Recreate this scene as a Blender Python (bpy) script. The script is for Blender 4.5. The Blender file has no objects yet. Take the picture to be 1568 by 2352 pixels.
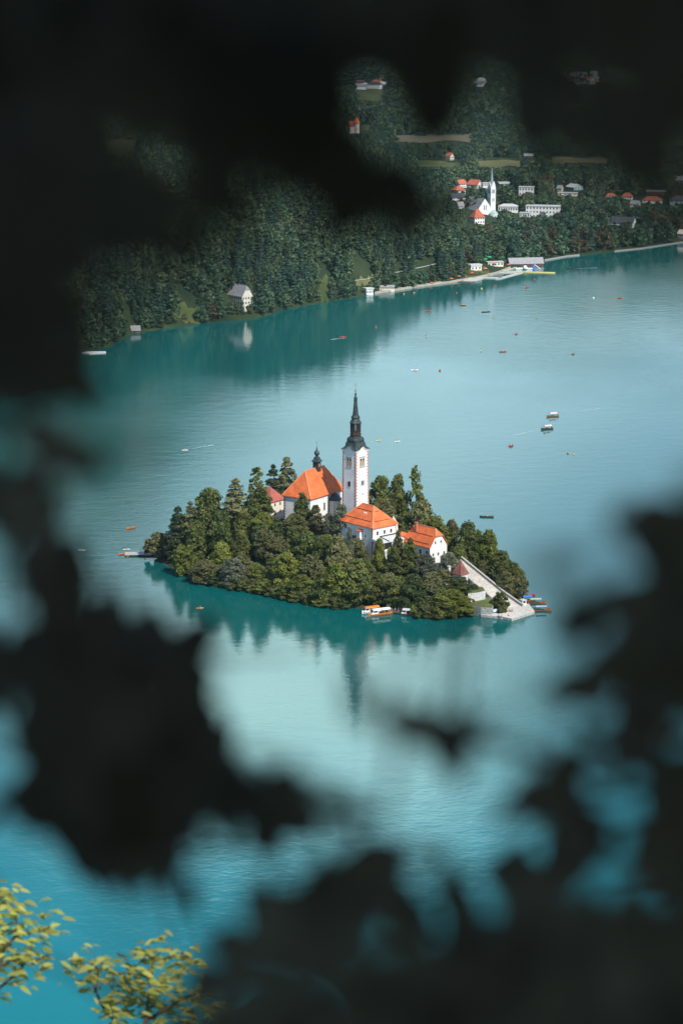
import bpy, bmesh, math, random
import numpy as np
from mathutils import Vector, Matrix, Quaternion

S = bpy.context.scene
COL = S.collection
R = math.radians

# ------------------------------------------------------------------ camera
CAM_H = 250.0
PITCH = R(12.7)
LENS = 85.0
cd = bpy.data.cameras.new('camera')
cam = bpy.data.objects.new('camera', cd)
COL.objects.link(cam)
cam.location = (0, 0, CAM_H)
cam.rotation_euler = (R(90) - PITCH, 0, 0)
cd.sensor_width = 36.0
cd.sensor_fit = 'AUTO'
cd.lens = LENS
cd.clip_start = 0.1
cd.clip_end = 60000
cd.dof.use_dof = True
cd.dof.focus_distance = 1050.0
cd.dof.aperture_fstop = 2.3
S.camera = cam

# ------------------------------------------------------------------ light
SUN_AZ = R(143)      # clockwise from the view direction, seen from above
SUN_EL = R(46)
sun_dir = Vector((math.sin(SUN_AZ) * math.cos(SUN_EL), math.cos(SUN_AZ) * math.cos(SUN_EL), math.sin(SUN_EL)))
sl = bpy.data.lights.new('sun', 'SUN')
sl.energy = 4.2
sl.angle = R(0.53)
sl.color = (1.0, 0.95, 0.87)
sun = bpy.data.objects.new('sun', sl)
COL.objects.link(sun)
sun.rotation_euler = sun_dir.to_track_quat('Z', 'Y').to_euler()
sun.location = (200, -100, 600)

W = bpy.data.worlds.new('World')
S.world = W
W.use_nodes = True
nt = W.node_tree
nt.nodes.clear()
wo = nt.nodes.new('ShaderNodeOutputWorld')
bg = nt.nodes.new('ShaderNodeBackground')
sky = nt.nodes.new('ShaderNodeTexSky')
sky.sky_type = 'NISHITA'
sky.sun_disc = False
sky.sun_elevation = SUN_EL
sky.sun_rotation = SUN_AZ
sky.air_density = 1.0
sky.dust_density = 0.3
sky.ozone_density = 2.0
SKY = 0.14
# thin broken cloud over the sky
tc = nt.nodes.new('ShaderNodeTexCoord')
mp = nt.nodes.new('ShaderNodeMapping')
mp.inputs['Scale'].default_value = (1.0, 1.0, 2.6)
cn = nt.nodes.new('ShaderNodeTexNoise')
cn.inputs['Scale'].default_value = 3.2
cn.inputs['Detail'].default_value = 5.0
cn.inputs['Roughness'].default_value = 0.55
cr = nt.nodes.new('ShaderNodeValToRGB')
cr.color_ramp.elements[0].position = 0.42
cr.color_ramp.elements[1].position = 0.66
mx = nt.nodes.new('ShaderNodeMix')
mx.data_type = 'RGBA'
mx.clamp_factor = False
mx.inputs['B'].default_value = (9.4, 13.0, 13.3, 1)
mm = nt.nodes.new('ShaderNodeMath')
mm.operation = 'MULTIPLY'
mm.inputs[1].default_value = 0.85
nt.links.new(tc.outputs['Generated'], mp.inputs['Vector'])
nt.links.new(mp.outputs['Vector'], cn.inputs['Vector'])
nt.links.new(cn.outputs['Fac'], cr.inputs['Fac'])
sz_ = nt.nodes.new('ShaderNodeSeparateXYZ')
lowc = nt.nodes.new('ShaderNodeMapRange')      # cloud lies low over the hills, the zenith is clear
lowc.inputs['From Min'].default_value = 0.36
lowc.inputs['From Max'].default_value = 0.25
nt.links.new(tc.outputs['Generated'], sz_.inputs[0])
nt.links.new(sz_.outputs['Z'], lowc.inputs['Value'])
lm = nt.nodes.new('ShaderNodeMath'); lm.operation = 'MULTIPLY'
nt.links.new(cr.outputs['Color'], lm.inputs[0]); nt.links.new(lowc.outputs[0], lm.inputs[1])
# one bright cumulus standing over the valley ahead
vs_ = nt.nodes.new('ShaderNodeVectorMath'); vs_.operation = 'SUBTRACT'; vs_.inputs[1].default_value = (-0.01, 0.954, 0.298)
nt.links.new(tc.outputs['Generated'], vs_.inputs[0])
vm_ = nt.nodes.new('ShaderNodeVectorMath'); vm_.operation = 'MULTIPLY'; vm_.inputs[1].default_value = (0.85, 0.6, 1.5)
nt.links.new(vs_.outputs[0], vm_.inputs[0])
vl_ = nt.nodes.new('ShaderNodeVectorMath'); vl_.operation = 'LENGTH'
nt.links.new(vm_.outputs[0], vl_.inputs[0])
n9 = nt.nodes.new('ShaderNodeTexNoise'); n9.inputs['Scale'].default_value = 14.0; n9.inputs['Detail'].default_value = 5.0
nt.links.new(tc.outputs['Generated'], n9.inputs['Vector'])
wa_ = nt.nodes.new('ShaderNodeMath'); wa_.operation = 'MULTIPLY_ADD'; wa_.inputs[1].default_value = 0.11
nt.links.new(n9.outputs['Fac'], wa_.inputs[0]); nt.links.new(vl_.outputs['Value'], wa_.inputs[2])
cu_ = nt.nodes.new('ShaderNodeMapRange'); cu_.inputs['From Min'].default_value = 0.175; cu_.inputs['From Max'].default_value = 0.085
cu_.inputs['To Max'].default_value = 1.7
nt.links.new(wa_.outputs[0], cu_.inputs['Value'])
veil = nt.nodes.new('ShaderNodeMath'); veil.operation = 'MULTIPLY'; veil.inputs[1].default_value = 0.62
nt.links.new(lm.outputs[0], veil.inputs[0])
ca_ = nt.nodes.new('ShaderNodeMath'); ca_.operation = 'MAXIMUM'
nt.links.new(veil.outputs[0], ca_.inputs[0]); nt.links.new(cu_.outputs[0], ca_.inputs[1])
nt.links.new(ca_.outputs[0], mm.inputs[0])
nt.links.new(mm.outputs[0], mx.inputs['Factor'])
nt.links.new(sky.outputs['Color'], mx.inputs['A'])
nt.links.new(mx.outputs['Result'], bg.inputs['Color'])
bg.inputs['Strength'].default_value = SKY
nt.links.new(bg.outputs['Background'], wo.inputs['Surface'])

S.view_settings.view_transform = 'Standard'
S.view_settings.look = 'None'
S.view_settings.gamma = 1.0
S.view_settings.exposure = 0.4
S.render.engine = 'CYCLES'
S.cycles.max_bounces = 6
S.cycles.diffuse_bounces = 3
S.cycles.glossy_bounces = 3
S.cycles.transmission_bounces = 4
S.cycles.caustics_reflective = False
S.cycles.caustics_refractive = False
S.cycles.sample_clamp_indirect = 4.0
try:
    S.cycles.use_denoising = True
    S.cycles.denoiser = 'OPENIMAGEDENOISE'
except Exception:
    pass

# ------------------------------------------------------------------ geometry helpers
FPX = LENS / 36.0 * 2352.0          # focal length in units of the 1568 x 2352 survey sheet
CP, SP = math.cos(PITCH), math.sin(PITCH)

def ray(x, y):
    return Vector(((x - 784.0), FPX * CP - (y - 1176.0) * SP, -FPX * SP - (y - 1176.0) * CP)) / FPX

def P(x, y, z=0.0):
    """the place at height z seen at sheet position x, y"""
    d = ray(x, y)
    return Vector((0, 0, CAM_H)) + d * ((z - CAM_H) / d.z)

def PY(x, y, Y):
    """the place at northing Y seen at x, y"""
    d = ray(x, y)
    return Vector((0, 0, CAM_H)) + d * (Y / d.y)

def zat(y, Y):
    return PY(784, y, Y).z

def proj(p):
    """sheet position of a world point (numpy friendly)"""
    X, Yy, Z = p[0], p[1], p[2] - CAM_H
    f = Yy * CP - Z * SP
    u = Yy * SP + Z * CP
    return 784 + X / f * FPX, 1176 - u / f * FPX

def smooth(t):
    t = np.clip(t, 0, 1)
    return t * t * (3 - 2 * t)

# ------------------------------------------------------------------ materials
MATS = {}

def mat(name, col, rough=0.8, var=0.12, scale=1.0, bump=0.0, spec=0.3, metal=0.0, kind='noise', col2=None, detail=4.0):
    if name in MATS:
        return MATS[name]
    m = bpy.data.materials.new(name)
    m.use_nodes = True
    t = m.node_tree
    b = t.nodes['Principled BSDF']
    b.inputs['Roughness'].default_value = rough
    b.inputs['Metallic'].default_value = metal
    b.inputs['Specular IOR Level'].default_value = spec
    tcn = t.nodes.new('ShaderNodeTexCoord')
    n = t.nodes.new('ShaderNodeTexNoise')
    n.inputs['Scale'].default_value = scale
    n.inputs['Detail'].default_value = detail
    t.links.new(tcn.outputs['Object'], n.inputs['Vector'])
    r = t.nodes.new('ShaderNodeValToRGB')
    c = Vector(col)
    lo = c * (1 - var)
    hi = Vector(col2) if col2 is not None else c * (1 + var)
    r.color_ramp.elements[0].position = 0.3
    r.color_ramp.elements[1].position = 0.7
    r.color_ramp.elements[0].color = (*lo, 1)
    r.color_ramp.elements[1].color = (*[min(1, v) for v in hi], 1)
    t.links.new(n.outputs['Fac'], r.inputs['Fac'])
    t.links.new(r.outputs['Color'], b.inputs['Base Color'])
    if bump:
        bp = t.nodes.new('ShaderNodeBump')
        bp.inputs['Strength'].default_value = bump
        bp.inputs['Distance'].default_value = 0.1
        t.links.new(n.outputs['Fac'], bp.inputs['Height'])
        t.links.new(bp.outputs['Normal'], b.inputs['Normal'])
    MATS[name] = m
    return m

def tile_mat(name, col, pitch=0.45, var=0.18):
    """roof tiles: courses running with object height, tone varied tile by tile"""
    m = bpy.data.materials.new(name)
    m.use_nodes = True
    t = m.node_tree
    b = t.nodes['Principled BSDF']
    b.inputs['Roughness'].default_value = 0.75
    b.inputs['Specular IOR Level'].default_value = 0.25
    tcn = t.nodes.new('ShaderNodeTexCoord')
    n1 = t.nodes.new('ShaderNodeTexNoise'); n1.inputs['Scale'].default_value = 0.35; n1.inputs['Detail'].default_value = 6
    n2 = t.nodes.new('ShaderNodeTexNoise'); n2.inputs['Scale'].default_value = 3.5; n2.inputs['Detail'].default_value = 2
    wv = t.nodes.new('ShaderNodeTexWave'); wv.wave_type = 'BANDS'; wv.bands_direction = 'Z'
    wv.inputs['Scale'].default_value = 0.5 / pitch * 0.63
    wv.inputs['Distortion'].default_value = 0.3
    for q in (n1, n2, wv):
        t.links.new(tcn.outputs['Object'], q.inputs['Vector'])
    ad = t.nodes.new('ShaderNodeMath'); ad.operation = 'ADD'
    t.links.new(n1.outputs['Fac'], ad.inputs[0]); t.links.new(n2.outputs['Fac'], ad.inputs[1])
    r = t.nodes.new('ShaderNodeValToRGB')
    r.color_ramp.elements[0].position = 0.7; r.color_ramp.elements[1].position = 1.3 / 1.0 if False else 1.0
    hf = t.nodes.new('ShaderNodeMath'); hf.operation = 'MULTIPLY'; hf.inputs[1].default_value = 0.85
    t.links.new(ad.outputs[0], hf.inputs[0])
    c = Vector(col)
    r.color_ramp.elements[0].color = (*(c * (1 - var)), 1)
    r.color_ramp.elements[1].color = (*[min(1, v) for v in c * (1 + var)], 1)
    t.links.new(hf.outputs[0], r.inputs['Fac'])
    t.links.new(r.outputs['Color'], b.inputs['Base Color'])
    bp = t.nodes.new('ShaderNodeBump'); bp.inputs['Strength'].default_value = 0.35; bp.inputs['Distance'].default_value = 0.08
    t.links.new(wv.outputs['Fac'], bp.inputs['Height'])
    t.links.new(bp.outputs['Normal'], b.inputs['Normal'])
    MATS[name] = m
    return m

def leaf_mat(name, base, hue_var=0.25, val_var=0.35, trans=0.25, yellow=(0.16, 0.15, 0.03), rough=0.6, spec=0.2):
    """foliage: tone varies leaf clump by leaf clump (mesh attribute) and tree by tree"""
    m = bpy.data.materials.new(name)
    m.use_nodes = True
    t = m.node_tree
    b = t.nodes['Principled BSDF']
    b.inputs['Roughness'].default_value = rough
    b.inputs['Specular IOR Level'].default_value = spec
    at = t.nodes.new('ShaderNodeAttribute'); at.attribute_name = 'tint'
    oi = t.nodes.new('ShaderNodeObjectInfo')
    sp_ = t.nodes.new('ShaderNodeSeparateColor')
    t.links.new(at.outputs['Color'], sp_.inputs[0])
    # hue: mix towards yellow by tint green channel + object random
    a1 = t.nodes.new('ShaderNodeMath'); a1.operation = 'MULTIPLY_ADD'; a1.inputs[1].default_value = 0.5; a1.inputs[2].default_value = 0.0
    t.links.new(oi.outputs['Random'], a1.inputs[0])
    a2 = t.nodes.new('ShaderNodeMath'); a2.operation = 'ADD'
    t.links.new(a1.outputs[0], a2.inputs[0]); t.links.new(sp_.outputs[1], a2.inputs[1])
    a3 = t.nodes.new('ShaderNodeMath'); a3.operation = 'MULTIPLY'; a3.inputs[1].default_value = hue_var; a3.use_clamp = True
    t.links.new(a2.outputs[0], a3.inputs[0])
    mxc = t.nodes.new('ShaderNodeMix'); mxc.data_type = 'RGBA'
    mxc.inputs['A'].default_value = (*base, 1); mxc.inputs['B'].default_value = (*yellow, 1)
    t.links.new(a3.outputs[0], mxc.inputs['Factor'])
    v1 = t.nodes.new('ShaderNodeMath'); v1.operation = 'MULTIPLY_ADD'; v1.inputs[1].default_value = 2 * val_var; v1.inputs[2].default_value = 1 - val_var
    t.links.new(sp_.outputs[0], v1.inputs[0])
    sc = t.nodes.new('ShaderNodeVectorMath'); sc.operation = 'SCALE'
    t.links.new(mxc.outputs['Result'], sc.inputs[0]); t.links.new(v1.outputs[0], sc.inputs['Scale'])
    f1 = t.nodes.new('ShaderNodeMath'); f1.operation = 'MULTIPLY'; f1.inputs[1].default_value = 7.31
    f2 = t.nodes.new('ShaderNodeMath'); f2.operation = 'FRACT'
    f3 = t.nodes.new('ShaderNodeMath'); f3.operation = 'MULTIPLY_ADD'; f3.inputs[1].default_value = 0.6; f3.inputs[2].default_value = 0.7
    t.links.new(oi.outputs['Random'], f1.inputs[0]); t.links.new(f1.outputs[0], f2.inputs[0]); t.links.new(f2.outputs[0], f3.inputs[0])
    f4 = t.nodes.new('ShaderNodeMath'); f4.operation = 'MULTIPLY'
    t.links.new(v1.outputs[0], f4.inputs[0]); t.links.new(f3.outputs[0], f4.inputs[1])
    t.links.new(f4.outputs[0], sc.inputs['Scale'])
    t.links.new(sc.outputs[0], b.inputs['Base Color'])
    tr = t.nodes.new('ShaderNodeBsdfTranslucent')
    t.links.new(sc.outputs[0], tr.inputs['Color'])
    ms = t.nodes.new('ShaderNodeMixShader'); ms.inputs['Fac'].default_value = trans
    t.links.new(b.outputs[0], ms.inputs[1]); t.links.new(tr.outputs[0], ms.inputs[2])
    t.links.new(ms.outputs[0], t.nodes['Material Output'].inputs['Surface'])
    MATS[name] = m
    return m

# ------------------------------------------------------------------ mesh builder
class MB:
    def __init__(s):
        s.v = []; s.f = []
    def add(s, vs, fs):
        o = len(s.v)
        s.v += [tuple(v) for v in vs]
        s.f += [tuple(i + o for i in f) for f in fs]
        return s
    def box(s, x0, x1, y0, y1, z0, z1):
        return s.add([(x0, y0, z0), (x1, y0, z0), (x1, y1, z0), (x0, y1, z0), (x0, y0, z1), (x1, y0, z1), (x1, y1, z1), (x0, y1, z1)],
                     [(0, 3, 2, 1), (4, 5, 6, 7), (0, 1, 5, 4), (1, 2, 6, 5), (2, 3, 7, 6), (3, 0, 4, 7)])
    def bar(s, a, b, w, h=None):
        h = h or w
        a = Vector(a); b = Vector(b)
        d = (b - a).normalized()
        up = Vector((0, 0, 1)) if abs(d.z) < 0.95 else Vector((1, 0, 0))
        r = d.cross(up).normalized() * (w / 2)
        u = r.cross(d).normalized() * (h / 2)
        vs = [a - r - u, a + r - u, a + r + u, a - r + u, b - r - u, b + r - u, b + r + u, b - r + u]
        return s.add(vs, [(0, 3, 2, 1), (4, 5, 6, 7), (0, 1, 5, 4), (1, 2, 6, 5), (2, 3, 7, 6), (3, 0, 4, 7)])
    def prism(s, poly, z0, z1):
        n = len(poly)
        vs = [(p[0], p[1], z0) for p in poly] + [(p[0], p[1], z1) for p in poly]
        fs = [tuple(range(n - 1, -1, -1)), tuple(range(n, 2 * n))] + [(i, (i + 1) % n, n + (i + 1) % n, n + i) for i in range(n)]
        return s.add(vs, fs)
    def lathe(s, prof, n=12, c=(0, 0), rot=0.0, cap=True):
        vs = []
        for r, z in prof:
            for k in range(n):
                a = rot + 2 * math.pi * k / n
                vs.append((c[0] + r * math.cos(a), c[1] + r * math.sin(a), z))
        fs = []
        for i in range(len(prof) - 1):
            for k in range(n):
                k2 = (k + 1) % n
                fs.append((i * n + k, i * n + k2, (i + 1) * n + k2, (i + 1) * n + k))
        if cap:
            fs.append(tuple(range(n - 1, -1, -1)))
            fs.append(tuple((len(prof) - 1) * n + k for k in range(n)))
        return s.add(vs, fs)
    def tube(s, pts, rad, n=6):
        pts = [Vector(p) for p in pts]
        if not hasattr(rad, '__len__'):
            rad = [rad] * len(pts)
        vs = []
        for i, p in enumerate(pts):
            d = (pts[min(i + 1, len(pts) - 1)] - pts[max(i - 1, 0)]).normalized()
            up = Vector((0, 0, 1)) if abs(d.z) < 0.9 else Vector((1, 0, 0))
            r = d.cross(up).normalized(); u = r.cross(d)
            for k in range(n):
                a = 2 * math.pi * k / n
                vs.append(p + r * (rad[i] * math.cos(a)) + u * (rad[i] * math.sin(a)))
        fs = []
        for i in range(len(pts) - 1):
            for k in range(n):
                k2 = (k + 1) % n
                fs.append((i * n + k, i * n + k2, (i + 1) * n + k2, (i + 1) * n + k))
        fs.append(tuple(range(n - 1, -1, -1))); fs.append(tuple((len(pts) - 1) * n + k for k in range(n)))
        return s.add(vs, fs)
    def sphere(s, c, r, n=8, m=6, sz=1.0):
        prof = [(max(1e-3, r * math.sin(math.pi * i / m)), c[2] - r * sz * math.cos(math.pi * i / m)) for i in range(m + 1)]
        return s.lathe(prof, n, (c[0], c[1]))
    def mesh(s, name, m):
        me = bpy.data.meshes.new(name)
        me.from_pydata(s.v, [], s.f)
        if m is not None:
            me.materials.append(m)
        me.update()
        return me
    def build(s, name, m, parent=None, smooth_=False):
        me = s.mesh(name, m)
        if smooth_:
            me.polygons.foreach_set('use_smooth', [True] * len(me.polygons))
        return link(name, me, parent)

def link(name, me, parent=None):
    o = bpy.data.objects.new(name, me)
    COL.objects.link(o)
    if parent is not None:
        o.parent = parent
    return o

def tag(o, label=None, cat=None, group=None, kind=None):
    if label: o['label'] = label
    if cat: o['category'] = cat
    if group: o['group'] = group
    if kind: o['kind'] = kind
    return o

def thing(name, label, cat, loc=(0, 0, 0), rz=0.0, group=None):
    o = bpy.data.objects.new(name, None)
    o.empty_display_size = 0.5
    COL.objects.link(o)
    o.location = loc
    o.rotation_euler = (0, 0, rz)
    return tag(o, label, cat, group)

KIDS = {}
def copy_tree(o, parent=None):
    c = o.copy()
    COL.objects.link(c)
    if parent is not None:
        c.parent = parent
    for ch in o.children:
        copy_tree(ch, c)
    return c

def quads_mesh(name, c, u, v, tint, m, shape='rhomb'):
    """many small leaf faces: centres c, half axes u, v (n x 3), tint (n x 2)"""
    n = len(c)
    vs = np.empty((n, 4, 3), np.float32)
    if shape == 'rhomb':
        vs[:, 0] = c - u; vs[:, 1] = c - v; vs[:, 2] = c + u; vs[:, 3] = c + v
    else:
        vs[:, 0] = c - u - v; vs[:, 1] = c + u - v; vs[:, 2] = c + u + v; vs[:, 3] = c - u + v
    me = bpy.data.meshes.new(name)
    me.vertices.add(4 * n)
    me.vertices.foreach_set('co', vs.ravel())
    me.loops.add(4 * n)
    me.loops.foreach_set('vertex_index', np.arange(4 * n, dtype=np.int32))
    me.polygons.add(n)
    me.polygons.foreach_set('loop_start', np.arange(0, 4 * n, 4, dtype=np.int32))
    me.polygons.foreach_set('loop_total', np.full(n, 4, np.int32))
    at = me.attributes.new('tint', 'FLOAT_COLOR', 'POINT')
    col = np.ones((n, 4, 4), np.float32)
    col[:, :, 0] = tint[:, None, 0]; col[:, :, 1] = tint[:, None, 1]; col[:, :, 2] = 0
    at.data.foreach_set('color', col.ravel())
    me.update(calc_edges=True)
    me.materials.append(m)
    return me
# ================================================================== MATERIAL LIBRARY
M_white = mat('white_render', (0.73, 0.72, 0.69), 0.85, 0.11, 0.35, 0.05, detail=6)
M_cream = mat('cream_render', (0.68, 0.62, 0.52), 0.85, 0.08, 0.4, 0.05)
M_orange = tile_mat('orange_tile', (0.62, 0.140, 0.042), var=0.22)
M_pinktile = tile_mat('weathered_red_tile', (0.36, 0.10, 0.075), var=0.15)
M_redtile = tile_mat('red_tile', (0.42, 0.115, 0.06), var=0.15)
M_oldtile = tile_mat('mottled_brown_tile', (0.25, 0.10, 0.075), 0.5, 0.4)
M_greytile = tile_mat('grey_tile', (0.27, 0.27, 0.27), var=0.12)
M_darktile = tile_mat('dark_slate_tile', (0.055, 0.06, 0.07), var=0.25)
M_copper = mat('dark_copper_sheet', (0.018, 0.025, 0.026), 0.5, 0.35, 1.2, 0.1, 0.35, col2=(0.055, 0.075, 0.073))
M_blacksheet = mat('dark_blue_sheet', (0.03, 0.04, 0.05), 0.45, 0.3, 1.0, 0.05, 0.5)
M_lantern = mat('dark_brown_timber', (0.045, 0.032, 0.028), 0.7, 0.3, 2.0)
M_quoin = mat('red_quoin_paint', (0.42, 0.17, 0.11), 0.85, 0.25, 1.5)
M_darkquoin = mat('charcoal_quoin_paint', (0.06, 0.065, 0.075), 0.85, 0.2, 1.5)
M_window = mat('window_glass', (0.025, 0.028, 0.032), 0.15, 0.3, 3.0, spec=0.5)
M_wood = mat('weathered_timber', (0.16, 0.10, 0.065), 0.8, 0.3, 4.0, 0.1)
M_louvre = mat('ochre_louvre_timber', (0.42, 0.22, 0.10), 0.8, 0.2, 4.0)
M_stone = mat('pale_stone', (0.50, 0.47, 0.42), 0.9, 0.18, 1.5, 0.3)
M_rubble = mat('rubble_masonry', (0.16, 0.155, 0.145), 0.95, 0.3, 2.4, 0.6, col2=(0.62, 0.60, 0.56))
M_greystone = mat('grey_stone', (0.28, 0.27, 0.26), 0.9, 0.35, 2.0, 0.5)
M_concrete = mat('pale_concrete', (0.46, 0.45, 0.42), 0.9, 0.12, 0.8, 0.1)
M_lawn = mat('mown_grass', (0.10, 0.12, 0.035), 0.95, 0.3, 0.6, 0.3)
M_greysheet = mat('pale_grey_sheet', (0.50, 0.52, 0.50), 0.6, 0.08, 0.6)
M_gold = mat('weathered_copper_ball', (0.40, 0.16, 0.09), 0.5, 0.2, 3, metal=0.3)
M_iron = mat('dark_iron', (0.03, 0.03, 0.03), 0.5, 0.2, 3)
M_yellowtrim = mat('ochre_trim', (0.52, 0.36, 0.12), 0.85, 0.15, 1.0)
M_red = mat('red_paint', (0.45, 0.05, 0.03), 0.5, 0.1, 3)
M_orangepaint = mat('orange_varnish', (0.62, 0.20, 0.03), 0.4, 0.15, 3, spec=0.5)
M_boatwood = mat('varnished_wood', (0.32, 0.13, 0.05), 0.45, 0.25, 3, spec=0.45)
M_darkboat = mat('dark_boat_timber', (0.07, 0.045, 0.035), 0.6, 0.25, 3)
M_whitepaint = mat('white_paint', (0.78, 0.78, 0.76), 0.45, 0.05, 2, spec=0.4)
M_bluecloth = mat('blue_cloth', (0.05, 0.19, 0.55), 0.8, 0.1, 3)
M_greencloth = mat('green_cloth', (0.06, 0.42, 0.16), 0.8, 0.12, 3)
M_redcloth = mat('red_cloth', (0.55, 0.10, 0.07), 0.8, 0.12, 3)
M_orangecloth = mat('orange_cloth', (0.65, 0.22, 0.06), 0.8, 0.12, 3)
M_whitecloth = mat('white_cloth', (0.78, 0.77, 0.75), 0.8, 0.05, 3)
M_greycloth = mat('dark_cloth', (0.06, 0.065, 0.08), 0.85, 0.1, 3)
M_skin = mat('skin', (0.45, 0.25, 0.17), 0.6, 0.06, 6)
M_hair = mat('hair', (0.05, 0.03, 0.02), 0.7, 0.2, 6)
M_yellowpaint = mat('yellow_plastic', (0.60, 0.52, 0.14), 0.5, 0.1, 2)
M_teal = mat('pale_teal_render', (0.30, 0.42, 0.42), 0.85, 0.06, 0.5)
M_brownwall = mat('red_brown_boards', (0.20, 0.065, 0.04), 0.8, 0.2, 2)
M_bark = mat('bark', (0.09, 0.065, 0.045), 0.95, 0.35, 3, 0.4)
M_palebark = mat('pale_bark', (0.28, 0.25, 0.21), 0.9, 0.25, 3, 0.3)

def stripe_mat(name, a, b, scale, direction='X'):
    m = bpy.data.materials.new(name)
    m.use_nodes = True
    t = m.node_tree
    bs = t.nodes['Principled BSDF']
    bs.inputs['Roughness'].default_value = 0.8
    tcn = t.nodes.new('ShaderNodeTexCoord')
    w = t.nodes.new('ShaderNodeTexWave'); w.bands_direction = direction; w.inputs['Scale'].default_value = scale
    r = t.nodes.new('ShaderNodeValToRGB'); r.color_ramp.interpolation = 'CONSTANT'
    r.color_ramp.elements[0].color = (*a, 1); r.color_ramp.elements[1].color = (*b, 1); r.color_ramp.elements[1].position = 0.5
    t.links.new(tcn.outputs['Object'], w.inputs['Vector']); t.links.new(w.outputs['Fac'], r.inputs['Fac'])
    t.links.new(r.outputs['Color'], bs.inputs['Base Color'])
    MATS[name] = m
    return m
M_stripered = stripe_mat('white_and_pink_awning', (0.78, 0.76, 0.76), (0.50, 0.28, 0.33), 0.45)
M_stripegreen = stripe_mat('white_and_green_awning', (0.70, 0.74, 0.68), (0.25, 0.42, 0.30), 0.6)
M_stripeblue = stripe_mat('white_and_blue_awning', (0.66, 0.70, 0.78), (0.12, 0.20, 0.42), 0.6)

L_broad = leaf_mat('broad_leaf', (0.068, 0.102, 0.030), 0.5, 0.55, 0.28, (0.22, 0.20, 0.045))
L_bright = leaf_mat('bright_leaf', (0.155, 0.185, 0.036), 0.45, 0.45, 0.28, (0.18, 0.16, 0.022))
L_olive = leaf_mat('olive_leaf', (0.118, 0.126, 0.050), 0.45, 0.5, 0.25, (0.19, 0.16, 0.06))
L_grey = leaf_mat('grey_green_leaf', (0.12, 0.135, 0.085), 0.3, 0.4, 0.2, (0.13, 0.13, 0.08))
L_dark = leaf_mat('dark_needle', (0.040, 0.062, 0.030), 0.35, 0.5, 0.12, (0.09, 0.075, 0.03))
L_far = leaf_mat('far_leaf', (0.038, 0.100, 0.060), 0.45, 0.55, 0.25, (0.16, 0.18, 0.065))
L_fardark = leaf_mat('far_needle', (0.026, 0.062, 0.042), 0.3, 0.45, 0.08, (0.04, 0.05, 0.02))
L_farbrown = leaf_mat('far_rusty_leaf', (0.060, 0.055, 0.026), 0.4, 0.45, 0.15, (0.13, 0.085, 0.03))
L_near = leaf_mat('near_dark_leaf', (0.085, 0.082, 0.058), 0.25, 0.3, 0.30, (0.13, 0.095, 0.06), spec=0.05)
L_yellow = leaf_mat('sunlit_yellow_leaf', (0.31, 0.36, 0.06), 0.5, 0.4, 0.42, (0.52, 0.47, 0.14))

# ================================================================== SHORELINES AND TERRAIN
shore_px = [(170, 812), (250, 796), (300, 766), (380, 754), (450, 744), (530, 736), (600, 728), (645, 712), (720, 698), (800, 685),
            (850, 677), (900, 669), (980, 656), (1045, 648), (1090, 641), (1140, 630), (1175, 616), (1240, 601), (1300, 590), (1350, 585),
            (1400, 579), (1470, 572), (1568, 557)]
far_w = [P(x, y, 0) for x, y in shore_px]
far_w.sort(key=lambda p: p.x)
FX = np.array([-900, -420] + [p.x for p in far_w] + [420, 900, 2500])
FY = np.array([1150, 1330] + [p.y for p in far_w] + [2310, 2550, 3000])

def shoreY(x):
    return np.interp(x, FX, FY)

def vnoise(x, y, s, seed=0):
    """smooth value noise"""
    x = np.asarray(x, float) / s; y = np.asarray(y, float) / s
    xi = np.floor(x); yi = np.floor(y); fx = x - xi; fy = y - yi
    fx = fx * fx * (3 - 2 * fx); fy = fy * fy * (3 - 2 * fy)
    def h(a, b):
        q = np.sin(a * 127.1 + b * 311.7 + seed * 74.7) * 43758.5453
        return q - np.floor(q)
    return (h(xi, yi) * (1 - fx) + h(xi + 1, yi) * fx) * (1 - fy) + (h(xi, yi + 1) * (1 - fx) + h(xi + 1, yi + 1) * fx) * fy

def land_z(x, y):
    x = np.asarray(x, float); y = np.asarray(y, float)
    d = y - shoreY(x)
    hc = np.interp(x, [-320, -170, -90, -20, 10, 45, 85, 130, 300, 900], [62, 72, 112, 118, 104, 74, 40, 30, 27, 30])
    k = np.interp(x, [-200, -60, 20, 90, 140, 400], [0.42, 0.55, 0.5, 0.26, 0.17, 0.12])
    strip = np.interp(x, [-60, 0, 20, 60, 110, 200, 400], [3, 4, 16, 26, 34, 22, 14])
    zb = np.where(d < 0, np.maximum(d * 0.25, -5), 1.5 * smooth(d / 5) + 0.02 * np.clip(d, 0, strip))
    dd = np.clip(d - strip, 0, None)
    z = zb + hc * (1 - np.exp(-dd * k / hc)) + (vnoise(x, y, 55, 1) - 0.5) * 10 * smooth(dd / 60) * smooth(hc / 80)
    fade = np.where(d > 330, np.exp(-((np.clip(d - 330, 0, None)) / 210.0) ** 2), 1.0)
    z = np.where(d > 330, 34 + (z - 34) * fade, z)
    z = z + (vnoise(x, y, 260, 2) - 0.5) * 8 * smooth((d - 500) / 500)
    far = np.clip(y - 5400, 0, None)
    z = z + far * 0.16 + smooth(far / 1500) * (vnoise(x, y, 700, 3) - 0.4) * 260 + smooth(far / 600) * vnoise(x, y, 160, 4) * 40
    return z

def ray_land(x, y):
    d = ray(x, y)
    Y = np.linspace(1450, 9000, 8000)
    t = Y / d.y
    z = CAM_H + d.z * t
    hit = np.nonzero(z <= land_z(d.x * t, Y))[0]
    i = hit[0] if len(hit) else -1
    return Vector((d.x * t[i], Y[i], float(land_z(d.x * t[i], Y[i]))))

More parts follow.
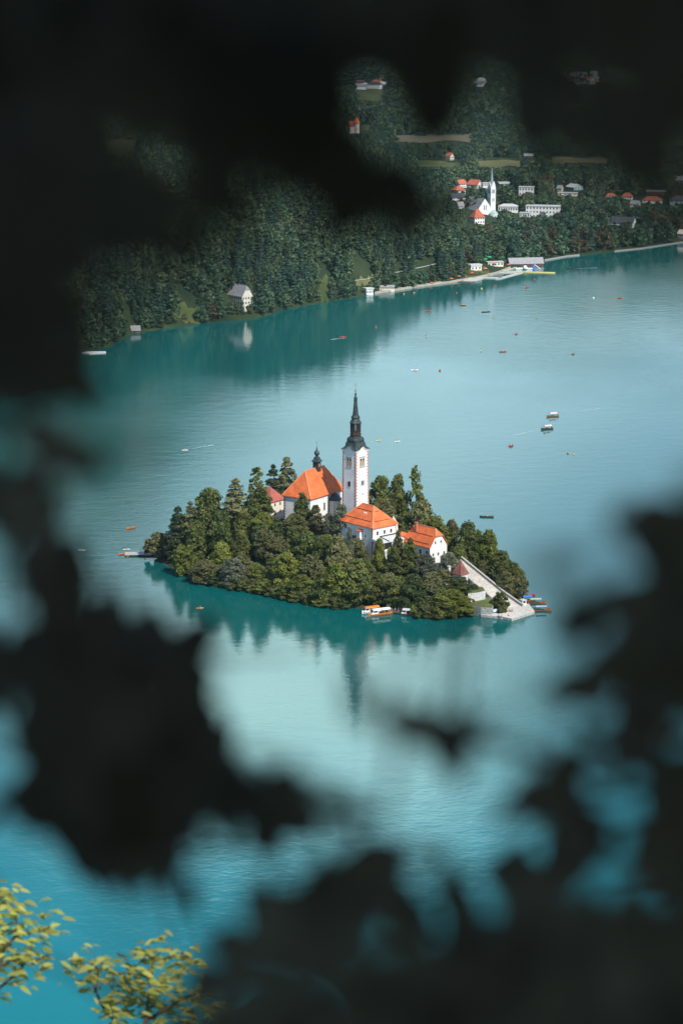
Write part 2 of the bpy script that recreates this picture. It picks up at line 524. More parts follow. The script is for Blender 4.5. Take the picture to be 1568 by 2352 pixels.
def grid_mesh(name, xs, ys, zf, m, parent=None):
    X, Y = np.meshgrid(xs, ys)
    Z = zf(X, Y)
    n, k = X.shape
    vs = np.stack([X, Y, Z], -1).reshape(-1, 3)
    i = np.arange(n * k).reshape(n, k)
    fs = np.stack([i[:-1, :-1], i[:-1, 1:], i[1:, 1:], i[1:, :-1]], -1).reshape(-1, 4)
    me = bpy.data.meshes.new(name)
    me.from_pydata(vs.tolist(), [], fs.tolist())
    me.polygons.foreach_set('use_smooth', [True] * len(me.polygons))
    me.materials.append(m)
    me.update()
    return link(name, me, parent)

M_land = mat('woodland_floor', (0.035, 0.045, 0.018), 0.95, 0.35, 0.02, 0.0, 0.1, col2=(0.085, 0.085, 0.032), detail=8)
# mountain rock shows where the slope is high up
def mountain_mat():
    m = bpy.data.materials.new('wooded_land_and_rock')
    m.use_nodes = True
    t = m.node_tree
    b = t.nodes['Principled BSDF']; b.inputs['Roughness'].default_value = 0.95; b.inputs['Specular IOR Level'].default_value = 0.1
    g = t.nodes.new('ShaderNodeNewGeometry')
    n1 = t.nodes.new('ShaderNodeTexNoise'); n1.inputs['Scale'].default_value = 0.018; n1.inputs['Detail'].default_value = 8
    n2 = t.nodes.new('ShaderNodeTexNoise'); n2.inputs['Scale'].default_value = 0.0035; n2.inputs['Detail'].default_value = 7; n2.inputs['Roughness'].default_value = 0.65
    for q in (n1, n2):
        t.links.new(g.outputs['Position'], q.inputs['Vector'])
    r1 = t.nodes.new('ShaderNodeValToRGB')
    r1.color_ramp.elements[0].color = (0.016, 0.030, 0.014, 1); r1.color_ramp.elements[0].position = 0.35
    r1.color_ramp.elements[1].color = (0.040, 0.055, 0.022, 1); r1.color_ramp.elements[1].position = 0.7
    t.links.new(n1.outputs['Fac'], r1.inputs['Fac'])
    sx = t.nodes.new('ShaderNodeSeparateXYZ'); t.links.new(g.outputs['Position'], sx.inputs[0])
    hgt = t.nodes.new('ShaderNodeMapRange'); hgt.inputs['From Min'].default_value = 140; hgt.inputs['From Max'].default_value = 320
    t.links.new(sx.outputs['Z'], hgt.inputs['Value'])
    r2 = t.nodes.new('ShaderNodeValToRGB'); r2.color_ramp.elements[0].position = 0.50; r2.color_ramp.elements[1].position = 0.58
    t.links.new(n2.outputs['Fac'], r2.inputs['Fac'])
    mu = t.nodes.new('ShaderNodeMath'); mu.operation = 'MULTIPLY'
    t.links.new(hgt.outputs[0], mu.inputs[0]); t.links.new(r2.outputs['Color'], mu.inputs[1])
    mxr = t.nodes.new('ShaderNodeMix'); mxr.data_type = 'RGBA'; mxr.inputs['B'].default_value = (0.22, 0.20, 0.18, 1)
    t.links.new(mu.outputs[0], mxr.inputs['Factor']); t.links.new(r1.outputs['Color'], mxr.inputs['A'])
    t.links.new(mxr.outputs['Result'], b.inputs['Base Color'])
    return m
M_land = mountain_mat()

# ------------------------------------------------------------------ the lake
def lake_mat():
    m = bpy.data.materials.new('lake_water')
    m.use_nodes = True
    t = m.node_tree
    t.nodes.clear()
    out = t.nodes.new('ShaderNodeOutputMaterial')
    b = t.nodes.new('ShaderNodeBsdfPrincipled')
    g = t.nodes.new('ShaderNodeNewGeometry')
    sx = t.nodes.new('ShaderNodeSeparateXYZ'); t.links.new(g.outputs['Position'], sx.inputs[0])
    # bluer near the bluff: shallower water, with reflected sky painted into the base colour
    mr = t.nodes.new('ShaderNodeMapRange'); mr.inputs['From Min'].default_value = 560; mr.inputs['From Max'].default_value = 880
    mr.interpolation_type = 'SMOOTHSTEP'
    t.links.new(sx.outputs['Y'], mr.inputs['Value'])
    mc = t.nodes.new('ShaderNodeMix'); mc.data_type = 'RGBA'
    mc.inputs['A'].default_value = (0.0, 0.165, 0.188, 1)
    mc.inputs['B'].default_value = (0.0, 0.086, 0.082, 1)
    t.links.new(mr.outputs[0], mc.inputs['Factor'])
    t.links.new(mc.outputs['Result'], b.inputs['Base Color'])
    b.inputs['IOR'].default_value = 1.33
    b.inputs['Specular IOR Level'].default_value = 0.5
    # wind patches: calmer and rougher water
    n0 = t.nodes.new('ShaderNodeTexNoise'); n0.inputs['Scale'].default_value = 0.006; n0.inputs['Detail'].default_value = 3
    mp0 = t.nodes.new('ShaderNodeMapping'); mp0.inputs['Scale'].default_value = (1.0, 0.6, 1)
    t.links.new(g.outputs['Position'], mp0.inputs['Vector']); t.links.new(mp0.outputs['Vector'], n0.inputs['Vector'])
    rr = t.nodes.new('ShaderNodeMapRange'); rr.inputs['From Min'].default_value = 0.35; rr.inputs['From Max'].default_value = 0.65
    rr.inputs['To Min'].default_value = 0.04; rr.inputs['To Max'].default_value = 0.11
    t.links.new(n0.outputs['Fac'], rr.inputs['Value'])
    t.links.new(rr.outputs[0], b.inputs['Roughness'])
    # ripples at two sizes
    mp1 = t.nodes.new('ShaderNodeMapping'); mp1.inputs['Rotation'].default_value = (0, 0, R(-22)); mp1.inputs['Scale'].default_value = (0.75, 1.0, 1)
    t.links.new(g.outputs['Position'], mp1.inputs['Vector'])
    n1 = t.nodes.new('ShaderNodeTexNoise'); n1.inputs['Scale'].default_value = 0.55; n1.inputs['Detail'].default_value = 4; n1.inputs['Roughness'].default_value = 0.6
    n2 = t.nodes.new('ShaderNodeTexNoise'); n2.inputs['Scale'].default_value = 0.12; n2.inputs['Detail'].default_value = 2
    t.links.new(mp1.outputs['Vector'], n1.inputs['Vector']); t.links.new(mp1.outputs['Vector'], n2.inputs['Vector'])
    b1 = t.nodes.new('ShaderNodeBump'); b1.inputs['Strength'].default_value = 1.0; b1.inputs['Distance'].default_value = 0.052
    amp = t.nodes.new('ShaderNodeMapRange'); amp.inputs['From Min'].default_value = 0.35; amp.inputs['From Max'].default_value = 0.65
    amp.inputs['To Min'].default_value = 0.5; amp.inputs['To Max'].default_value = 1.0
    t.links.new(n0.outputs['Fac'], amp.inputs['Value']); t.links.new(amp.outputs[0], b1.inputs['Strength'])
    b2 = t.nodes.new('ShaderNodeBump'); b2.inputs['Strength'].default_value = 1.0; b2.inputs['Distance'].default_value = 0.05
    t.links.new(n2.outputs['Fac'], b2.inputs['Height'])
    t.links.new(n1.outputs['Fac'], b1.inputs['Height']); t.links.new(b2.outputs['Normal'], b1.inputs['Normal'])
    t.links.new(b1.outputs['Normal'], b.inputs['Normal'])
    t.links.new(b.outputs[0], out.inputs['Surface'])
    return m
M_lake = lake_mat()
lake = MB().add([(-3000, -300, 0), (3000, -300, 0), (3000, 3600, 0), (-3000, 3600, 0)], [(0, 1, 2, 3)]).build('lake', M_lake)
tag(lake, kind='structure')

xs = np.unique(np.concatenate([np.linspace(-900, -320, 16), np.linspace(-320, 480, 134), np.linspace(480, 1800, 24)]))
ys = np.unique(np.concatenate([np.linspace(1100, 1500, 14), np.linspace(1500, 2400, 180), np.linspace(2400, 3400, 50), np.linspace(3400, 9500, 110)]))
land = grid_mesh('terrain', xs, ys, land_z, M_land)
tag(land, kind='structure')
xs = np.linspace(-9000, 9000, 90); ys = np.linspace(9450, 16000, 40)
mount = grid_mesh('mountains', xs, ys, lambda x, y: 760 + 1600 * np.exp(-((x + 1600) / 1150) ** 2 - ((y - 12300) / 1800) ** 2) + (vnoise(x, y, 1900, 5)) * 700 + vnoise(x, y, 500, 6) * 160 - smooth((9900 - y) / 450) * 500, M_land)
tag(mount, kind='structure')

# the wooded bluff the picture is taken from, steep under the camera
def bluff_z(x, y):
    s = y + (vnoise(x, y, 22, 7) - 0.5) * 9 * smooth((np.abs(y) - 3) / 10)
    z = np.where(s > 0.8, 248.2 - (s - 0.8) * 1.75, 248.2 + (0.8 - s) * 0.42)
    z = z + (vnoise(x, y, 7, 8) - 0.5) * 1.6 * smooth((np.abs(y) - 3) / 10)
    return np.maximum(z, -4)
bxs = np.unique(np.concatenate([np.linspace(-420, -20, 40), np.linspace(-20, 20, 41), np.linspace(20, 420, 40)]))
bys = np.unique(np.concatenate([np.linspace(-220, -10, 22), np.linspace(-10, 12, 30), np.linspace(12, 160, 50)]))
M_bluff = mat('leaf_litter', (0.15, 0.125, 0.09), 0.95, 0.4, 0.8, 0.3, 0.1)
bluff = grid_mesh('hillside', bxs, bys, bluff_z, M_bluff)
tag(bluff, kind='structure')

# ------------------------------------------------------------------ the island ground
isl_px = [(352, 1275), (372, 1292), (400, 1308), (450, 1332), (520, 1350), (600, 1366), (700, 1386), (780, 1396), (836, 1398), (880, 1396), (945, 1403), (962, 1417), (1020, 1421),
          (1085, 1408), (1155, 1418), (1176, 1421), (1226, 1405), (1212, 1386), (1206, 1368)]
ISL = [P(x, y, 0).xy for x, y in isl_px]
ISL += [Vector(q) for q in ((70, 958), (64, 978), (50, 1004), (28, 1032), (4, 1050), (-22, 1062), (-48, 1062), (-66, 1050), (-76, 1038))]
IA = np.array([[p.x, p.y] for p in ISL])

def isl_d(x, y):
    x = np.asarray(x, float); y = np.asarray(y, float)
    best = np.full(x.shape, 1e9); inside = np.zeros(x.shape, bool)
    n = len(IA)
    for i in range(n):
        a = IA[i]; b = IA[(i + 1) % n]
        ab = b - a
        t = np.clip(((x - a[0]) * ab[0] + (y - a[1]) * ab[1]) / (ab @ ab), 0, 1)
        d = np.hypot(x - a[0] - t * ab[0], y - a[1] - t * ab[1])
        best = np.minimum(best, d)
        c = ((a[1] > y) != (b[1] > y)) & (x < (b[0] - a[0]) * (y - a[1]) / (b[1] - a[1] + 1e-12) + a[0])
        inside ^= c
    return np.where(inside, best, -best)

ST0 = Vector((68.0, 931.5, 1.0)); ST1 = Vector((43.5, 967.5, 14.0))
_sa = (ST1 - ST0).xy.normalized()
def isl_z(x, y):
    d = isl_d(x, y)
    g = np.interp(x, [-80, -50, -15, 60, 80], [0.30, 0.45, 1.0, 1.0, 0.8])
    z = np.where(d < 0, np.maximum(d * 0.4, -4), 0.9 * smooth(d / 2.5) + g * 15.6 * smooth((d - 2) / np.interp(y - 0.55 * x, [945, 1005], [74, 32])))
    r = np.hypot((x + 6) / 27.0, (y - 1014) / 17.0)
    w = smooth((1.35 - r) / 0.5)
    z = z * (1 - w) + np.maximum(z, 16.6) * w
    # the steps are cut into the slope
    t = ((x - ST0.x) * _sa.x + (y - ST0.y) * _sa.y)
    L = (ST1 - ST0).xy.length
    perp = np.abs((x - ST0.x) * -_sa.y + (y - ST0.y) * _sa.x)
    sz = ST0.z + (ST1.z - ST0.z) * np.clip(t / L, 0, 1) - 0.9
    w2 = smooth((9.5 - perp) / 4.0) * ((t > -2) & (t < L + 3))
    z = z * (1 - w2) + np.minimum(z, sz) * w2
    return z
M_island = mat('island_earth', (0.03, 0.036, 0.016), 0.95, 0.3, 0.15, 0.3, 0.1, col2=(0.06, 0.062, 0.028))
island = grid_mesh('island_ground', np.linspace(-86, 84, 120), np.linspace(912, 1070, 112), isl_z, M_island)
tag(island, kind='structure')
def iz(x, y):
    return float(isl_z(np.array([x]), np.array([y]))[0])
def lz(x, y):
    return float(land_z(np.array([x]), np.array([y]))[0])
# ================================================================== BUILDING HELPERS
def hip_roof(x0, x1, y0, y1, z0, z1, axis='x', a=None, b=None, th=0.3):
    """closed roof solid over a rectangle; ridge along axis, set in by a and b from its ends (0 = gable end)"""
    mb = MB()
    if axis == 'x':
        ym = (y0 + y1) / 2
        a = (y1 - y0) / 2 if a is None else a
        b = a if b is None else b
        r0 = (x0 + a, ym, z1); r1 = (x1 - b, ym, z1)
    else:
        xm = (x0 + x1) / 2
        a = (x1 - x0) / 2 if a is None else a
        b = a if b is None else b
        r0 = (xm, y0 + a, z1); r1 = (xm, y1 - b, z1)
    lo = [(x0, y0, z0 - th), (x1, y0, z0 - th), (x1, y1, z0 - th), (x0, y1, z0 - th)]
    up = [(x0, y0, z0), (x1, y0, z0), (x1, y1, z0), (x0, y1, z0)]
    fs = [(3, 2, 1, 0), (0, 1, 5, 4), (1, 2, 6, 5), (2, 3, 7, 6), (3, 0, 4, 7)]
    if axis == 'x':
        fs += [(4, 5, 9, 8), (6, 7, 8, 9), (7, 4, 8), (5, 6, 9)]
    else:
        fs += [(4, 5, 8), (6, 7, 9), (7, 4, 8, 9), (5, 6, 9, 8)]
    return mb.add(lo + up + [r0, r1], fs)

def window(parent, face, u, z, w, h, W=0, L=0, frame=None, arch=False, proud=0.06, pane=None, fw=0.14):
    """a framed window on one wall of a building in the building's own axes; face x0, x1, y0 or y1"""
    frame = frame or M_white
    pane = pane or M_window
    def pt(uu, zz, o):
        if face == 'y0': return (uu, -o, zz)
        if face == 'y1': return (uu, L + o, zz)
        if face == 'x0': return (-o, uu, zz)
        return (W + o, uu, zz)
    def slab(mb, u0, u1, z0, z1, o0, o1):
        a = pt(u0, z0, o0); b = pt(u1, z1, o1)
        mb.box(min(a[0], b[0]), max(a[0], b[0]), min(a[1], b[1]), max(a[1], b[1]), z0, z1)
    f = MB()
    slab(f, u - w / 2 - fw, u - w / 2, z - fw, z + h + fw, -0.02, proud)
    slab(f, u + w / 2, u + w / 2 + fw, z - fw, z + h + fw, -0.02, proud)
    slab(f, u - w / 2, u + w / 2, z - fw, z, -0.02, proud + 0.05)
    slab(f, u - w / 2, u + w / 2, z + h, z + h + fw, -0.02, proud)
    fo = f.build('window', frame, parent)
    p = MB()
    if arch:
        pts = [(u - w / 2, z), (u + w / 2, z)] + [(u + w / 2 * math.cos(t), z + h - w / 2 + w / 2 * math.sin(t)) for t in np.linspace(0, math.pi, 9)]
        n = len(pts)
        p.add([pt(a, b, 0.0) for a, b in pts] + [pt(a, b, 0.03) for a, b in pts],
              [tuple(range(n)), tuple(range(2 * n - 1, n - 1, -1))] + [(i, (i + 1) % n, n + (i + 1) % n, n + i) for i in range(n)])
    else:
        slab(p, u - w / 2, u + w / 2, z, z + h, -0.01, 0.03)
    p.build('pane', pane, fo)
    return fo

def quoins(mb, x, y, z0, z1, dx, dy, h=0.42, lo=0.45, hi=0.8, proud=0.05):
    """alternating corner blocks wrapped round a vertical corner; dx, dy point into the building"""
    k = 0
    z = z0
    while z < z1:
        a, b = (hi, lo) if k % 2 else (lo, hi)
        xa, xb = sorted((x - proud * dx, x + a * dx)); ya, yb = sorted((y - proud * dy, y + b * dy))
        mb.box(xa, xb, ya, yb, z, z + h * 0.72)
        z += h; k += 1

AX = R(41.2)                  # the houses stand on one grid, the church on another

# ================================================================== BELL TOWER
TC = PY(816.0, 1176, 1010.0)
TB = 16.8
t = thing('bell_tower', 'tall white bell tower with red corner quoins and a black baroque spire', 'bell tower', (TC.x, TC.y, 0), R(46.4))
HT = 3.80
sh = MB()
zc = 49.6
lv = [(HT + 0.45, 10.0), (HT + 0.32, 18.0), (HT, zc)]
for hw, z in lv:
    sh.v += [(-hw, -hw, z), (hw, -hw, z), (hw, hw, z), (-hw, hw, z)]
for i in range(2):
    for k in range(4):
        sh.f.append((i * 4 + k, i * 4 + (k + 1) % 4, i * 4 + 4 + (k + 1) % 4, i * 4 + 4 + k))
sh.f += [(3, 2, 1, 0), (8, 9, 10, 11)]
shaft = sh.build('shaft', M_white, t)
for sx_, sy_ in ((-1, -1), (1, -1), (1, 1), (-1, 1)):
    q = MB()
    z = 17.2; k = 0
    while z < zc - 0.8:
        hw = HT + 0.32 * (zc - z) / (zc - 18.0) if z > 18 else HT + .33
        a, b = (0.95, 0.5) if k % 2 else (0.5, 0.95)
        x = hw * sx_; y = hw * sy_
        xa, xb = sorted((x + 0.06 * sx_, x - a * sx_)); ya, yb = sorted((y + 0.06 * sy_, y - b * sy_))
        q.box(xa, xb, ya, yb, z, z + 0.46)
        z += 0.64; k += 1
    q.build('quoins', M_quoin, t)

def side_verts(hw, zfun, n=12):
    """ring of points round a square, n per side; zfun(t) along each side, t in -1..1"""
    out = []
    for s_ in range(4):
        a = R(90) * s_
        for i in range(n):
            tt = -1 + 2 * i / n
            x, y = tt * hw, -hw
            out.append((x * math.cos(a) - y * math.sin(a), x * math.sin(a) + y * math.cos(a), zfun(tt)))
    return out
def archz(base, h):
    def f(tt):
        u = abs(tt)
        if u < 0.52:
            return base + h * 0.5 * (1 + math.cos(math.pi * u / 0.52))
        return base - 0.25 * smooth((u - 0.52) / 0.48)
    return f
def ring_mesh(mb, rings):
    n = len(rings[0]); o = len(mb.v)
    for r_ in rings:
        mb.v += r_
    for i in range(len(rings) - 1):
        for k in range(n):
            k2 = (k + 1) % n
            mb.f.append((o + i * n + k, o + i * n + k2, o + (i + 1) * n + k2, o + (i + 1) * n + k))
cm = MB()
ring_mesh(cm, [side_verts(HT + .01, lambda u: zc - 1.0), side_verts(HT + .12, archz(zc + 0.0, 1.3)), side_verts(HT + .42, archz(zc + 0.35, 1.35)),
               side_verts(HT + .46, archz(zc + 0.62, 1.35)), side_verts(HT - .6, lambda u: zc + 1.6)])
cm.build('cornice', M_white, t)
sk = MB()
ring_mesh(sk, [side_verts(HT + .50, archz(zc + 0.63, 1.36)), side_verts(HT + .62, archz(zc + 0.70, 1.38)), side_verts(HT + .55, archz(zc + 0.85, 1.36)),
               side_verts(HT - .15, archz(zc + 1.35, 0.95)), side_verts(HT - .65, archz(zc + 2.0, 0.5)), side_verts(2.95, lambda u: zc + 3.0), side_verts(2.8, lambda u: zc + 3.5),
               side_verts(2.2, lambda u: zc + 3.7)])
sk.build('skirt_roof', M_copper, t)
def oct_prof(prof):
    return [(r / math.cos(R(22.5)), z) for r, z in prof]
bu = MB()
def chamfer_ring(hw, z, c=0.28):
    a = hw * (1 - c)
    return [(-a, -hw, z), (a, -hw, z), (hw, -a, z), (hw, a, z), (a, hw, z), (-a, hw, z), (-hw, a, z), (-hw, -a, z)]
b0 = zc + 3.4
ring_mesh(bu, [chamfer_ring(2.6, b0), chamfer_ring(2.95, b0 + .25), chamfer_ring(3.05, b0 + .8), chamfer_ring(2.95, b0 + 1.4), chamfer_ring(2.6, b0 + 1.95), chamfer_ring(2.15, b0 + 2.3),
               chamfer_ring(1.95, b0 + 2.45)])
bu.f.append(tuple(range(len(bu.v) - 8, len(bu.v))))
bu.build('onion_bulge', M_copper, t)
ln = MB()
l0 = b0 + 2.4
o8 = R(22.5)
ln.lathe([(2.15, l0), (2.35, l0 + .1), (2.35, l0 + .7), (2.6, l0 + .85), (2.6, l0 + 1.1), (2.3, l0 + 1.2), (2.3, l0 + 1.9), (2.05, l0 + 2.0)], 8, rot=o8)
for k in range(8):
    a = o8 + R(45) * k
    c_, s_ = math.cos(a), math.sin(a)
    for off in (-0.16, 0.16):
        a2 = a + off
        ln.bar((2.02 * math.cos(a2), 2.02 * math.sin(a2), l0 + 1.9), (2.02 * math.cos(a2), 2.02 * math.sin(a2), l0 + 5.6), 0.42)
for k in range(8):   # arched heads and balustrades of the openings
    a = R(45) * k
    m_ = Vector((math.cos(a), math.sin(a), 0)); tn = Vector((-m_.y, m_.x, 0))
    for w_, z_ in ((0.45, l0 + 4.9), (0.62, l0 + 5.2)):
        for sgn in (-1, 1):
            c0 = m_ * 1.95 + tn * (sgn * (0.84 - w_ / 2))
            ln.bar((c0.x, c0.y, z_), (c0.x, c0.y, l0 + 5.6), w_, 0.3)
    c0 = m_ * 1.95
    ln.bar(c0 + tn * .7 + Vector((0, 0, l0 + 2.75)), c0 - tn * .7 + Vector((0, 0, l0 + 2.75)), 0.12)
ln.build('lantern', M_lantern, t)
lr = MB()
r0 = l0 + 5.55
lr.lathe([(2.1, r0), (2.65, r0 + .2), (2.7, r0 + .4), (2.3, r0 + .9), (1.95, r0 + 1.6), (1.75, r0 + 2.0), (1.5, r0 + 2.2), (2.0, r0 + 2.45), (2.0, r0 + 2.8), (1.75, r0 + 3.2), (1.4, r0 + 3.5)], 8, rot=o8)
lr.build('lantern_roof', M_copper, t)
sp = MB()
s0 = r0 + 3.4
sp.lathe([(1.45, s0), (1.32, s0 + .6), (0.72, s0 + 6.2), (0.88, s0 + 6.35), (0.88, s0 + 6.7), (0.55, s0 + 6.9), (0.85, s0 + 7.3), (0.8, s0 + 7.8), (0.4, s0 + 8.2), (0.28, s0 + 8.8), (0.55, s0 + 9.1), (0.5, s0 + 9.4), (0.16, s0 + 9.7), (0.1, s0 + 10.6)], 8, rot=o8)
sp.build('spire', M_copper, t)
MB().sphere((0, 0, s0 + 10.9), 0.42, 10, 8).build('ball', M_gold, t)
MB().tube([(0, 0, s0 + 11.2), (0, 0, s0 + 14.0)], 0.05).bar((-0.5, 0, s0 + 13.0), (0.5, 0, s0 + 13.0), 0.09).build('cross', M_iron, t)
# openings: frames are pale stone surrounds, louvres inside them
def tower_window(face, u, z, w, h, arch, pane, surround=None):
    f = thing_face(t, face, u, z, w, h, arch, pane, surround)
def thing_face(parent, face, u, z, w, h, arch, pane, surround):
    hw = HT + 0.32 * (zc - z) / (zc - 18.0)
    fr = MB()
    o = 0.10
    def put(mb, u0, u1, z0, z1, d0, d1):
        if face == 'left':
            mb.box(-hw - d1, -hw - d0, u0, u1, z0, z1)
        else:
            mb.box(u0, u1, -hw - d1, -hw - d0, z0, z1)
    put(fr, u - w / 2 - .16, u - w / 2, z - .12, z + h + .12, -.1, o)
    put(fr, u + w / 2, u + w / 2 + .16, z - .12, z + h + .12, -.1, o)
    put(fr, u - w / 2 - .16, u + w / 2 + .16, z - .3, z - .12, -.1, o + .05)
    fo = fr.build('window', surround or M_stone, parent)
    pts = [(u - w / 2, z), (u + w / 2, z)]
    if arch:
        pts += [(u + w / 2 * math.cos(a), z + h - w / 2 + w / 2 * math.sin(a)) for a in np.linspace(0, math.pi, 9)]
    else:
        pts += [(u + w / 2, z + h), (u - w / 2, z + h)]
    n = len(pts)
    def g(d): return [((-hw - d, a, b) if face == 'left' else (a, -hw - d, b)) for a, b in pts]
    MB().add(g(-.05) + g(.05), [tuple(range(n)), tuple(range(2 * n - 1, n - 1, -1))] + [(i, (i + 1) % n, n + (i + 1) % n, n + i) for i in range(n)]).build('pane', M_window, fo)
    if pane:
        lo = MB(); put(lo, u - w / 2 + .06, u + w / 2 - .06, z + .05, z + h * 0.72, .04, .09)
        lo.build('louvre', pane, fo)
for face, cu in (('left', 0.0), ('right', 0.0)):
    fr = MB()
    hw = HT + 0.03
    for u0, u1, z0, z1, d in ((-1.75, 1.75, 46.9, 47.15, .28), (-1.55, -1.3, 42.9, 46.9, .14), (1.3, 1.55, 42.9, 46.9, .14), (-1.75, 1.75, 42.5, 42.75, .24)):
        if face == 'left': fr.box(-hw - d, -hw + .1, u0, u1, z0, z1)
        else: fr.box(u0, u1, -hw - d, -hw + .1, z0, z1)
    fr.build('belfry_surround', mat('grey_window_stone', (0.36, 0.36, 0.33), 0.9, .1, 2), t)
    for u in (-0.72, 0.72):
        thing_face(t, face, u, 43.1, 0.95, 3.2, True, M_louvre, None)
thing_face(t, 'left', -0.1, 34.2, 1.5, 2.3, True, None, None)
for u in (-.5, .5):
    thing_face(t, 'right', u + .2, 34.8, 0.6, 1.9, True, None, None)
thing_face(t, 'right', 0.2, 30.6, 0.28, 0.7, False, None, None)
thing_face(t, 'right', 0.2, 22.7, 0.28, 0.7, False, None, None)
# faded painted panel under the belfry on the sunny side
hw = HT + .12
MB().box(-.5, .9, -hw - .03, -hw + .1, 38.6, 41.2).build('painted_panel', mat('faded_fresco', (0.72, 0.67, 0.58), .9, .16, 1.6, col2=(0.75, 0.72, 0.66)), t)

# ================================================================== CHURCH
CC = P(713, 1207, 17)
CRZ = R(55.5)
t = thing('church', 'white church with steep orange tiled roof and a small black turret on its ridge', 'church', (CC.x, CC.y, 0), CRZ)
CW, CL = 25.0, 14.0
ZE, ZR = 28.6, 39.0
MB().box(0, CW, 0, CL, 14.0, ZE - .1).build('wall', M_white, t)
roof = hip_roof(-.7, CW + .7, -.7, CL + .7, ZE, ZR, 'x', 6.6, 5.5).build('roof', M_orange, t)
rd = MB()
rd.bar((5.9, CL / 2, ZR + .03), (CW - 4.8, CL / 2, ZR + .03), .35, .25)
rd.bar((-.7, -.7, ZE + .05), (5.9, CL / 2, ZR + .05), .3, .22); rd.bar((-.7, CL + .7, ZE + .05), (5.9, CL / 2, ZR + .05), .3, .22)
rd.build('ridge_tiles', mat('ridge_tile', (0.62, 0.26, 0.13), .8, .1, 2), roof)
mb = MB(); quoins(mb, 0, CL, 14, ZE - .4, 1, -1, .62, .5, .9)
mb.build('quoins', M_darkquoin, t)
mb = MB(); quoins(mb, CW, 0, 14, ZE - .4, -1, 1, .62, .5, .9)
mb.build('quoins', M_darkquoin, t)
mb = MB()
mb.box(-.12, CW + .1, -.12, .0, ZE - .75, ZE - .3); mb.box(-.12, 0, 0, CL + .1, ZE - .75, ZE - .3)
mb.build('eaves_cornice', M_white, t)
for x in (5.2, 10.3):
    window(t, 'y0', x, 21.8, 1.1, 3.4, arch=True, frame=M_white)
window(t, 'y0', 7.8, 17.0, 1.2, 2.2, frame=M_stone)
window(t, 'x0', 10.5, 15.2, 1.2, 2.9, arch=True, frame=M_cream, pane=mat('pale_niche', (0.42, .42, .40), .9, .1, 1))
window(t, 'x0', 6.0, 15.2, 1.4, 3.0, arch=True, frame=M_cream)
MB().tube([(13.6, -.15, ZE - .3), (13.6, -.15, 15)], .09).build('downpipe', M_iron, t)
# apse chapel on the sunny side
ax_, ay_ = 17.2, 0.0
ap = MB()
ap.lathe([(3.3, 14), (3.3, 25.4)], 20, (ax_, ay_))
ap.build('apse', M_cream, t)
ar = MB().lathe([(3.65, 25.35), (3.7, 25.5), (2.6, 27.0), (1.2, 28.3), (0.05, 28.9)], 12, (ax_, ay_), rot=R(15))
ar.build('apse_roof', M_blacksheet, t)
for ang, w_, z_, h_, arc in ((-118, .9, 18.2, 2.0, False), (-62, .9, 21.0, 2.0, True)):
    a = R(ang)
    c = Vector((ax_ + 3.32 * math.cos(a), ay_ + 3.32 * math.sin(a)))
    tn = Vector((-math.sin(a), math.cos(a)))
    mb = MB().bar((c.x - tn.x * .45, c.y - tn.y * .45, z_ + h_ / 2), (c.x + tn.x * .45, c.y + tn.y * .45, z_ + h_ / 2), .14, h_)
    mb.build('apse_window', M_window, t)
# ridge turret
tx = 14.8
tu = MB().box(tx - 1.25, tx + 1.25, CL / 2 - 1.25, CL / 2 + 1.25, ZR - 3.2, ZR + 2.6)
tur = tu.build('turret', mat('black_slate_cladding', (0.03, .031, .034), .6, .3, 2), t)
MB().lathe([(1.7, ZR + 2.5), (2.5, ZR + 2.75), (2.45, ZR + 3.0), (1.55, ZR + 3.7), (1.5, ZR + 4.0), (1.2, ZR + 4.6), (.6, ZR + 5.0)], 4, (tx, CL / 2), R(45)).build('turret_skirt', M_copper, tur)
MB().lathe([(.55, ZR + 4.9), (.6, ZR + 5.2), (1.15, ZR + 5.9), (1.25, ZR + 6.4), (1.0, ZR + 7.0), (.5, ZR + 7.6), (.25, ZR + 8.3), (.1, ZR + 9.2), (.05, ZR + 9.4)], 10, (tx, CL / 2)).build('onion', M_copper, tur)
MB().tube([(tx, CL / 2, ZR + 9.3), (tx, CL / 2, ZR + 11.6)], .05).bar((tx - .4, CL / 2, ZR + 10.9), (tx + .4, CL / 2, ZR + 10.9), .07).build('finial', M_iron, tur)
MB().box(tx - .4, tx + .4, CL / 2 - 1.31, CL / 2 - 1.2, ZR + .4, ZR + 1.8).build('turret_louvre', M_louvre, tur)

# ================================================================== HIP-ROOFED HOUSE BEFORE THE TOWER
HC = P(855, 1214, 24.0)
t = thing('provost_house', 'large white house with orange hipped roof standing in front of the bell tower', 'house', (HC.x, HC.y, 0), AX)
HW, HL = 14.6, 21.6
e = .7
MB().box(e, HW - e, e, HL - e, 3.0, 23.9).build('wall', M_white, t)
roof = hip_roof(0, HW, 0, HL, 24.0, 31.3, 'y').build('roof', M_orange, t)
mb = MB()
for f_, in ((.27,), (.72,)):
    zz = 24 + 7.3 * f_
    i = HW / 2 * f_
    mb.bar((i - .05, i + 1.0, zz + .14), (i - .05, HL - i - 1.0, zz + .14), .14, .2)
    mb.bar((i + 1.0, i - .05, zz + .14), (HW - i - 1.0, i - .05, zz + .14), .14, .2)
mb.build('snow_guard', mat('rusty_rail', (0.16, .055, .035), .8, .2, 3), roof)
rd = MB()
rd.bar((HW / 2, HW / 2, 31.33), (HW / 2, HL - HW / 2, 31.33), .32, .22)
for c in ((0, 0), (HW, 0)):
    rd.bar((c[0], c[1], 24.05), (HW / 2, HW / 2, 31.33), .3, .2)
rd.bar((0, HL, 24.05), (HW / 2, HL - HW / 2, 31.33), .3, .2)
rd.build('ridge_tiles', MATS['ridge_tile'], roof)
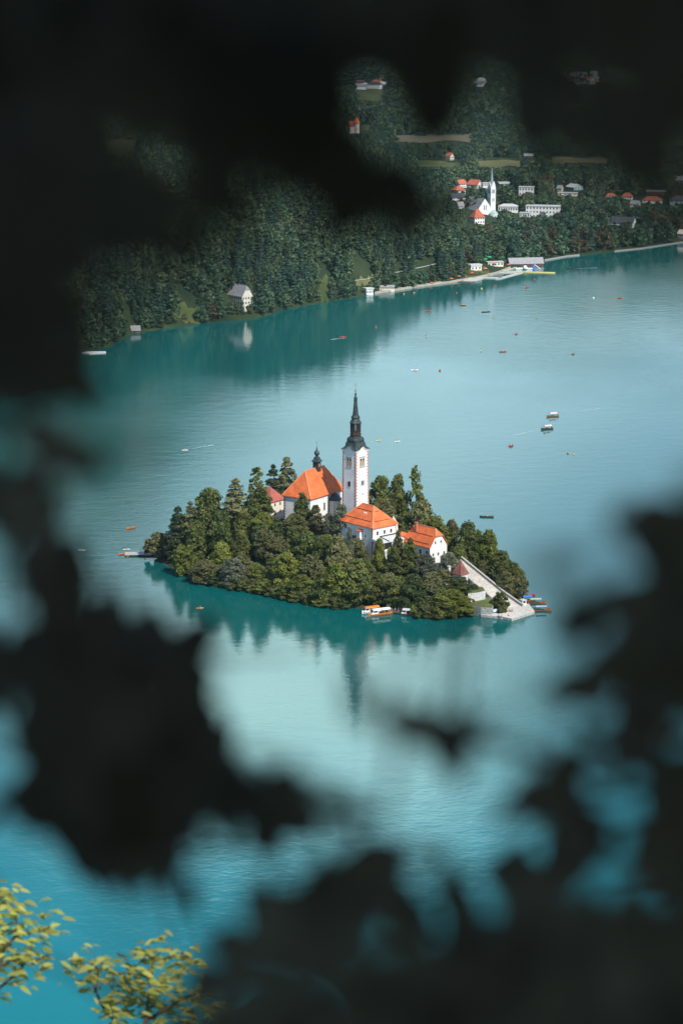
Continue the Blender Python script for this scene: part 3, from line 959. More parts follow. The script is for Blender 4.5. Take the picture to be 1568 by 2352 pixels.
for yy in (8.6, 9.7):
    MB().box(4.0, 4.7, yy, yy + .35, 27.6, 28.7).build('roof_vent', M_whitepaint, roof)
root = thing_face
class Off:      # window helper for walls set in by the eaves
    pass
def owindow(parent, face, u, z, w, h, off, frame=None, pane=None, **k):
    fo = window(parent, face, u, z, w, h, frame=frame, pane=pane, **k)
    d = {'x0': (off, 0, 0), 'y0': (0, off, 0)}[face]
    fo.location = d
    return fo
for u in (3.4, 7.3, 11.0):
    owindow(t, 'y0', u, 20.6, .95, 1.5, e, frame=M_stone)
for u in (17.6,):
    owindow(t, 'x0', u, 21.4, .9, 1.4, e, frame=M_stone)
for u, z in ((10.7, 15.5), (6.2, 15.5), (10.2, 11.8), (5.4, 11.4), (14.6, 16.5)):
    owindow(t, 'x0', u, z, .9, 1.3, e, frame=M_stone)
owindow(t, 'x0', 5.2, 19.5, .5, .6, e, frame=M_stone)
mb = MB(); quoins(mb, e, e, 4, 23.2, 1, 1, .55, .4, .75, .04)
mb.build('quoins', M_yellowtrim, t)
mb = MB(); quoins(mb, HW - e, e, 15, 23.2, -1, 1, .55, .4, .75, .04)
mb.build('quoins', M_yellowtrim, t)
# hanging privy and little balcony on the shaded wall
b_ = MB().box(e - 1.5, e, 7.0, 9.0, 18.0, 21.6).build('oriel', M_white, t)
mb = MB().add([(e - 1.7, 6.8, 21.6), (e - 1.7, 9.2, 21.6), (e, 9.2, 22.4), (e, 6.8, 22.4), (e - 1.7, 6.8, 21.4), (e - 1.7, 9.2, 21.4), (e, 9.2, 21.4), (e, 6.8, 21.4)],
              [(0, 3, 2, 1), (4, 5, 6, 7), (0, 1, 5, 4), (1, 2, 6, 5), (2, 3, 7, 6), (3, 0, 4, 7)])
mb.build('oriel_roof', M_redtile, b_)
mb = MB().box(e - 1.4, e, 9.1, 11.8, 17.9, 18.1)
for yy in np.linspace(9.15, 11.75, 7):
    mb.box(e - 1.4, e - 1.33, yy - .04, yy + .04, 18.1, 19.3)
mb.box(e - 1.42, e - 1.3, 9.1, 11.8, 19.25, 19.4); mb.box(e - 1.4, e - 1.32, 9.1, 11.8, 18.2, 19.0)
mb.build('balcony', M_lantern, t)
MB().tube([(e - .1, e + .25, 23.6), (e - .1, e + .25, 5)], .09).build('downpipe', M_iron, t)

# flat-roofed annex in front of it
t = thing('annex', 'low annex with pale sheet roof in front of the hipped house', 'annex', (HC.x, HC.y, 0), AX)
MB().box(1.0, 12.6, -4.6, .65, 4.0, 18.6).build('wall', M_white, t)
MB().add([(0.2, -5.3, 18.6), (13.4, -5.3, 18.6), (13.4, .66, 19.6), (.2, .66, 19.6), (0.2, -5.3, 18.35), (13.4, -5.3, 18.35), (13.4, .66, 18.35), (.2, .66, 18.35)],
         [(0, 1, 2, 3), (7, 6, 5, 4), (0, 4, 5, 1), (1, 5, 6, 2), (2, 6, 7, 3), (3, 7, 4, 0)]).build('roof', M_greysheet, t)
MB().bar((4.6, -5.35, 18.85), (4.6, .6, 19.75), .2, .3).bar((4.6, .4, 19.8), (13.3, .4, 19.8), .3, .4).build('roof_edge', M_iron, t)
MB().box(1.4, 12.2, -4.72, -4.6, 15.6, 18.2).build('window_band', M_window, t)
mb = MB()
for x in (.9, 6.4, 12.5):
    mb.box(x, x + .5, -4.95, -4.55, 3.5, 18.3)
mb.build('pier', M_white, t)

# ================================================================== GABLED HOUSE AT THE HEAD OF THE STEPS
GC = P(985, 1259, 17.0)
t = thing('chaplain_house', 'white house with orange half hipped roof and brick chimney beside the stone steps', 'house', (GC.x, GC.y, 0), AX)
GW, GL = 10.6, 17.0
MB().box(.5, GW - .5, 0.0, GL, 4.0, 17.0).build('wall', M_white, t)
hp = 2.3         # half hip
zg = 24.1
zh = zg - 2.6
xg = GW / 2
f_ = (zg - zh) / (zg - 17.0)
xa = xg - (xg) * f_; xb = GW - xa
MB().add([(.5, .03, 16.9), (GW - .5, .03, 16.9), (GW - .5 - (xa), .03, zh), (xa + .5, .03, zh), (.5, .4, 16.9), (GW - .5, .4, 16.9), (GW - .5 - xa, .4, zh), (xa + .5, .4, zh)],
         [(0, 1, 2, 3), (7, 6, 5, 4), (0, 4, 5, 1), (1, 5, 6, 2), (2, 6, 7, 3), (3, 7, 4, 0)]).build('gable', M_white, t)
y0 = -.45
V = [(0, y0, 17.0), (xa, y0, zh), (xb, y0, zh), (GW, y0, 17.0), (xg, y0 + hp, zg), (xg, GL - 3, zg), (0, GL + .4, 17.0), (GW, GL + .4, 17.0)]
Vb = [(a, b, c - .28) for a, b, c in V]
n = len(V)
fs = [(0, 1, 4, 5, 6), (1, 2, 4), (2, 3, 7, 5, 4), (6, 5, 7)]
mb = MB().add(V + Vb, [tuple(reversed(f)) for f in fs] + [tuple(i + n for i in f) for f in fs])
for a, b in ((0, 1), (1, 2), (2, 3), (3, 7), (7, 6), (6, 0)):
    mb.f.append((a, b, b + n, a + n))
roof = mb.build('roof', M_orange, t)
rd = MB().bar((xg, y0 + hp, zg + .05), (xg, GL - 3, zg + .05), .32, .22).bar((xa, y0, zh + .05), (xg, y0 + hp, zg + .05), .28, .2).bar((xb, y0, zh + .05), (xg, y0 + hp, zg + .05), .28, .2)
rd.build('ridge_tiles', MATS['ridge_tile'], roof)
mb = MB()
for g in (.16, .58):
    zz = 17 + (zg - 17) * g
    mb.bar((xg * g - .05, 1.2, zz + .15), (xg * g - .05, GL - 1.5, zz + .15), .14, .2)
mb.build('snow_guard', MATS['rusty_rail'], roof)
ch = MB().box(xg - 2.1, xg - 1.2, 11.2, 12.3, 20.5, 25.2).build('chimney', mat('brick', (.42, .16, .10), .9, .25, 5), roof)
MB().box(xg - 2.25, xg - 1.05, 11.05, 12.45, 25.2, 25.45).build('chimney_cap', M_redtile, ch)
for x in (3.5, 6.6):
    window(t, 'y0', x, 18.2, .75, 1.15, frame=M_white)
for x in (2.3, 5.2, 8.4):
    window(t, 'y0', x, 13.2, .8, 1.2, frame=M_white)
for x in (3.2, 7.0):
    window(t, 'y0', x, 8.7, .8, 1.2, frame=M_white)
for u in (1.8, 5.8, 9.5, 13.3):
    owindow(t, 'x0', u, 13.6, 1.1, 1.7, .5, frame=M_stone)
MB().box(.2, .55, 2.6, GL - 2, 11.6, 12.2).build('string_course', M_greysheet, t)
MB().tube([(.45, .2, 16.7), (.45, .2, 6)], .08).build('downpipe', M_iron, t)

# ================================================================== RED-ROOFED HOUSE LEFT OF THE CHURCH
KC = PY(623, 1153.5, 1031.0)
t = thing('sexton_house', 'cream house with dull red pyramid roof behind the left end of the church', 'house', (KC.x, KC.y, 0), R(50))
ze = KC.z
MB().box(.5, 9.0, .5, 10.0, 12, ze - .1).build('wall', M_cream, t)
hip_roof(0, 9.5, 0, 10.5, ze, ze + 5.4, 'y', 4.6, 4.6).build('roof', M_pinktile, t)
for u, z in ((3.0, ze - 2.3), (6.4, ze - 2.3), (6.4, ze - 5.6)):
    owindow(t, 'y0', u, z, .8, 1.2, .5, frame=M_stone)
MB().box(2.5, 3.5, .44, .6, ze - 6.6, ze - 4.4).build('door', M_wood, t)
for u in (3.0, 7.0):
    owindow(t, 'x0', u, ze - 2.4, .8, 1.2, .5, frame=M_stone)
MB().box(-.5, 10.2, -2.2, -1.8, 11, ze - 6.2).build('terrace_wall', M_cream, t)

# ================================================================== TERRACE WALLS
a = P(640, 1211, 15.5); b = P(668, 1213, 15.5); c_ = P(705, 1218, 15.5)
mb = MB()
for p, q_ in ((a, b), (b, c_)):
    mb.bar((p.x, p.y, 12.5), (q_.x, q_.y, 12.5), .5, 6.0)
w = mb.build('terrace_wall', M_greystone)
tag(w, 'grey stone terrace wall below the left end of the church', 'wall')
# balustrade with obelisks between the two orange roofs
A_ = HC.xy + Vector((math.cos(AX), math.sin(AX))) * 15.5 + Vector((-math.sin(AX), math.cos(AX))) * 2.0
B_ = A_ + Vector((math.cos(AX), math.sin(AX))) * 6.5 + Vector((-math.sin(AX), math.cos(AX))) * 9.5
t = thing('balustrade', 'white terrace balustrade with pointed obelisks between the two orange roofs', 'balustrade', (A_.x, A_.y, 0), 0)
dv = B_ - A_
mb = MB().bar((0, 0, 18.6), (dv.x, dv.y, 18.6), .6, 4.2)
mb.bar((0, 0, 20.8), (dv.x, dv.y, 20.8), .8, .25)
mb.build('parapet', M_white, t)
for f in (.02, .33, .62, .93):
    MB().lathe([(.5, 20.7), (.5, 21.3), (.62, 21.35), (.4, 21.6), (.42, 22.6), (.18, 24.0), (.02, 24.4)], 8, (dv.x * f, dv.y * f)).build('obelisk', M_white, t)
t = thing('garden_house', 'small pavilion with little orange roof on the terrace beside the balustrade', 'pavilion', (A_.x - .4, A_.y - 1.4, 0), AX)
MB().box(-.2, 3.8, -3.6, 0, 12, 19.2).build('wall', M_white, t)
hip_roof(-.6, 4.2, -4.0, .4, 19.2, 20.4, 'x').build('roof', M_orange, t)

# ================================================================== STEPS, WALLS AND LANDING
d2 = _sa
nrm = Vector((d2.y, -d2.x))             # to the right of the climb, away from the camera
if nrm.y < 0: nrm = -nrm
Lst = (ST1 - ST0).xy.length
NS = 46
mb = MB()
def halfw(f):
    return (3.6 + 2.2 * max(0, 1 - f * 5), 3.2 + .9 * max(0, 1 - f * 5))
for i in range(NS):
    f0 = i / NS; f1 = (i + 1) / NS
    z1 = ST0.z + (ST1.z - ST0.z) * (i + 1) / NS
    l0_, r0_ = halfw(f0); l1_, r1_ = halfw(f1)
    c0 = ST0.xy + d2 * (Lst * f0); c1 = ST0.xy + d2 * (Lst * f1 + .02)
    mb.prism([c0 - nrm * l0_, c0 + nrm * r0_, c1 + nrm * r1_, c1 - nrm * l1_][::-1] if (nrm.x * d2.y - nrm.y * d2.x) < 0 else [c0 - nrm * l0_, c0 + nrm * r0_, c1 + nrm * r1_, c1 - nrm * l1_], z1 - 8.0, z1)
M_step = mat('worn_stone_step', (0.50, 0.47, 0.41), .9, .14, .8, .1, col2=(.62, .58, .51))
w = mb.build('stone_staircase', M_step)
tag(w, 'broad straight flight of pale stone steps climbing from the landing', 'staircase')
mb = MB(); cp = MB()
for f0, f1 in [(i / 12, (i + 1) / 12) for i in range(12)]:
    a = ST0.xy + d2 * (Lst * f0) + nrm * (halfw(f0)[1] + .35); b = ST0.xy + d2 * (Lst * f1) + nrm * (halfw(f1)[1] + .35)
    za = ST0.z + (ST1.z - ST0.z) * f0; zb = ST0.z + (ST1.z - ST0.z) * f1
    mb.bar((a.x, a.y, za - 2.4), (b.x, b.y, zb - 2.4), .6, 6.9)
    cp.bar((a.x, a.y, za + 1.13), (b.x, b.y, zb + 1.13), .85, .18)
t = thing('parapet_wall', 'grey stone parapet wall running up the far side of the steps', 'wall', (0, 0, 0))
mb.build('wall', M_greystone, t)
cp.build('coping', mat('grey_coping', (.40, .38, .35), .9, .2, 1.5, .2), t)
mb = MB()
for f0, f1 in ((.16, .30), (.30, .46), (.5, .62)):
    a = ST0.xy + d2 * (Lst * f0) - nrm * (halfw(f0)[0] + .3); b = ST0.xy + d2 * (Lst * f1) - nrm * (halfw(f1)[0] + .3)
    za = ST0.z + (ST1.z - ST0.z) * f0; zb = ST0.z + (ST1.z - ST0.z) * f1
    mb.bar((a.x, a.y, za - 2.3), (b.x, b.y, zb - 2.3), .5, 5.6)
w = mb.build('side_wall', M_greystone)
tag(w, 'low grey wall along the near side of the steps beside the lawns', 'wall')

def pl(x, y, z):
    p = P(x, y, z)
    return (p.x, p.y)
poly = [pl(1086, 1404, 1.0), pl(1104, 1411.5, 1.0), pl(1154, 1416.5, 1.0), pl(1175, 1421, 1.0), pl(1227, 1404.5, 1.0), pl(1214, 1386.5, 1.0), pl(1194, 1385.5, 1.0), pl(1160, 1408, 1.0), pl(1120, 1404, 1.0), pl(1095, 1400.5, 1.0)]
t = thing('landing_stage', 'pale stone landing stage at the foot of the steps', 'landing', (0, 0, 0))
MB().prism(poly, -2.5, 0.88).build('base', M_rubble, t)
MB().prism(poly, 0.88, 1.02).build('paving', M_step, t)

# terraced lawns by the steps
def terrace(name, label, quad, z, zb, face_m, lawn_m):
    t = thing(name, label, 'terrace', (0, 0, 0))
    pts = [pl(x, y, z) for x, y in quad]
    MB().prism(pts, zb, z - .12).build('retaining_wall', face_m, t)
    c = Vector((sum(p[0] for p in pts) / len(pts), sum(p[1] for p in pts) / len(pts)))
    MB().prism([tuple(c + (Vector(p) - c) * .96) for p in pts], z - .12, z + .1).build('lawn', lawn_m, t)
    return t
terrace('terraced_lawn', 'lower sloping lawn above the rubble wall beside the landing', [(1081, 1389), (1104, 1394), (1130, 1396), (1136, 1380), (1128, 1372), (1104, 1371), (1086, 1379)], 4.0, -1, M_rubble, M_lawn)
terrace('terraced_lawn', 'upper lawn held by the white retaining wall beside the steps', [(1074, 1363), (1096, 1360.5), (1114, 1356.5), (1108, 1348), (1090, 1349), (1078, 1354)], 7.6, 1, mat('whitewashed_wall', (.55, .54, .52), .9, .18, 1.2, .2, col2=(.72, .71, .69)), M_lawn)
for (x, y, z, lab) in ((1080, 1400, 1.0, 'slim whitewashed gate pillar at the corner of the rubble wall'), (1030, 1324, 8.5, 'white square pillar with flat cap left of the red roofed chapel')):
    p = P(x, y, z)
    t = thing('pillar', lab, 'pillar', (p.x, p.y, z - 1), AX)
    MB().box(-.55, .55, -.55, .55, -1, 5.0).build('shaft', MATS['whitewashed_wall'], t)
    MB().box(-.7, .7, -.7, .7, 5.0, 5.4).build('cap', M_brownwall if z < 2 else M_stone, t)
# chapel with pyramid roof
ce = P(1058.0, 1321.5, 11.0)
t = thing('chapel', 'small chapel with mottled dark red pyramid roof beside the steps', 'chapel', (ce.x, ce.y, 0), R(45))
MB().box(.25, 4.45, .25, 4.45, 4, 11.0).build('wall', M_white, t)
rf = MB().lathe([(3.55, 10.85), (3.6, 11.0), (2.0, 13.4), (.08, 16.4)], 4, (2.35, 2.35), R(45)).build('roof', M_oldtile, t)
MB().lathe([(.22, 16.2), (.25, 16.6), (.05, 16.9)], 6, (2.35, 2.35)).build('finial', M_stone, rf)
window(t, 'y0', 2.35, 8.0, .9, 1.6, arch=True, frame=M_white).location = (0, .25, 0)
w = MB().bar((*pl(1008, 1325, 8), 6.5), (*pl(1026, 1338, 8), 5.2), .6, 3.6).build('garden_wall', M_greystone)
tag(w, 'short sloping grey garden wall between the trees left of the chapel', 'wall')

# path along the wooded left part
def path_strip(pts, z, wd):
    mb = MB()
    ps = [P(x, y, zz) for (x, y), zz in zip(pts, z)]
    L_, R_ = [], []
    for i, p in enumerate(ps):
        d = (ps[min(i + 1, len(ps) - 1)] - ps[max(0, i - 1)]).xy.normalized()
        n_ = Vector((-d.y, d.x)) * wd / 2
        zz = max(iz(p.x, p.y), iz(p.x + n_.x, p.y + n_.y), iz(p.x - n_.x, p.y - n_.y)) + .25
        L_.append((p.x + n_.x, p.y + n_.y, zz)); R_.append((p.x - n_.x, p.y - n_.y, zz))
    mb.add(L_ + R_, [(i, i + 1, len(ps) + i + 1, len(ps) + i) for i in range(len(ps) - 1)])
    return mb
def isl_ray(x, y):
    d = ray(x, y)
    Y = np.linspace(905, 1080, 900)
    tt = Y / d.y
    zz = CAM_H + d.z * tt
    h = np.nonzero(zz <= isl_z(d.x * tt, Y))[0]
    i = h[0] if len(h) else 450
    return Vector((d.x * tt[i], Y[i], float(zz[i])))
pp = [(430, 1262), (470, 1258), (512, 1268), (560, 1264), (600, 1259), (640, 1256), (690, 1250)]
zz = [isl_ray(x, y).z for x, y in pp]
w = path_strip(pp, zz, 3.0).build('path', mat('gravel_path', (.42, .39, .33), .95, .15, 1.0), None)
tag(w, kind='structure')
# little hut among the trees
p = isl_ray(492, 1292)
t = thing('hut', 'small hut with rusty red roof hidden among the trees at the left of the island', 'hut', (p.x, p.y, p.z - .5), R(20))
MB().box(0, 5.0, 0, 3.6, -1, 2.6).build('wall', M_cream, t)
hip_roof(-.5, 5.5, -.5, 4.1, 2.6, 4.4, 'x', 0, 0).build('roof', M_oldtile, t)
# ================================================================== TREES
def rnd_dirs(rng, n):
    v = rng.normal(size=(n, 3)); return v / np.linalg.norm(v, axis=1)[:, None]

def leaf_axes(rng, nrm, size, asp=0.6):
    n = len(nrm)
    r = rng.normal(size=(n, 3))
    u = np.cross(nrm, r); u /= np.linalg.norm(u, axis=1)[:, None] + 1e-9
    v = np.cross(nrm, u)
    return u * size[:, None], v * (size * asp)[:, None]

def crown_broad(rng, n, leaf, rad=5.5, z0=3.0, z1=16.0, lumps=22, shape=0.0, sparse=0.0):
    """leaf clumps spread over many uneven lumps inside an egg-shaped crown"""
    cs, rs = [], []
    ph = rng.uniform(0, 6.28, 3)
    off = rng.uniform(0, 6.28)
    H = z1 - z0
    for i in range(lumps):
        tt = 0.04 + 0.93 * (i + rng.uniform(0, 1)) / lumps
        w = math.sin(math.pi * tt ** (0.72 - .2 * shape)) ** (0.62 + 0.5 * shape)
        a = off + i * 2.39996 + rng.normal(0, .35)
        irr = 1 + .16 * math.sin(a + ph[0] + 3 * tt) + .12 * math.sin(2 * a + ph[1]) + .10 * math.sin(7 * tt + ph[2])
        rad_ = rad * w * irr
        f = rng.uniform(.5, .88) if rng.uniform() < .8 else rng.uniform(0, .5)
        r = rad * (.14 + .30 * rng.uniform() ** 1.7) * (.5 + .5 * w)
        r = min(r, H * .12 + .2)
        cs.append((rad_ * f * math.cos(a), rad_ * f * math.sin(a), z0 + H * tt - r * .35)); rs.append(r)
    cs = np.array(cs); rs = np.array(rs)
    lt = rng.uniform(0.2, 0.8, lumps); lh = rng.uniform(0, .5, lumps)
    p = rs ** 2 / np.sum(rs ** 2)
    k = rng.choice(lumps, n, p=p)
    d = rnd_dirs(rng, n)
    d[:, 2] = np.where(d[:, 2] < -0.25, -d[:, 2] * rng.uniform(0, 1, n), d[:, 2])
    d /= np.linalg.norm(d, axis=1)[:, None]
    rr = rs[k] * (1 - np.abs(rng.normal(0, 0.22, n)) + rng.normal(0, .14, n))
    pos = cs[k] + d * rr[:, None] * np.array([1.08, 1.08, .95])
    pos = pos + rng.normal(0, leaf * .35, pos.shape)
    if sparse:
        keep = vnoise(pos[:, 0] * 3 + pos[:, 2], pos[:, 1] * 3 - pos[:, 2], 3.1, rng.integers(99)) > sparse
        pos, d, k = pos[keep], d[keep], k[keep]
    m = len(pos)
    nr = d * 0.6 + rnd_dirs(rng, m) * 0.75 + np.array([0, 0, 0.35])
    nr /= np.linalg.norm(nr, axis=1)[:, None]
    sz = leaf * rng.uniform(0.55, 1.25, m)
    u, v = leaf_axes(rng, nr, sz)
    tint = np.stack([np.clip(lt[k] + rng.normal(0, .16, m), 0, 1), np.clip(lh[k] + rng.normal(0, .12, m), 0, 1)], 1)
    return pos, u, v, tint

def crown_conifer(rng, n, leaf, rad=3.4, z0=1.5, z1=18.0, tiers=15, droop=0.35, ragged=0.3, power=0.85):
    t = (np.arange(tiers) + rng.uniform(0, .8, tiers)) / tiers * 0.97
    ti = rng.integers(0, tiers, n)
    w = (1 - t[ti]) ** power
    keep = rng.uniform(0, 1, n) < (0.15 + 0.85 * w)
    ti, w = ti[keep], w[keep]
    m = len(ti)
    nb = 9
    ph0 = rng.uniform(0, 6.28, tiers)
    br = rng.uniform(1 - ragged, 1 + ragged * .4, (tiers, nb))
    bi = rng.integers(0, nb, m)
    a = ph0[ti] + bi * 2 * np.pi / nb + rng.normal(0, .16, m)
    f = np.sqrt(rng.uniform(0.02, 1, m))
    r = rad * w * br[ti, bi] * f
    z = z0 + (z1 - z0) * t[ti] + (z1 - z0) / tiers * .5 - droop * r + rng.normal(0, .18, m) + 0.25
    pos = np.stack([r * np.cos(a), r * np.sin(a), z], 1)
    top = np.stack([rng.normal(0, .12, 30), rng.normal(0, .12, 30), z1 - rng.uniform(0, 1.8, 30)], 1)
    pos = np.concatenate([pos, top]); a = np.concatenate([a, rng.uniform(0, 6.28, 30)]); m += 30
    lt_ = np.concatenate([rng.uniform(.25, .75, (tiers, nb))[ti, bi], np.full(30, .6)])
    nr = np.stack([np.cos(a) * .55, np.sin(a) * .55, np.full(m, .7)], 1) + rnd_dirs(rng, m) * .5
    nr /= np.linalg.norm(nr, axis=1)[:, None]
    sz = leaf * rng.uniform(.55, 1.2, m)
    u, v = leaf_axes(rng, nr, sz, .5)
    tint = np.stack([np.clip(lt_ + rng.normal(0, .15, m), 0, 1), np.clip(rng.normal(.2, .15, m), 0, 1)], 1)
    return pos, u, v, tint

def trunk_mesh(rng, h, r, limbs, spread, z0, m, name='trunk'):
    mb = MB()
    pts = [(0, 0, -1.5)]
    x = y = 0.0
    for i in range(1, 7):
        x += rng.normal(0, .12); y += rng.normal(0, .12)
        pts.append((x, y, h * i / 6))
    mb.tube(pts, [r * 1.25] + [r * (1 - .14 * i) for i in range(1, 7)], 7)
    for i in range(limbs):
        a = rng.uniform(0, 6.28); k = rng.uniform(z0, .85)
        b = Vector(pts[1 + int(k * 5)])
        d = Vector((math.cos(a), math.sin(a), rng.uniform(.35, .9)))
        L = spread * rng.uniform(.6, 1.0) * (1.1 - .5 * k)
        q = b + d * L * .5 + Vector((0, 0, .2)); e_ = b + d * L + Vector((0, 0, L * .15))
        mb.tube([b, q, e_], [r * .45, r * .3, r * .08], 5)
    return mb.mesh(name, m)

RNG = np.random.default_rng(7)
CROWNS = {}
def make_crowns(key, fn, count, **k):
    CROWNS[key] = [quads_mesh('crown', *fn(np.random.default_rng(100 + 17 * i + sum(map(ord, key))), **k), None) for i in range(count)]
def qm(key, count, fn, m, **k):
    out = []
    for i in range(count):
        out.append(quads_mesh('crown', *fn(np.random.default_rng(100 + 17 * i + sum(map(ord, key))), **k), MATS[m]))
    CROWNS[key] = out
for nm in ('broad_leaf', 'bright_leaf', 'olive_leaf', 'grey_green_leaf'):
    qm('b_' + nm, 4, crown_broad, nm, n=11500, leaf=.42, lumps=90, z0=0.3)
    qm('s_' + nm, 2, crown_broad, nm, n=4600, leaf=.38, lumps=30, z0=0.2, z1=6.0, rad=3.6)
qm('t_broad_leaf', 3, crown_broad, 'broad_leaf', n=9000, leaf=.40, lumps=90, z0=.5, z1=20.0, rad=4.0, shape=.55)
qm('t_olive_leaf', 2, crown_broad, 'olive_leaf', n=8000, leaf=.40, lumps=80, z0=.5, z1=20.0, rad=4.0, shape=.5, sparse=.22)
qm('sp_grey_green_leaf', 2, crown_broad, 'grey_green_leaf', n=4600, leaf=.38, lumps=50, z0=2.0, z1=14.0, rad=3.6, sparse=.4)
qm('sp_broad_leaf', 2, crown_broad, 'broad_leaf', n=5600, leaf=.40, lumps=56, z0=4.0, z1=20.0, rad=2.8, sparse=.38)
qm('c_dark_needle', 3, crown_conifer, 'dark_needle', n=8500, leaf=.42, rad=4.2)
qm('l_olive_leaf', 3, crown_conifer, 'olive_leaf', n=6500, leaf=.42, ragged=.6, tiers=14, droop=.2, power=.75, rad=4.8)
TRUNKS = {
    'b': [trunk_mesh(RNG, 11, .42, 7, 4.6, .25, M_bark) for _ in range(3)],
    's': [trunk_mesh(RNG, 3.6, .16, 5, 2.4, .05, M_bark) for _ in range(2)],
    't': [trunk_mesh(RNG, 16, .38, 8, 3.0, .2, M_bark) for _ in range(2)],
    'sp': [trunk_mesh(RNG, 15, .24, 8, 2.4, .3, M_palebark) for _ in range(2)],
    'c': [trunk_mesh(RNG, 16.5, .32, 4, 1.5, .1, M_bark) for _ in range(2)],
    'l': [trunk_mesh(RNG, 17, .30, 8, 2.6, .15, M_palebark) for _ in range(2)],
}
DIMS = {'b': (11.5, 16.4), 's': (7.6, 6.2), 't': (8.6, 20.3), 'sp': (6.6, 17.0), 'c': (6.4, 18.0), 'l': (7.2, 18.0)}
NAMES = {'b': 'broadleaf_tree', 's': 'shrub', 't': 'tall_tree', 'sp': 'sparse_tree', 'c': 'conifer_tree', 'l': 'larch_tree'}
CATS = {'b': 'tree', 's': 'shrub', 't': 'tree', 'sp': 'tree', 'c': 'tree', 'l': 'tree'}
TCOUNT = [0]
def tree(kind, leafname, x, y, z, w, h, label, group=None, rng=RNG):
    k = kind + '_' + leafname
    TCOUNT[0] += 1
    dw, dh = DIMS[kind]
    t = thing(NAMES[kind], label, CATS[kind], (x, y, z), rng.uniform(0, 6.28), group)
    t.scale = (w / dw, w / dw, h / dh)
    tr = link('trunk', TRUNKS[kind][TCOUNT[0] % len(TRUNKS[kind])], t)
    cr = link('crown', CROWNS[k][TCOUNT[0] % len(CROWNS[k])], t)
    return t

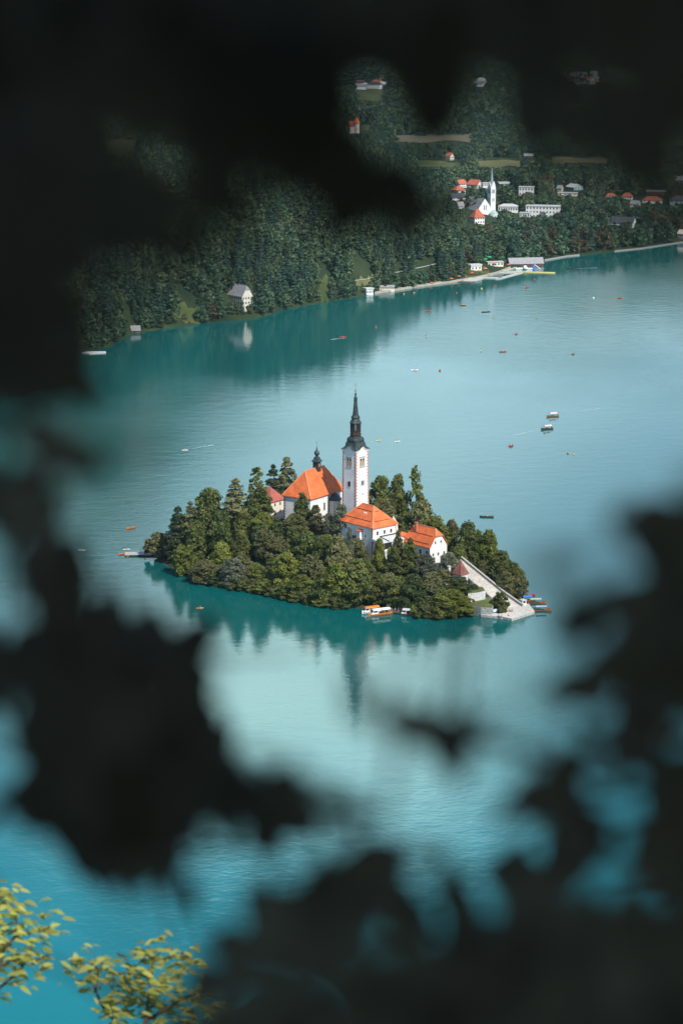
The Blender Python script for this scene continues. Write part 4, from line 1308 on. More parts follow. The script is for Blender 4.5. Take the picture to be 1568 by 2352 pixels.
# every tree of the island: kind, foliage, sheet x, distance, sheet y of its top, sheet width, label
IT = [
 ('s', 'olive_leaf', 364, 1018, 1224, 56, 'low spreading bush overhanging the water beside the wooden pier'),
 ('c', 'dark_needle', 409, 1012, 1162, 62, 'dark narrow conifer nearest the wooden pier'),
 ('l', 'olive_leaf', 437, 1010, 1154, 56, 'thin brownish tree right of the dark narrow conifer by the pier'),
 ('b', 'broad_leaf', 481, 1012, 1118, 84, 'big dark round tree at the left of the island, widest of the shady group'),
 ('l', 'olive_leaf', 541, 1008, 1100, 80, 'tall layered tree with flat topped branches left of the red roofed house'),
 ('t', 'broad_leaf', 576, 1006, 1129, 40, 'dark column shaped tree in the shade left of the red roofed house'),
 ('sp', 'broad_leaf', 590, 1016, 1094, 40, 'thin pale topped tree rising behind the shady column trees'),
 ('t', 'broad_leaf', 604, 1004, 1116, 50, 'dense dark tree directly in front of the red roofed house'),
 ('c', 'dark_needle', 627, 1044, 1070, 66, 'spruce behind the red roofed house, left of the two'),
 ('l', 'olive_leaf', 659, 1046, 1049, 70, 'tall ragged larch behind the church, topmost tree on the island'),
 ('s', 'bright_leaf', 420, 988, 1252, 54, 'bright green shrub leaning over the water at the left bank'),
 ('b', 'bright_leaf', 508, 984, 1244, 48, 'bright green small tree above the little hut'),
 ('b', 'broad_leaf', 556, 986, 1226, 40, 'mid green small tree above the path on the left slope'),
 ('b', 'olive_leaf', 470, 975, 1284, 60, 'pale olive bushy tree below the little hut'),
 ('b', 'grey_green_leaf', 532, 968, 1280, 56, 'grey green scraggly tree in the middle of the left bank'),
 ('b', 'olive_leaf', 637, 980, 1232, 52, 'brownish tree beside the sunny grass clearing'),
 ('t', 'broad_leaf', 672, 985, 1206, 34, 'slim dark tree below the terrace wall'),
 ('b', 'bright_leaf', 661, 957, 1266, 58, 'yellowish green tree right of the grass clearing'),
 ('b', 'olive_leaf', 713, 952, 1270, 56, 'olive tree in the front bank left of the big round tree'),
 ('b', 'broad_leaf', 768, 962, 1240, 56, 'dark tree in the hollow below the church'),
 ('t', 'broad_leaf', 694, 998, 1128, 44, 'leafy tree standing against the white end wall of the church'),
 ('t', 'olive_leaf', 724, 993, 1158, 40, 'olive tree in front of the church side wall'),
 ('sp', 'grey_green_leaf', 753, 992, 1166, 22, 'thin pale sapling before the church apse'),
 ('b', 'grey_green_leaf', 786, 990, 1157, 36, 'round grey leaved tree between the apse and the orange hipped roof'),
 ('t', 'broad_leaf', 636, 1000, 1188, 36, 'ivy dark bushy tree under the red roofed house'),
 ('b', 'bright_leaf', 768, 938, 1288, 62, 'large bright tree at the water, left of the pair in the front bank'),
 ('b', 'broad_leaf', 816, 937, 1280, 66, 'large bright round tree at the water below the hipped house'),
 ('b', 'olive_leaf', 776, 958, 1226, 58, 'olive tree left of the hipped house'),
 ('sp', 'grey_green_leaf', 803, 966, 1184, 15, 'bare spindly tree in front of the shaded wall of the hipped house'),
 ('b', 'broad_leaf', 836, 956, 1282, 50, 'dark leafy tree hiding the foot of the hipped house'),
 ('t', 'bright_leaf', 872, 956, 1234, 34, 'bright green column tree in front of the pale sheet roof'),
 ('t', 'broad_leaf', 906, 950, 1252, 48, 'tall dark tree below the annex with the pale roof'),
 ('t', 'olive_leaf', 914, 962, 1216, 26, 'slender tree rising past the right end of the annex'),
 ('t', 'broad_leaf', 942, 958, 1234, 42, 'dark tree covering the left half of the half hipped house'),
 ('b', 'grey_green_leaf', 978, 948, 1272, 56, 'grey green tree in front of the white gable'),
 ('b', 'grey_green_leaf', 1029, 957, 1268, 50, 'grey green tree between the white gable and the chapel'),
 ('b', 'broad_leaf', 908, 934, 1322, 48, 'small round tree in the dark front bank above the tour boats'),
 ('b', 'broad_leaf', 868, 938, 1312, 56, 'shady tree directly above the white roofed tour boat'),
 ('b', 'broad_leaf', 950, 930, 1318, 64, 'big dark tree at the water right of the small cabin boat'),
 ('b', 'olive_leaf', 988, 932, 1312, 58, 'olive tree at the water in the middle of the right front bank'),
 ('b', 'broad_leaf', 1056, 938, 1324, 66, 'rounded tree below the chapel with the pyramid roof'),
 ('b', 'bright_leaf', 1040, 927, 1352, 74, 'yellow green tree at the water beside the rubble wall'),
 ('s', 'broad_leaf', 1146, 926, 1358, 42, 'single round bush on the landing side of the steps'),
 ('b', 'broad_leaf', 874, 1022, 1090, 58, 'dark tree right of the bell tower'),
 ('b', 'broad_leaf', 914, 1020, 1084, 48, 'tallest tree right of the bell tower'),
 ('sp', 'broad_leaf', 954, 1016, 1098, 38, 'spindly tree with a small tuft at its top right of the bell tower'),
 ('b', 'olive_leaf', 880, 1004, 1143, 52, 'pale green tree at the foot of the bell tower'),
 ('b', 'olive_leaf', 970, 1003, 1146, 66, 'round olive tree behind the balustrade'),
 ('b', 'broad_leaf', 934, 1008, 1170, 56, 'shaded tree behind the obelisks'),
 ('b', 'bright_leaf', 1003, 990, 1184, 72, 'broad yellow green tree behind the half hipped house'),
 ('b', 'olive_leaf', 1036, 991, 1188, 44, 'olive tree right of the broad yellow green tree'),
 ('b', 'broad_leaf', 1074, 978, 1196, 62, 'tall dark green tree above the head of the steps'),
 ('b', 'bright_leaf', 1122, 974, 1214, 50, 'sunlit light green tree on the far slope above the steps'),
 ('b', 'olive_leaf', 1106, 962, 1284, 36, 'light olive tree close behind the parapet wall'),
 ('b', 'broad_leaf', 1148, 962, 1262, 62, 'big tree in the middle of the slope behind the parapet'),
 ('b', 'olive_leaf', 1164, 948, 1312, 48, 'olive tree near the foot of the parapet'),
 ('b', 'bright_leaf', 1178, 957, 1290, 46, 'sunlit tree at the far right edge of the wood'),
 ('s', 'olive_leaf', 1190, 948, 1322, 46, 'overhanging bush at the rightmost tip of the wood'),
 ('b', 'broad_leaf', 1098, 990, 1216, 50, 'shaded tree behind the tall tree at the head of the steps'),
 ('b', 'broad_leaf', 1054, 967, 1246, 40, 'dark tree right beside the white gable wall'),
 ('b', 'broad_leaf', 736, 966, 1228, 52, 'dark tree in the hollow under the church end wall'),
 ('b', 'broad_leaf', 704, 975, 1216, 46, 'shady tree just below the church terrace'),
 ('b', 'broad_leaf', 600, 990, 1196, 44, 'shaded tree under the dense tree of the red roofed house'),
 ('b', 'broad_leaf', 560, 1000, 1170, 50, 'shady low tree behind the path on the left slope'),
 ('b', 'broad_leaf', 510, 1000, 1168, 56, 'shady tree under the big dark round tree'),
 ('b', 'broad_leaf', 452, 1000, 1190, 46, 'shady tree beside the path near the pier'),
 ('b', 'broad_leaf', 742, 942, 1322, 50, 'dark tree at the water left of the large bright tree'),
 ('b', 'olive_leaf', 822, 962, 1288, 44, 'low olive tree at the foot of the shaded wall of the hipped house'),
 ('b', 'broad_leaf', 848, 957, 1294, 40, 'dark tree at the front corner of the hipped house'),
 ('b', 'bright_leaf', 690, 946, 1318, 52, 'sunlit low tree at the water below the olive tree'),
]
for kind, lf, x, Y, yt, w, lab in IT:
    k = kind
    if kind + '_' + lf not in CROWNS:
        k = 'b'
    hmin = {'s': 4.0, 'b': 11.0, 't': 12.0, 'sp': 9.0, 'c': 12.0, 'l': 12.0}[kind]
    for _ in range(40):
        p = PY(x, yt, Y)
        g = max(iz(p.x, Y), 0.2) - .2
        h = p.z - g
        if h >= hmin or isl_d(np.array([p.x]), np.array([Y - 1.5]))[0] < 1.5:
            break
        Y -= 1.5
    h = max(hmin * .8, h)
    wm = w / FPX * (Y / CP) * 1.22
    t = tree(k, lf, p.x, Y, g, wm, h, lab, 'trees on the island')
# low bushes on the bank
BK = [(446, 1322), (466, 1332), (498, 1344), (528, 1348), (556, 1354), (590, 1360), (622, 1366), (652, 1374), (684, 1380), (716, 1386), (748, 1392), (780, 1396), (852, 1396), (884, 1402),
      (944, 1412), (972, 1416), (1000, 1418), (1030, 1418), (1062, 1412), (1088, 1398)]
BK = [p for a, b in zip(BK, BK[1:] + BK[-1:]) for p in ((a, ((a[0] + b[0]) / 2, (a[1] + b[1]) / 2)) if a != b and b[0] - a[0] < 40 else (a,))]
BK = [p for p in BK if not 826 < p[0] < 958]
for i, (x, y) in enumerate(BK):
    p = P(x, y, .4)
    hh = 3.2 + 1.8 * ((i * 37) % 10) / 10
    tree('s', ('broad_leaf', 'olive_leaf', 'broad_leaf', 'bright_leaf')[i % 4], p.x, p.y + 1.2 + 1.2 * (i % 2), .0, 10.0, hh * 1.3, 'low dark bush at the waterline of the wooded front bank', 'bushes along the front bank of the island')
# grass clearing
gp = [isl_ray(x, y) for x, y in ((575, 1300), (600, 1298), (630, 1312), (652, 1330), (630, 1340), (596, 1335), (572, 1322))]
vs = [(p.x, p.y, iz(p.x, p.y) + .3) for p in gp]
c = np.mean(np.array(vs), 0)
w = MB().add(vs + [(c[0], c[1], iz(c[0], c[1]) + .45)], [(i, (i + 1) % 7, 7) for i in range(7)]).build('grass_clearing', M_lawn)
tag(w, kind='structure')
# filler trees closing the wood between the named ones
_placed = [(o.location.x, o.location.y, o.scale.x * 5.5) for o in COL.objects if o.parent is None and o.get('group') == 'trees on the island']
_keep = []           # sheet boxes that must stay open: buildings, steps, clearing, landing
for x0, x1, y0, y1, Yb in ((648, 760, 1075, 1168, 1000), (612, 650, 1120, 1165, 1020), (783, 848, 890, 1175, 1004), (780, 860, 1150, 1290, 968), (855, 915, 1150, 1250, 965), (850, 922, 1210, 1248, 963), (912, 1028, 1200, 1262, 960),
                       (990, 1028, 1240, 1284, 958), (1030, 1085, 1290, 1330, 944), (1060, 1230, 1310, 1425, 930), (1075, 1140, 1345, 1425, 915), (570, 660, 1298, 1345, 950), (915, 960, 1190, 1220, 985), (440, 700, 1252, 1270, 975)):
    _keep.append((x0, x1, y0, y1, Yb))
_rng = np.random.default_rng(31)
_n = 0
for _ in range(6000):
    if _n >= 70:
        break
    x = _rng.uniform(-76, 72); y = _rng.uniform(916, 1064)
    d = float(isl_d(np.array([x]), np.array([y]))[0])
    if d < 2.5:
        continue
    r = _rng.uniform(3.2, 5.2)
    if any(math.hypot(x - a, y - b) < (r + c) * .52 for a, b, c in _placed):
        continue
    g = iz(x, y)
    h = _rng.uniform(9, 14) * r / 4.4
    sx, sy = proj((x, y, g)); tx_, ty_ = proj((x, y, g + h))
    rp = r / y * FPX
    bad = False
    for x0, x1, y0, y1, Yb in _keep:
        if sx + rp > x0 and sx - rp < x1 and ty_ < y1 and sy > y0 and y < Yb + 4:
            bad = True; break
    # building footprints
    for c0, ux, w_, l_ in ((HC, AX, HW, HL), (GC, AX, GW, GL), (CC, CRZ, CW, CL), (KC, R(50), 9.5, 10.5)):
        q = Matrix.Rotation(-ux, 2) @ (Vector((x, y)) - c0.xy)
        if -r < q.x < w_ + r and -r < q.y < l_ + r:
            bad = True
    if math.hypot(x - TC.x, y - TC.y) < 7 + r: bad = True
    tq = (x - ST0.x) * _sa.x + (y - ST0.y) * _sa.y; pq = abs((x - ST0.x) * -_sa.y + (y - ST0.y) * _sa.x)
    if -8 < tq < 48 and pq < 4.5 + r: bad = True
    # never taller than the neighbours that make the skyline
    if ty_ < np.interp(tx_, [340, 395, 450, 520, 600, 660, 780, 850, 960, 1000, 1050, 1110, 1160, 1210], [1250, 1180, 1140, 1120, 1120, 1150, 1200, 1110, 1120, 1170, 1200, 1225, 1280, 1340]):
        bad = True
    if bad:
        continue
    lf = ('broad_leaf', 'olive_leaf', 'broad_leaf', 'bright_leaf')[_rng.integers(4)]
    part = 'front bank' if y < 965 + .35 * x else 'far side'
    tree('b', lf, x, y, g - .2, 2 * r * 1.15, h, {'front bank': 'leafy tree filling the wood on the near slope of the island', 'far side': 'leafy tree filling the wood on the far side of the island'}[part],
         {'front bank': 'filling trees of the near island slope', 'far side': 'filling trees of the far island side'}[part])
    _placed.append((x, y, r)); _n += 1
# ================================================================== PEOPLE
def skin_mesh(name, pts, edges, radii, m):
    me = bpy.data.meshes.new(name + '_sk')
    me.from_pydata(pts, edges, [])
    ob = bpy.data.objects.new(name + '_sk', me)
    COL.objects.link(ob)
    md = ob.modifiers.new('s', 'SKIN')
    for v, r in zip(me.skin_vertices[0].data, radii):
        v.radius = (r, r) if not hasattr(r, '__len__') else r
    me.skin_vertices[0].data[0].use_root = True
    sb = ob.modifiers.new('d', 'SUBSURF'); sb.levels = 1; sb.render_levels = 1
    dg = bpy.context.evaluated_depsgraph_get()
    out = bpy.data.meshes.new_from_object(ob.evaluated_get(dg))
    out.name = name
    bpy.data.objects.remove(ob)
    out.materials.clear(); out.materials.append(m)
    return out

def person_protos():
    d = {}
    for pose in ('stand', 'sit'):
        if pose == 'stand':
            pts = [(0, 0, .95), (0, 0, 1.2), (0, 0, 1.42), (0, 0, 1.53), (0, .02, 1.62), (0, .02, 1.74),
                   (.1, 0, .88), (.11, .02, .5), (.11, 0, .1), (.11, .14, .04), (-.1, 0, .88), (-.12, -.02, .5), (-.12, -.03, .1), (-.12, .11, .04),
                   (.19, 0, 1.40), (.25, -.02, 1.14), (.24, .1, .92), (.23, .13, .84), (-.19, 0, 1.40), (-.25, -.02, 1.14), (-.24, .1, .92), (-.23, .13, .84)]
            leg = [(0, 0, .98), (.1, 0, .86), (.11, .02, .5), (-.1, 0, .86), (-.12, -.02, .5)]
            tr = [(0, 0, .92), (0, 0, 1.2), (0, 0, 1.40), (.19, 0, 1.39), (.25, -.02, 1.18), (-.19, 0, 1.39), (-.25, -.02, 1.18)]
            head = (0, .02, 1.72)
        else:
            pts = [(0, 0, .12), (0, -.03, .36), (0, -.04, .58), (0, -.03, .69), (0, 0, .78), (0, 0, .9),
                   (.1, .05, .12), (.12, .45, .2), (.12, .75, .02), (.12, .86, .02), (-.1, .05, .12), (-.12, .45, .2), (-.12, .75, .02), (-.12, .86, .02),
                   (.19, -.02, .56), (.27, .1, .33), (.2, .36, .34), (.18, .44, .34), (-.19, -.02, .56), (-.27, .1, .33), (-.2, .36, .34), (-.18, .44, .34)]
            leg = [(0, 0, .13), (.1, .05, .12), (.12, .42, .2), (-.1, .05, .12), (-.12, .42, .2)]
            tr = [(0, 0, .12), (0, -.03, .36), (0, -.04, .56), (.19, -.02, .55), (.26, .08, .36), (-.19, -.02, .55), (-.26, .08, .36)]
            head = (0, 0, .88)
        ed = [(0, 1), (1, 2), (2, 3), (3, 4), (4, 5), (0, 6), (6, 7), (7, 8), (8, 9), (0, 10), (10, 11), (11, 12), (12, 13), (2, 14), (14, 15), (15, 16), (16, 17), (2, 18), (18, 19), (19, 20), (20, 21)]
        rad = [.14, .135, .14, .06, .09, .085, .095, .065, .045, .04, .095, .065, .045, .04, .06, .045, .035, .035, .06, .045, .035, .035]
        body = skin_mesh('body', pts, ed, rad, M_skin)
        shirt = skin_mesh('shirt', tr, [(0, 1), (1, 2), (2, 3), (3, 4), (2, 5), (5, 6)], [.165, .155, .16, .08, .07, .08, .07], M_whitecloth)
        shorts = skin_mesh('shorts', leg, [(0, 1), (1, 2), (0, 3), (3, 4)], [.165, .115, .09, .115, .09], M_greycloth)
        hair = MB().sphere((head[0], head[1] - .02, head[2] + .04), .112, 8, 6).mesh('hair', M_hair)
        d[pose] = (body, shirt, shorts, hair)
    return d
PP = person_protos()
def person(pose, loc, rz, label, shirt=None, shorts=None, group=None):
    t = thing('person', label, 'person', loc, rz, group)
    b, s_, h_, hr = PP[pose]
    link('body', b, t)
    for nm, me, m in (('shirt', s_, shirt), ('shorts', h_, shorts), ('hair', hr, None)):
        o = link(nm, me, t)
        if m is not None:
            o.material_slots[0].link = 'OBJECT'; o.material_slots[0].material = m
    return t

# ================================================================== BOATS
def hull_mesh(L, B, H, m, sheer=.25, bow=1.0, stern=.55, n=12):
    """open boat lofted from keel to gunwale with an inner skin; bow at +x"""
    mb = MB()
    out, inn = [], []
    for i in range(n + 1):
        f = i / n
        x = (f - .5) * L
        if f > .5: w = (1 - ((f - .5) / .5) ** 2.2 * bow)
        else: w = (1 - ((.5 - f) / .5) ** 2.2 * (1 - stern))
        w = max(w, .03) * B / 2
        g = H + sheer * (2 * abs(f - .45)) ** 2
        kz = -.18 + .25 * max(0, f - .75) * 4 * .5 + .18 * max(0, .2 - f)
        out.append([(x, -w, g), (x, -w * .92, g * .45), (x, -w * .6, kz), (x, w * .6, kz), (x, w * .92, g * .45), (x, w, g)])
        k = max(0, w - .07)
        inn.append([(x * .97, k, g), (x * .97, k * .8, .12 + kz * .3), (x * .97, -k * .8, .12 + kz * .3), (x * .97, -k, g)])
    ring = [a + b for a, b in zip(out, inn)]
    for r_ in ring: mb.v += r_
    q = 10
    for i in range(n):
        for k in range(q):
            k2 = (k + 1) % q
            mb.f.append((i * q + k, (i + 1) * q + k, (i + 1) * q + k2, i * q + k2))
    mb.f.append(tuple(range(q))); mb.f.append(tuple(n * q + k for k in range(q - 1, -1, -1)))
    return mb.mesh('hull', m)
HULLS = {}
def hull(kind, L, B, H, m, **k):
    key = (kind, m.name)
    if key not in HULLS:
        HULLS[key] = hull_mesh(L, B, H, m, **k)
    return HULLS[key]

def wake(x0, y0, x1, y1, w0, w1, n=14):
    mb = MB()
    a = P(x0, y0, .03); b = P(x1, y1, .03)
    d = (b - a).xy; nn = Vector((-d.y, d.x)).normalized()
    rr = random.Random(int(x0))
    L_, R_ = [], []
    for i in range(n + 1):
        f = i / n
        c = a.xy + d * f + nn * rr.uniform(-.6, .6)
        w = (w0 + (w1 - w0) * f) * rr.uniform(.6, 1.1)
        L_.append((*(c + nn * w / 2), .03)); R_.append((*(c - nn * w / 2), .03))
    mb.add(L_ + R_, [(i, i + 1, n + 2 + i, n + 1 + i) for i in range(n)])
    return mb

BW = {'red': M_red, 'orange': M_orangepaint, 'brown': M_darkboat, 'wood': M_boatwood, 'white': M_whitepaint, 'yellow': M_yellowpaint}
def rowboat(x, y, rz, col, label, crew=(), oars=True, z=0.0, L=4.8):
    p = P(x, y, 0)
    t = thing('rowing_boat', label, 'boat', (p.x, p.y, z), rz, 'boats on the lake')
    h = link('hull', hull('row', L, 1.5, .48, BW[col]), t)
    for bx in (-1.3, .1, 1.3):
        MB().box(bx - .14, bx + .14, -.62, .62, .30, .35).build('bench', M_boatwood, t)
    if oars:
        for s_ in (-1, 1):
            MB().tube([(.25, s_ * .45, .75), (-.15, s_ * 2.6, .05)], .035, 5).box(-.32, .02, min(s_ * 2.3, s_ * 2.75), max(s_ * 2.3, s_ * 2.75), .0, .04).build('oar', M_wood, t)
    rot = Matrix.Rotation(rz, 2)
    for i, (bx, sh, lab) in enumerate(crew):
        q = rot @ Vector((bx, 0))
        person('sit', (p.x + q.x, p.y + q.y, z + .28), rz + (R(90) if i == 0 else R(-90)) , lab, sh)
    return t

def kayak(x, y, rz, col, label, sh, plab, stand=False, L=3.6):
    p = P(x, y, 0)
    t = thing('paddle_board' if stand else 'kayak', label, 'paddle board' if stand else 'kayak', (p.x, p.y, 0), rz, 'small craft on the lake')
    mb = MB()
    prof = [(.02, -L / 2), (.26, -L * .36), (.40, -L * .1), (.40, L * .12), (.25, L * .36), (.02, L / 2)]
    n = 8
    zs = .16 if stand else .26
    for r_, xx in prof:
        for k in range(n):
            a = 2 * math.pi * k / n
            mb.v.append((xx, r_ * math.cos(a), .08 + r_ * zs / .4 * math.sin(a)))
    for i in range(len(prof) - 1):
        for k in range(n):
            mb.f.append((i * n + k, i * n + (k + 1) % n, (i + 1) * n + (k + 1) % n, (i + 1) * n + k))
    mb.build('hull', BW[col], t)
    if not stand:
        MB().lathe([(.34, .28), (.36, .36), (.30, .36)], 10).build('coaming', M_iron, t)
    person('stand' if stand else 'sit', (p.x, p.y, .24 if stand else .16), rz - R(90), plab, sh)
    rot = Matrix.Rotation(rz, 2)
    o = MB().tube([(.4, -1.1, .35 + (.7 if stand else .15)), (.4, 1.1, .5 + (.7 if stand else .15))], .025, 5).box(.28, .52, -1.35, -1.0, .28 + (.7 if stand else .15), .32 + (.7 if stand else .15)).box(.28, .52, 1.0, 1.35, .5 + (.7 if stand else .15), .54 + (.7 if stand else .15)).build('paddle', BW['yellow'])
    o.location = (p.x, p.y, 0); o.rotation_euler = (0, 0, rz)
    tag(o, 'paddle held by the ' + plab, 'paddle')
    return t

def pletna(x, y, rz, hullm, awn, label, people=(), arched=True, L=7.5, z=0.0):
    p = P(x, y, 0)
    t = thing('awning_boat', label, 'boat', (p.x, p.y, z), rz, 'wooden boats with awnings')
    link('hull', hull('plet', L, 2.1, .55, hullm, sheer=.55, bow=.96, stern=.6), t)
    for s_ in (-1, 1):
        MB().box(-L * .3, L * .18, s_ * .75 - .18, s_ * .75 + .18, .45, .52).build('bench', M_boatwood, t)
    x0, x1 = -L * .32, L * .2
    for xx in (x0, x1):
        for s_ in (-1, 1):
            MB().tube([(xx, s_ * .92, .5), (xx, s_ * .92, 1.95)], .04, 5).build('post', M_boatwood, t)
    mb = MB()
    n = 9
    for th in (0, .04):
        for xx in (x0 - .2, (x0 + x1) / 2, x1 + .2):
            for k in range(n):
                a = math.pi * k / (n - 1)
                if arched: mb.v.append((xx, 1.08 * math.cos(a), 1.9 + .55 * math.sin(a) + th))
                else: mb.v.append((xx, 1.15 * (1 - 2 * k / (n - 1)), 2.0 + .2 * math.sin(a) + th))
    for i in range(2):
        for k in range(n - 1):
            mb.f.append((i * n + k, i * n + k + 1, (i + 1) * n + k + 1, (i + 1) * n + k))
            o = 3 * n
            mb.f.append((o + i * n + k, o + (i + 1) * n + k, o + (i + 1) * n + k + 1, o + i * n + k + 1))
    mb.build('awning', awn, t)
    rot = Matrix.Rotation(rz, 2)
    for i, (bx, by, sh, lab) in enumerate(people):
        q = rot @ Vector((bx, by))
        if by == 0:
            person('stand', (p.x + q.x, p.y + q.y, z + .25), rz - R(90), lab, sh)
        else:
            person('sit', (p.x + q.x, p.y + q.y, z + .45), rz + (R(180) if by > 0 else 0), lab, sh)
    return t

cw, cr_, cb, cg, co = M_whitecloth, M_redcloth, M_bluecloth, M_greycloth, M_orangecloth
def riders(tag_):
    return [(-1.6, .75, cw, 'passenger in white on the far bench of the ' + tag_), (-.6, .75, cr_, 'passenger in red on the far bench of the ' + tag_), (-1.2, -.75, cb, 'passenger in blue on the near bench of the ' + tag_),
            (0, -.75, cg, 'passenger in dark top on the near bench of the ' + tag_), (-3.0, 0, cw, 'boatman in white standing at the stern of the ' + tag_)]
pletna(1268, 957, R(198), M_boatwood, M_stripered, 'upper of two wooden boats with striped arched awning on the open lake', riders('upper awning boat'))
pletna(1255, 986, R(205), M_darkboat, M_stripered, 'lower of two wooden boats with striped arched awning on the open lake', riders('lower awning boat'))
rowboat(1173, 1025, R(60), 'red', 'red rowing boat with oars out below the two awning boats', [(.1, cw, 'rower in white in the red boat below the awning boats'), (-1.3, cg, 'second person in dark top in the red boat below the awning boats')])
rowboat(1117, 1188, R(-8), 'brown', 'long dark brown boat right of the island', [(-1.3, cg, 'person in dark top at the stern of the long brown boat'), (.1, cw, 'rower in white in the long brown boat')], oars=False, L=6.6)
kayak(1303, 1042, R(100), 'red', 'red kayak, left of the pair right of the awning boats', cr_, 'paddler in red in the left kayak of the pair')
kayak(1316.5, 1043.5, R(80), 'yellow', 'yellow kayak, right of the pair right of the awning boats', co, 'paddler in orange in the right kayak of the pair')
kayak(869, 1012, R(30), 'yellow', 'yellow kayak just right of the spire', cw, 'paddler in white just right of the spire')
kayak(912, 1014, R(200), 'white', 'white kayak further right of the spire', M_greencloth, 'paddler in green in the white kayak right of the spire')
kayak(425, 1034, R(8), 'white', 'white paddle board alone left of the spire', cr_, 'kneeling paddler in red on the lone white board')
rowboat(301, 1214, R(35), 'orange', 'orange rowing boat above the wooden pier', [(.1, co, 'rower in orange above the wooden pier')])
kayak(188, 1264, R(5), 'white', 'white kayak left of the wooden pier', cw, 'paddler in white left of the wooden pier')
kayak(459, 1397, R(10), 'orange', 'orange kayak in the still water below the left bank', cg, 'paddler in dark top in the orange kayak below the left bank')
kayak(300, 1451, R(10), 'white', 'white kayak half hidden by the dark leaves at left', cw, 'paddler in white half hidden by the dark leaves')
for x, y, rz, c, lab, sh, pl_ in (
    (863, 753, 75, 'orange', 'orange paddle board nearest the dark water of the far wood', co, 'person standing on the orange board near the far wood'),
    (868, 802, 85, 'orange', 'orange paddle board in the middle of the lake above the spire', cg, 'person in dark top on the board above the spire'),
    (1133, 728.5, 95, 'orange', 'orange paddle board left of the pair of upper boards', cr_, 'person in red on the left of the upper boards'),
    (1231, 728.5, 85, 'orange', 'orange paddle board right of the pair of upper boards', cr_, 'person in red on the right of the upper boards'),
    (978, 773, 90, 'orange', 'orange paddle board midway between two red boats', co, 'person in orange on the board between the red boats'),
    (1104, 805, 60, 'yellow', 'yellow paddle board beside the crowded red boat', cr_, 'person in red on the yellow board')):
    kayak(x, y, R(rz), c, lab, sh, pl_, stand=True)
for x, y, rz, c, lab, sh in (
    (787, 775, 10, 'red', 'red rowing boat with a short wake, furthest left of the far boats', cw),
    (983, 715, 30, 'red', 'small red boat in the light water below the bathing beach', cr_),
    (1063, 702, 160, 'wood', 'brown rowing boat below the swimming enclosure', cr_),
    (1115, 717, 20, 'brown', 'dark boat with a white cover right of the brown rowing boat', cw),
    (1184, 768, 70, 'red', 'round looking red boat seen end on', cr_),
    (1154, 808.5, 15, 'red', 'crowded red boat seen from the side', cw),
    (1315, 814, 80, 'brown', 'dark rowing boat with oars wide, furthest right', cw),
    (1422, 685.5, 30, 'red', 'red rowing boat nearest the right edge', cr_),
    (952, 851, 20, 'white', 'white rowing boat above and right of the spire', cr_),
    (1209, 661, 40, 'red', 'red boat below the swimming enclosure', cg),
    (1309, 617, 160, 'brown', 'dark boat near the right shore', cr_)):
    rowboat(x, y, R(rz), c, lab, [(.1, sh, 'rower in the ' + lab.split(',')[0].split(' with ')[0])])
for x, y, c, lab in ((1009.6, 852, M_red, 'red buoy floating right of the white rowing boat'), (1362, 685, M_whitepaint, 'white buoy floating left of the red boat near the right edge'),
                     (1226, 642.5, M_red, 'red buoy at the end of the swimmers line'), (1137, 657, M_red, 'red buoy in the middle of the swimmers line'), (1105, 663.5, M_yellowpaint, 'yellow buoy in the swimmers line'),
                     (1048, 673.5, M_red, 'red buoy at the left end of the swimmers line'), (927, 675.8, M_orangepaint, 'orange float off the beach, left of two'), (950, 673, M_orangepaint, 'orange float off the beach, right of two')):
    p = P(x, y, 0)
    t = thing('buoy', lab, 'buoy', (p.x, p.y, 0))
    MB().sphere((0, 0, .25), .7, 10, 8).build('float', c, t)
    MB().tube([(0, 0, .8), (0, 0, 1.5)], .06, 5).build('staff', M_iron, t)
M_wake = mat('disturbed_water', (0.20, 0.30, 0.31), 0.3, .2, .3, .0, .5)
for i, (x0, y0, x1, y1, w0, w1) in enumerate(((1278, 951, 1380, 938, .7, 3.2), (1247, 985, 1180, 1000, .7, 3), (431, 1032, 490, 1022, .4, 1.6), (866, 1013, 850, 1016, .5, 2), (792, 776, 760, 780, .5, 2.5), (1322, 617, 1370, 615, .6, 2.5))):
    w = wake(x0, y0, x1, y1, w0, w1).build('boat_wake', M_wake)
    tag(w, kind='structure')

# ------------------------------------------------------------------ at the island: landing boats
pletna(1211, 1381, R(25), M_boatwood, M_bluecloth, 'wooden boat with bright blue awning beside the landing', [(-3.0, 0, cw, 'boatman beside the blue awning')], L=7.0)
pletna(1232, 1386.5, R(2), M_boatwood, M_stripegreen, 'moored wooden boat with pale green striped flat awning', [], arched=False)
pletna(1244, 1403.5, R(4), M_boatwood, M_stripeblue, 'moored wooden boat with blue and white striped awning, nearest the camera', [], arched=False)
rowboat(1216, 1369, R(20), 'red', 'small red boat behind the boat with the blue awning', [], oars=False)
for x, y, z, sh, lab in ((1170, 1405, 1.0, cr_, 'person in red sitting at the foot of the steps'), (1175, 1404, 1.0, co, 'person in orange sitting at the foot of the steps'), (1144, 1415.5, 1.0, co, 'person in orange at the corner of the landing'),
                         (1150, 1417, 1.0, cr_, 'person in red sitting on the landing edge'), (1167, 1414.5, 1.0, co, 'person in orange on the outer edge of the landing'), (1132, 1407, 1.0, cb, 'person in blue beside the round bush')):
    p = P(x, y, z)
    person('sit', (p.x, p.y, z), R(200 + (x * 7) % 60), lab, sh)
p = P(1136, 1409, 1.0)
t = thing('notice_board', 'small blue and white notice board at the near corner of the steps', 'notice board', (p.x, p.y, 1.0), R(30))
for s_ in (-.7, .7):
    MB().tube([(s_, 0, 0), (s_, 0, 1.9)], .05, 6).build('post', M_wood, t)
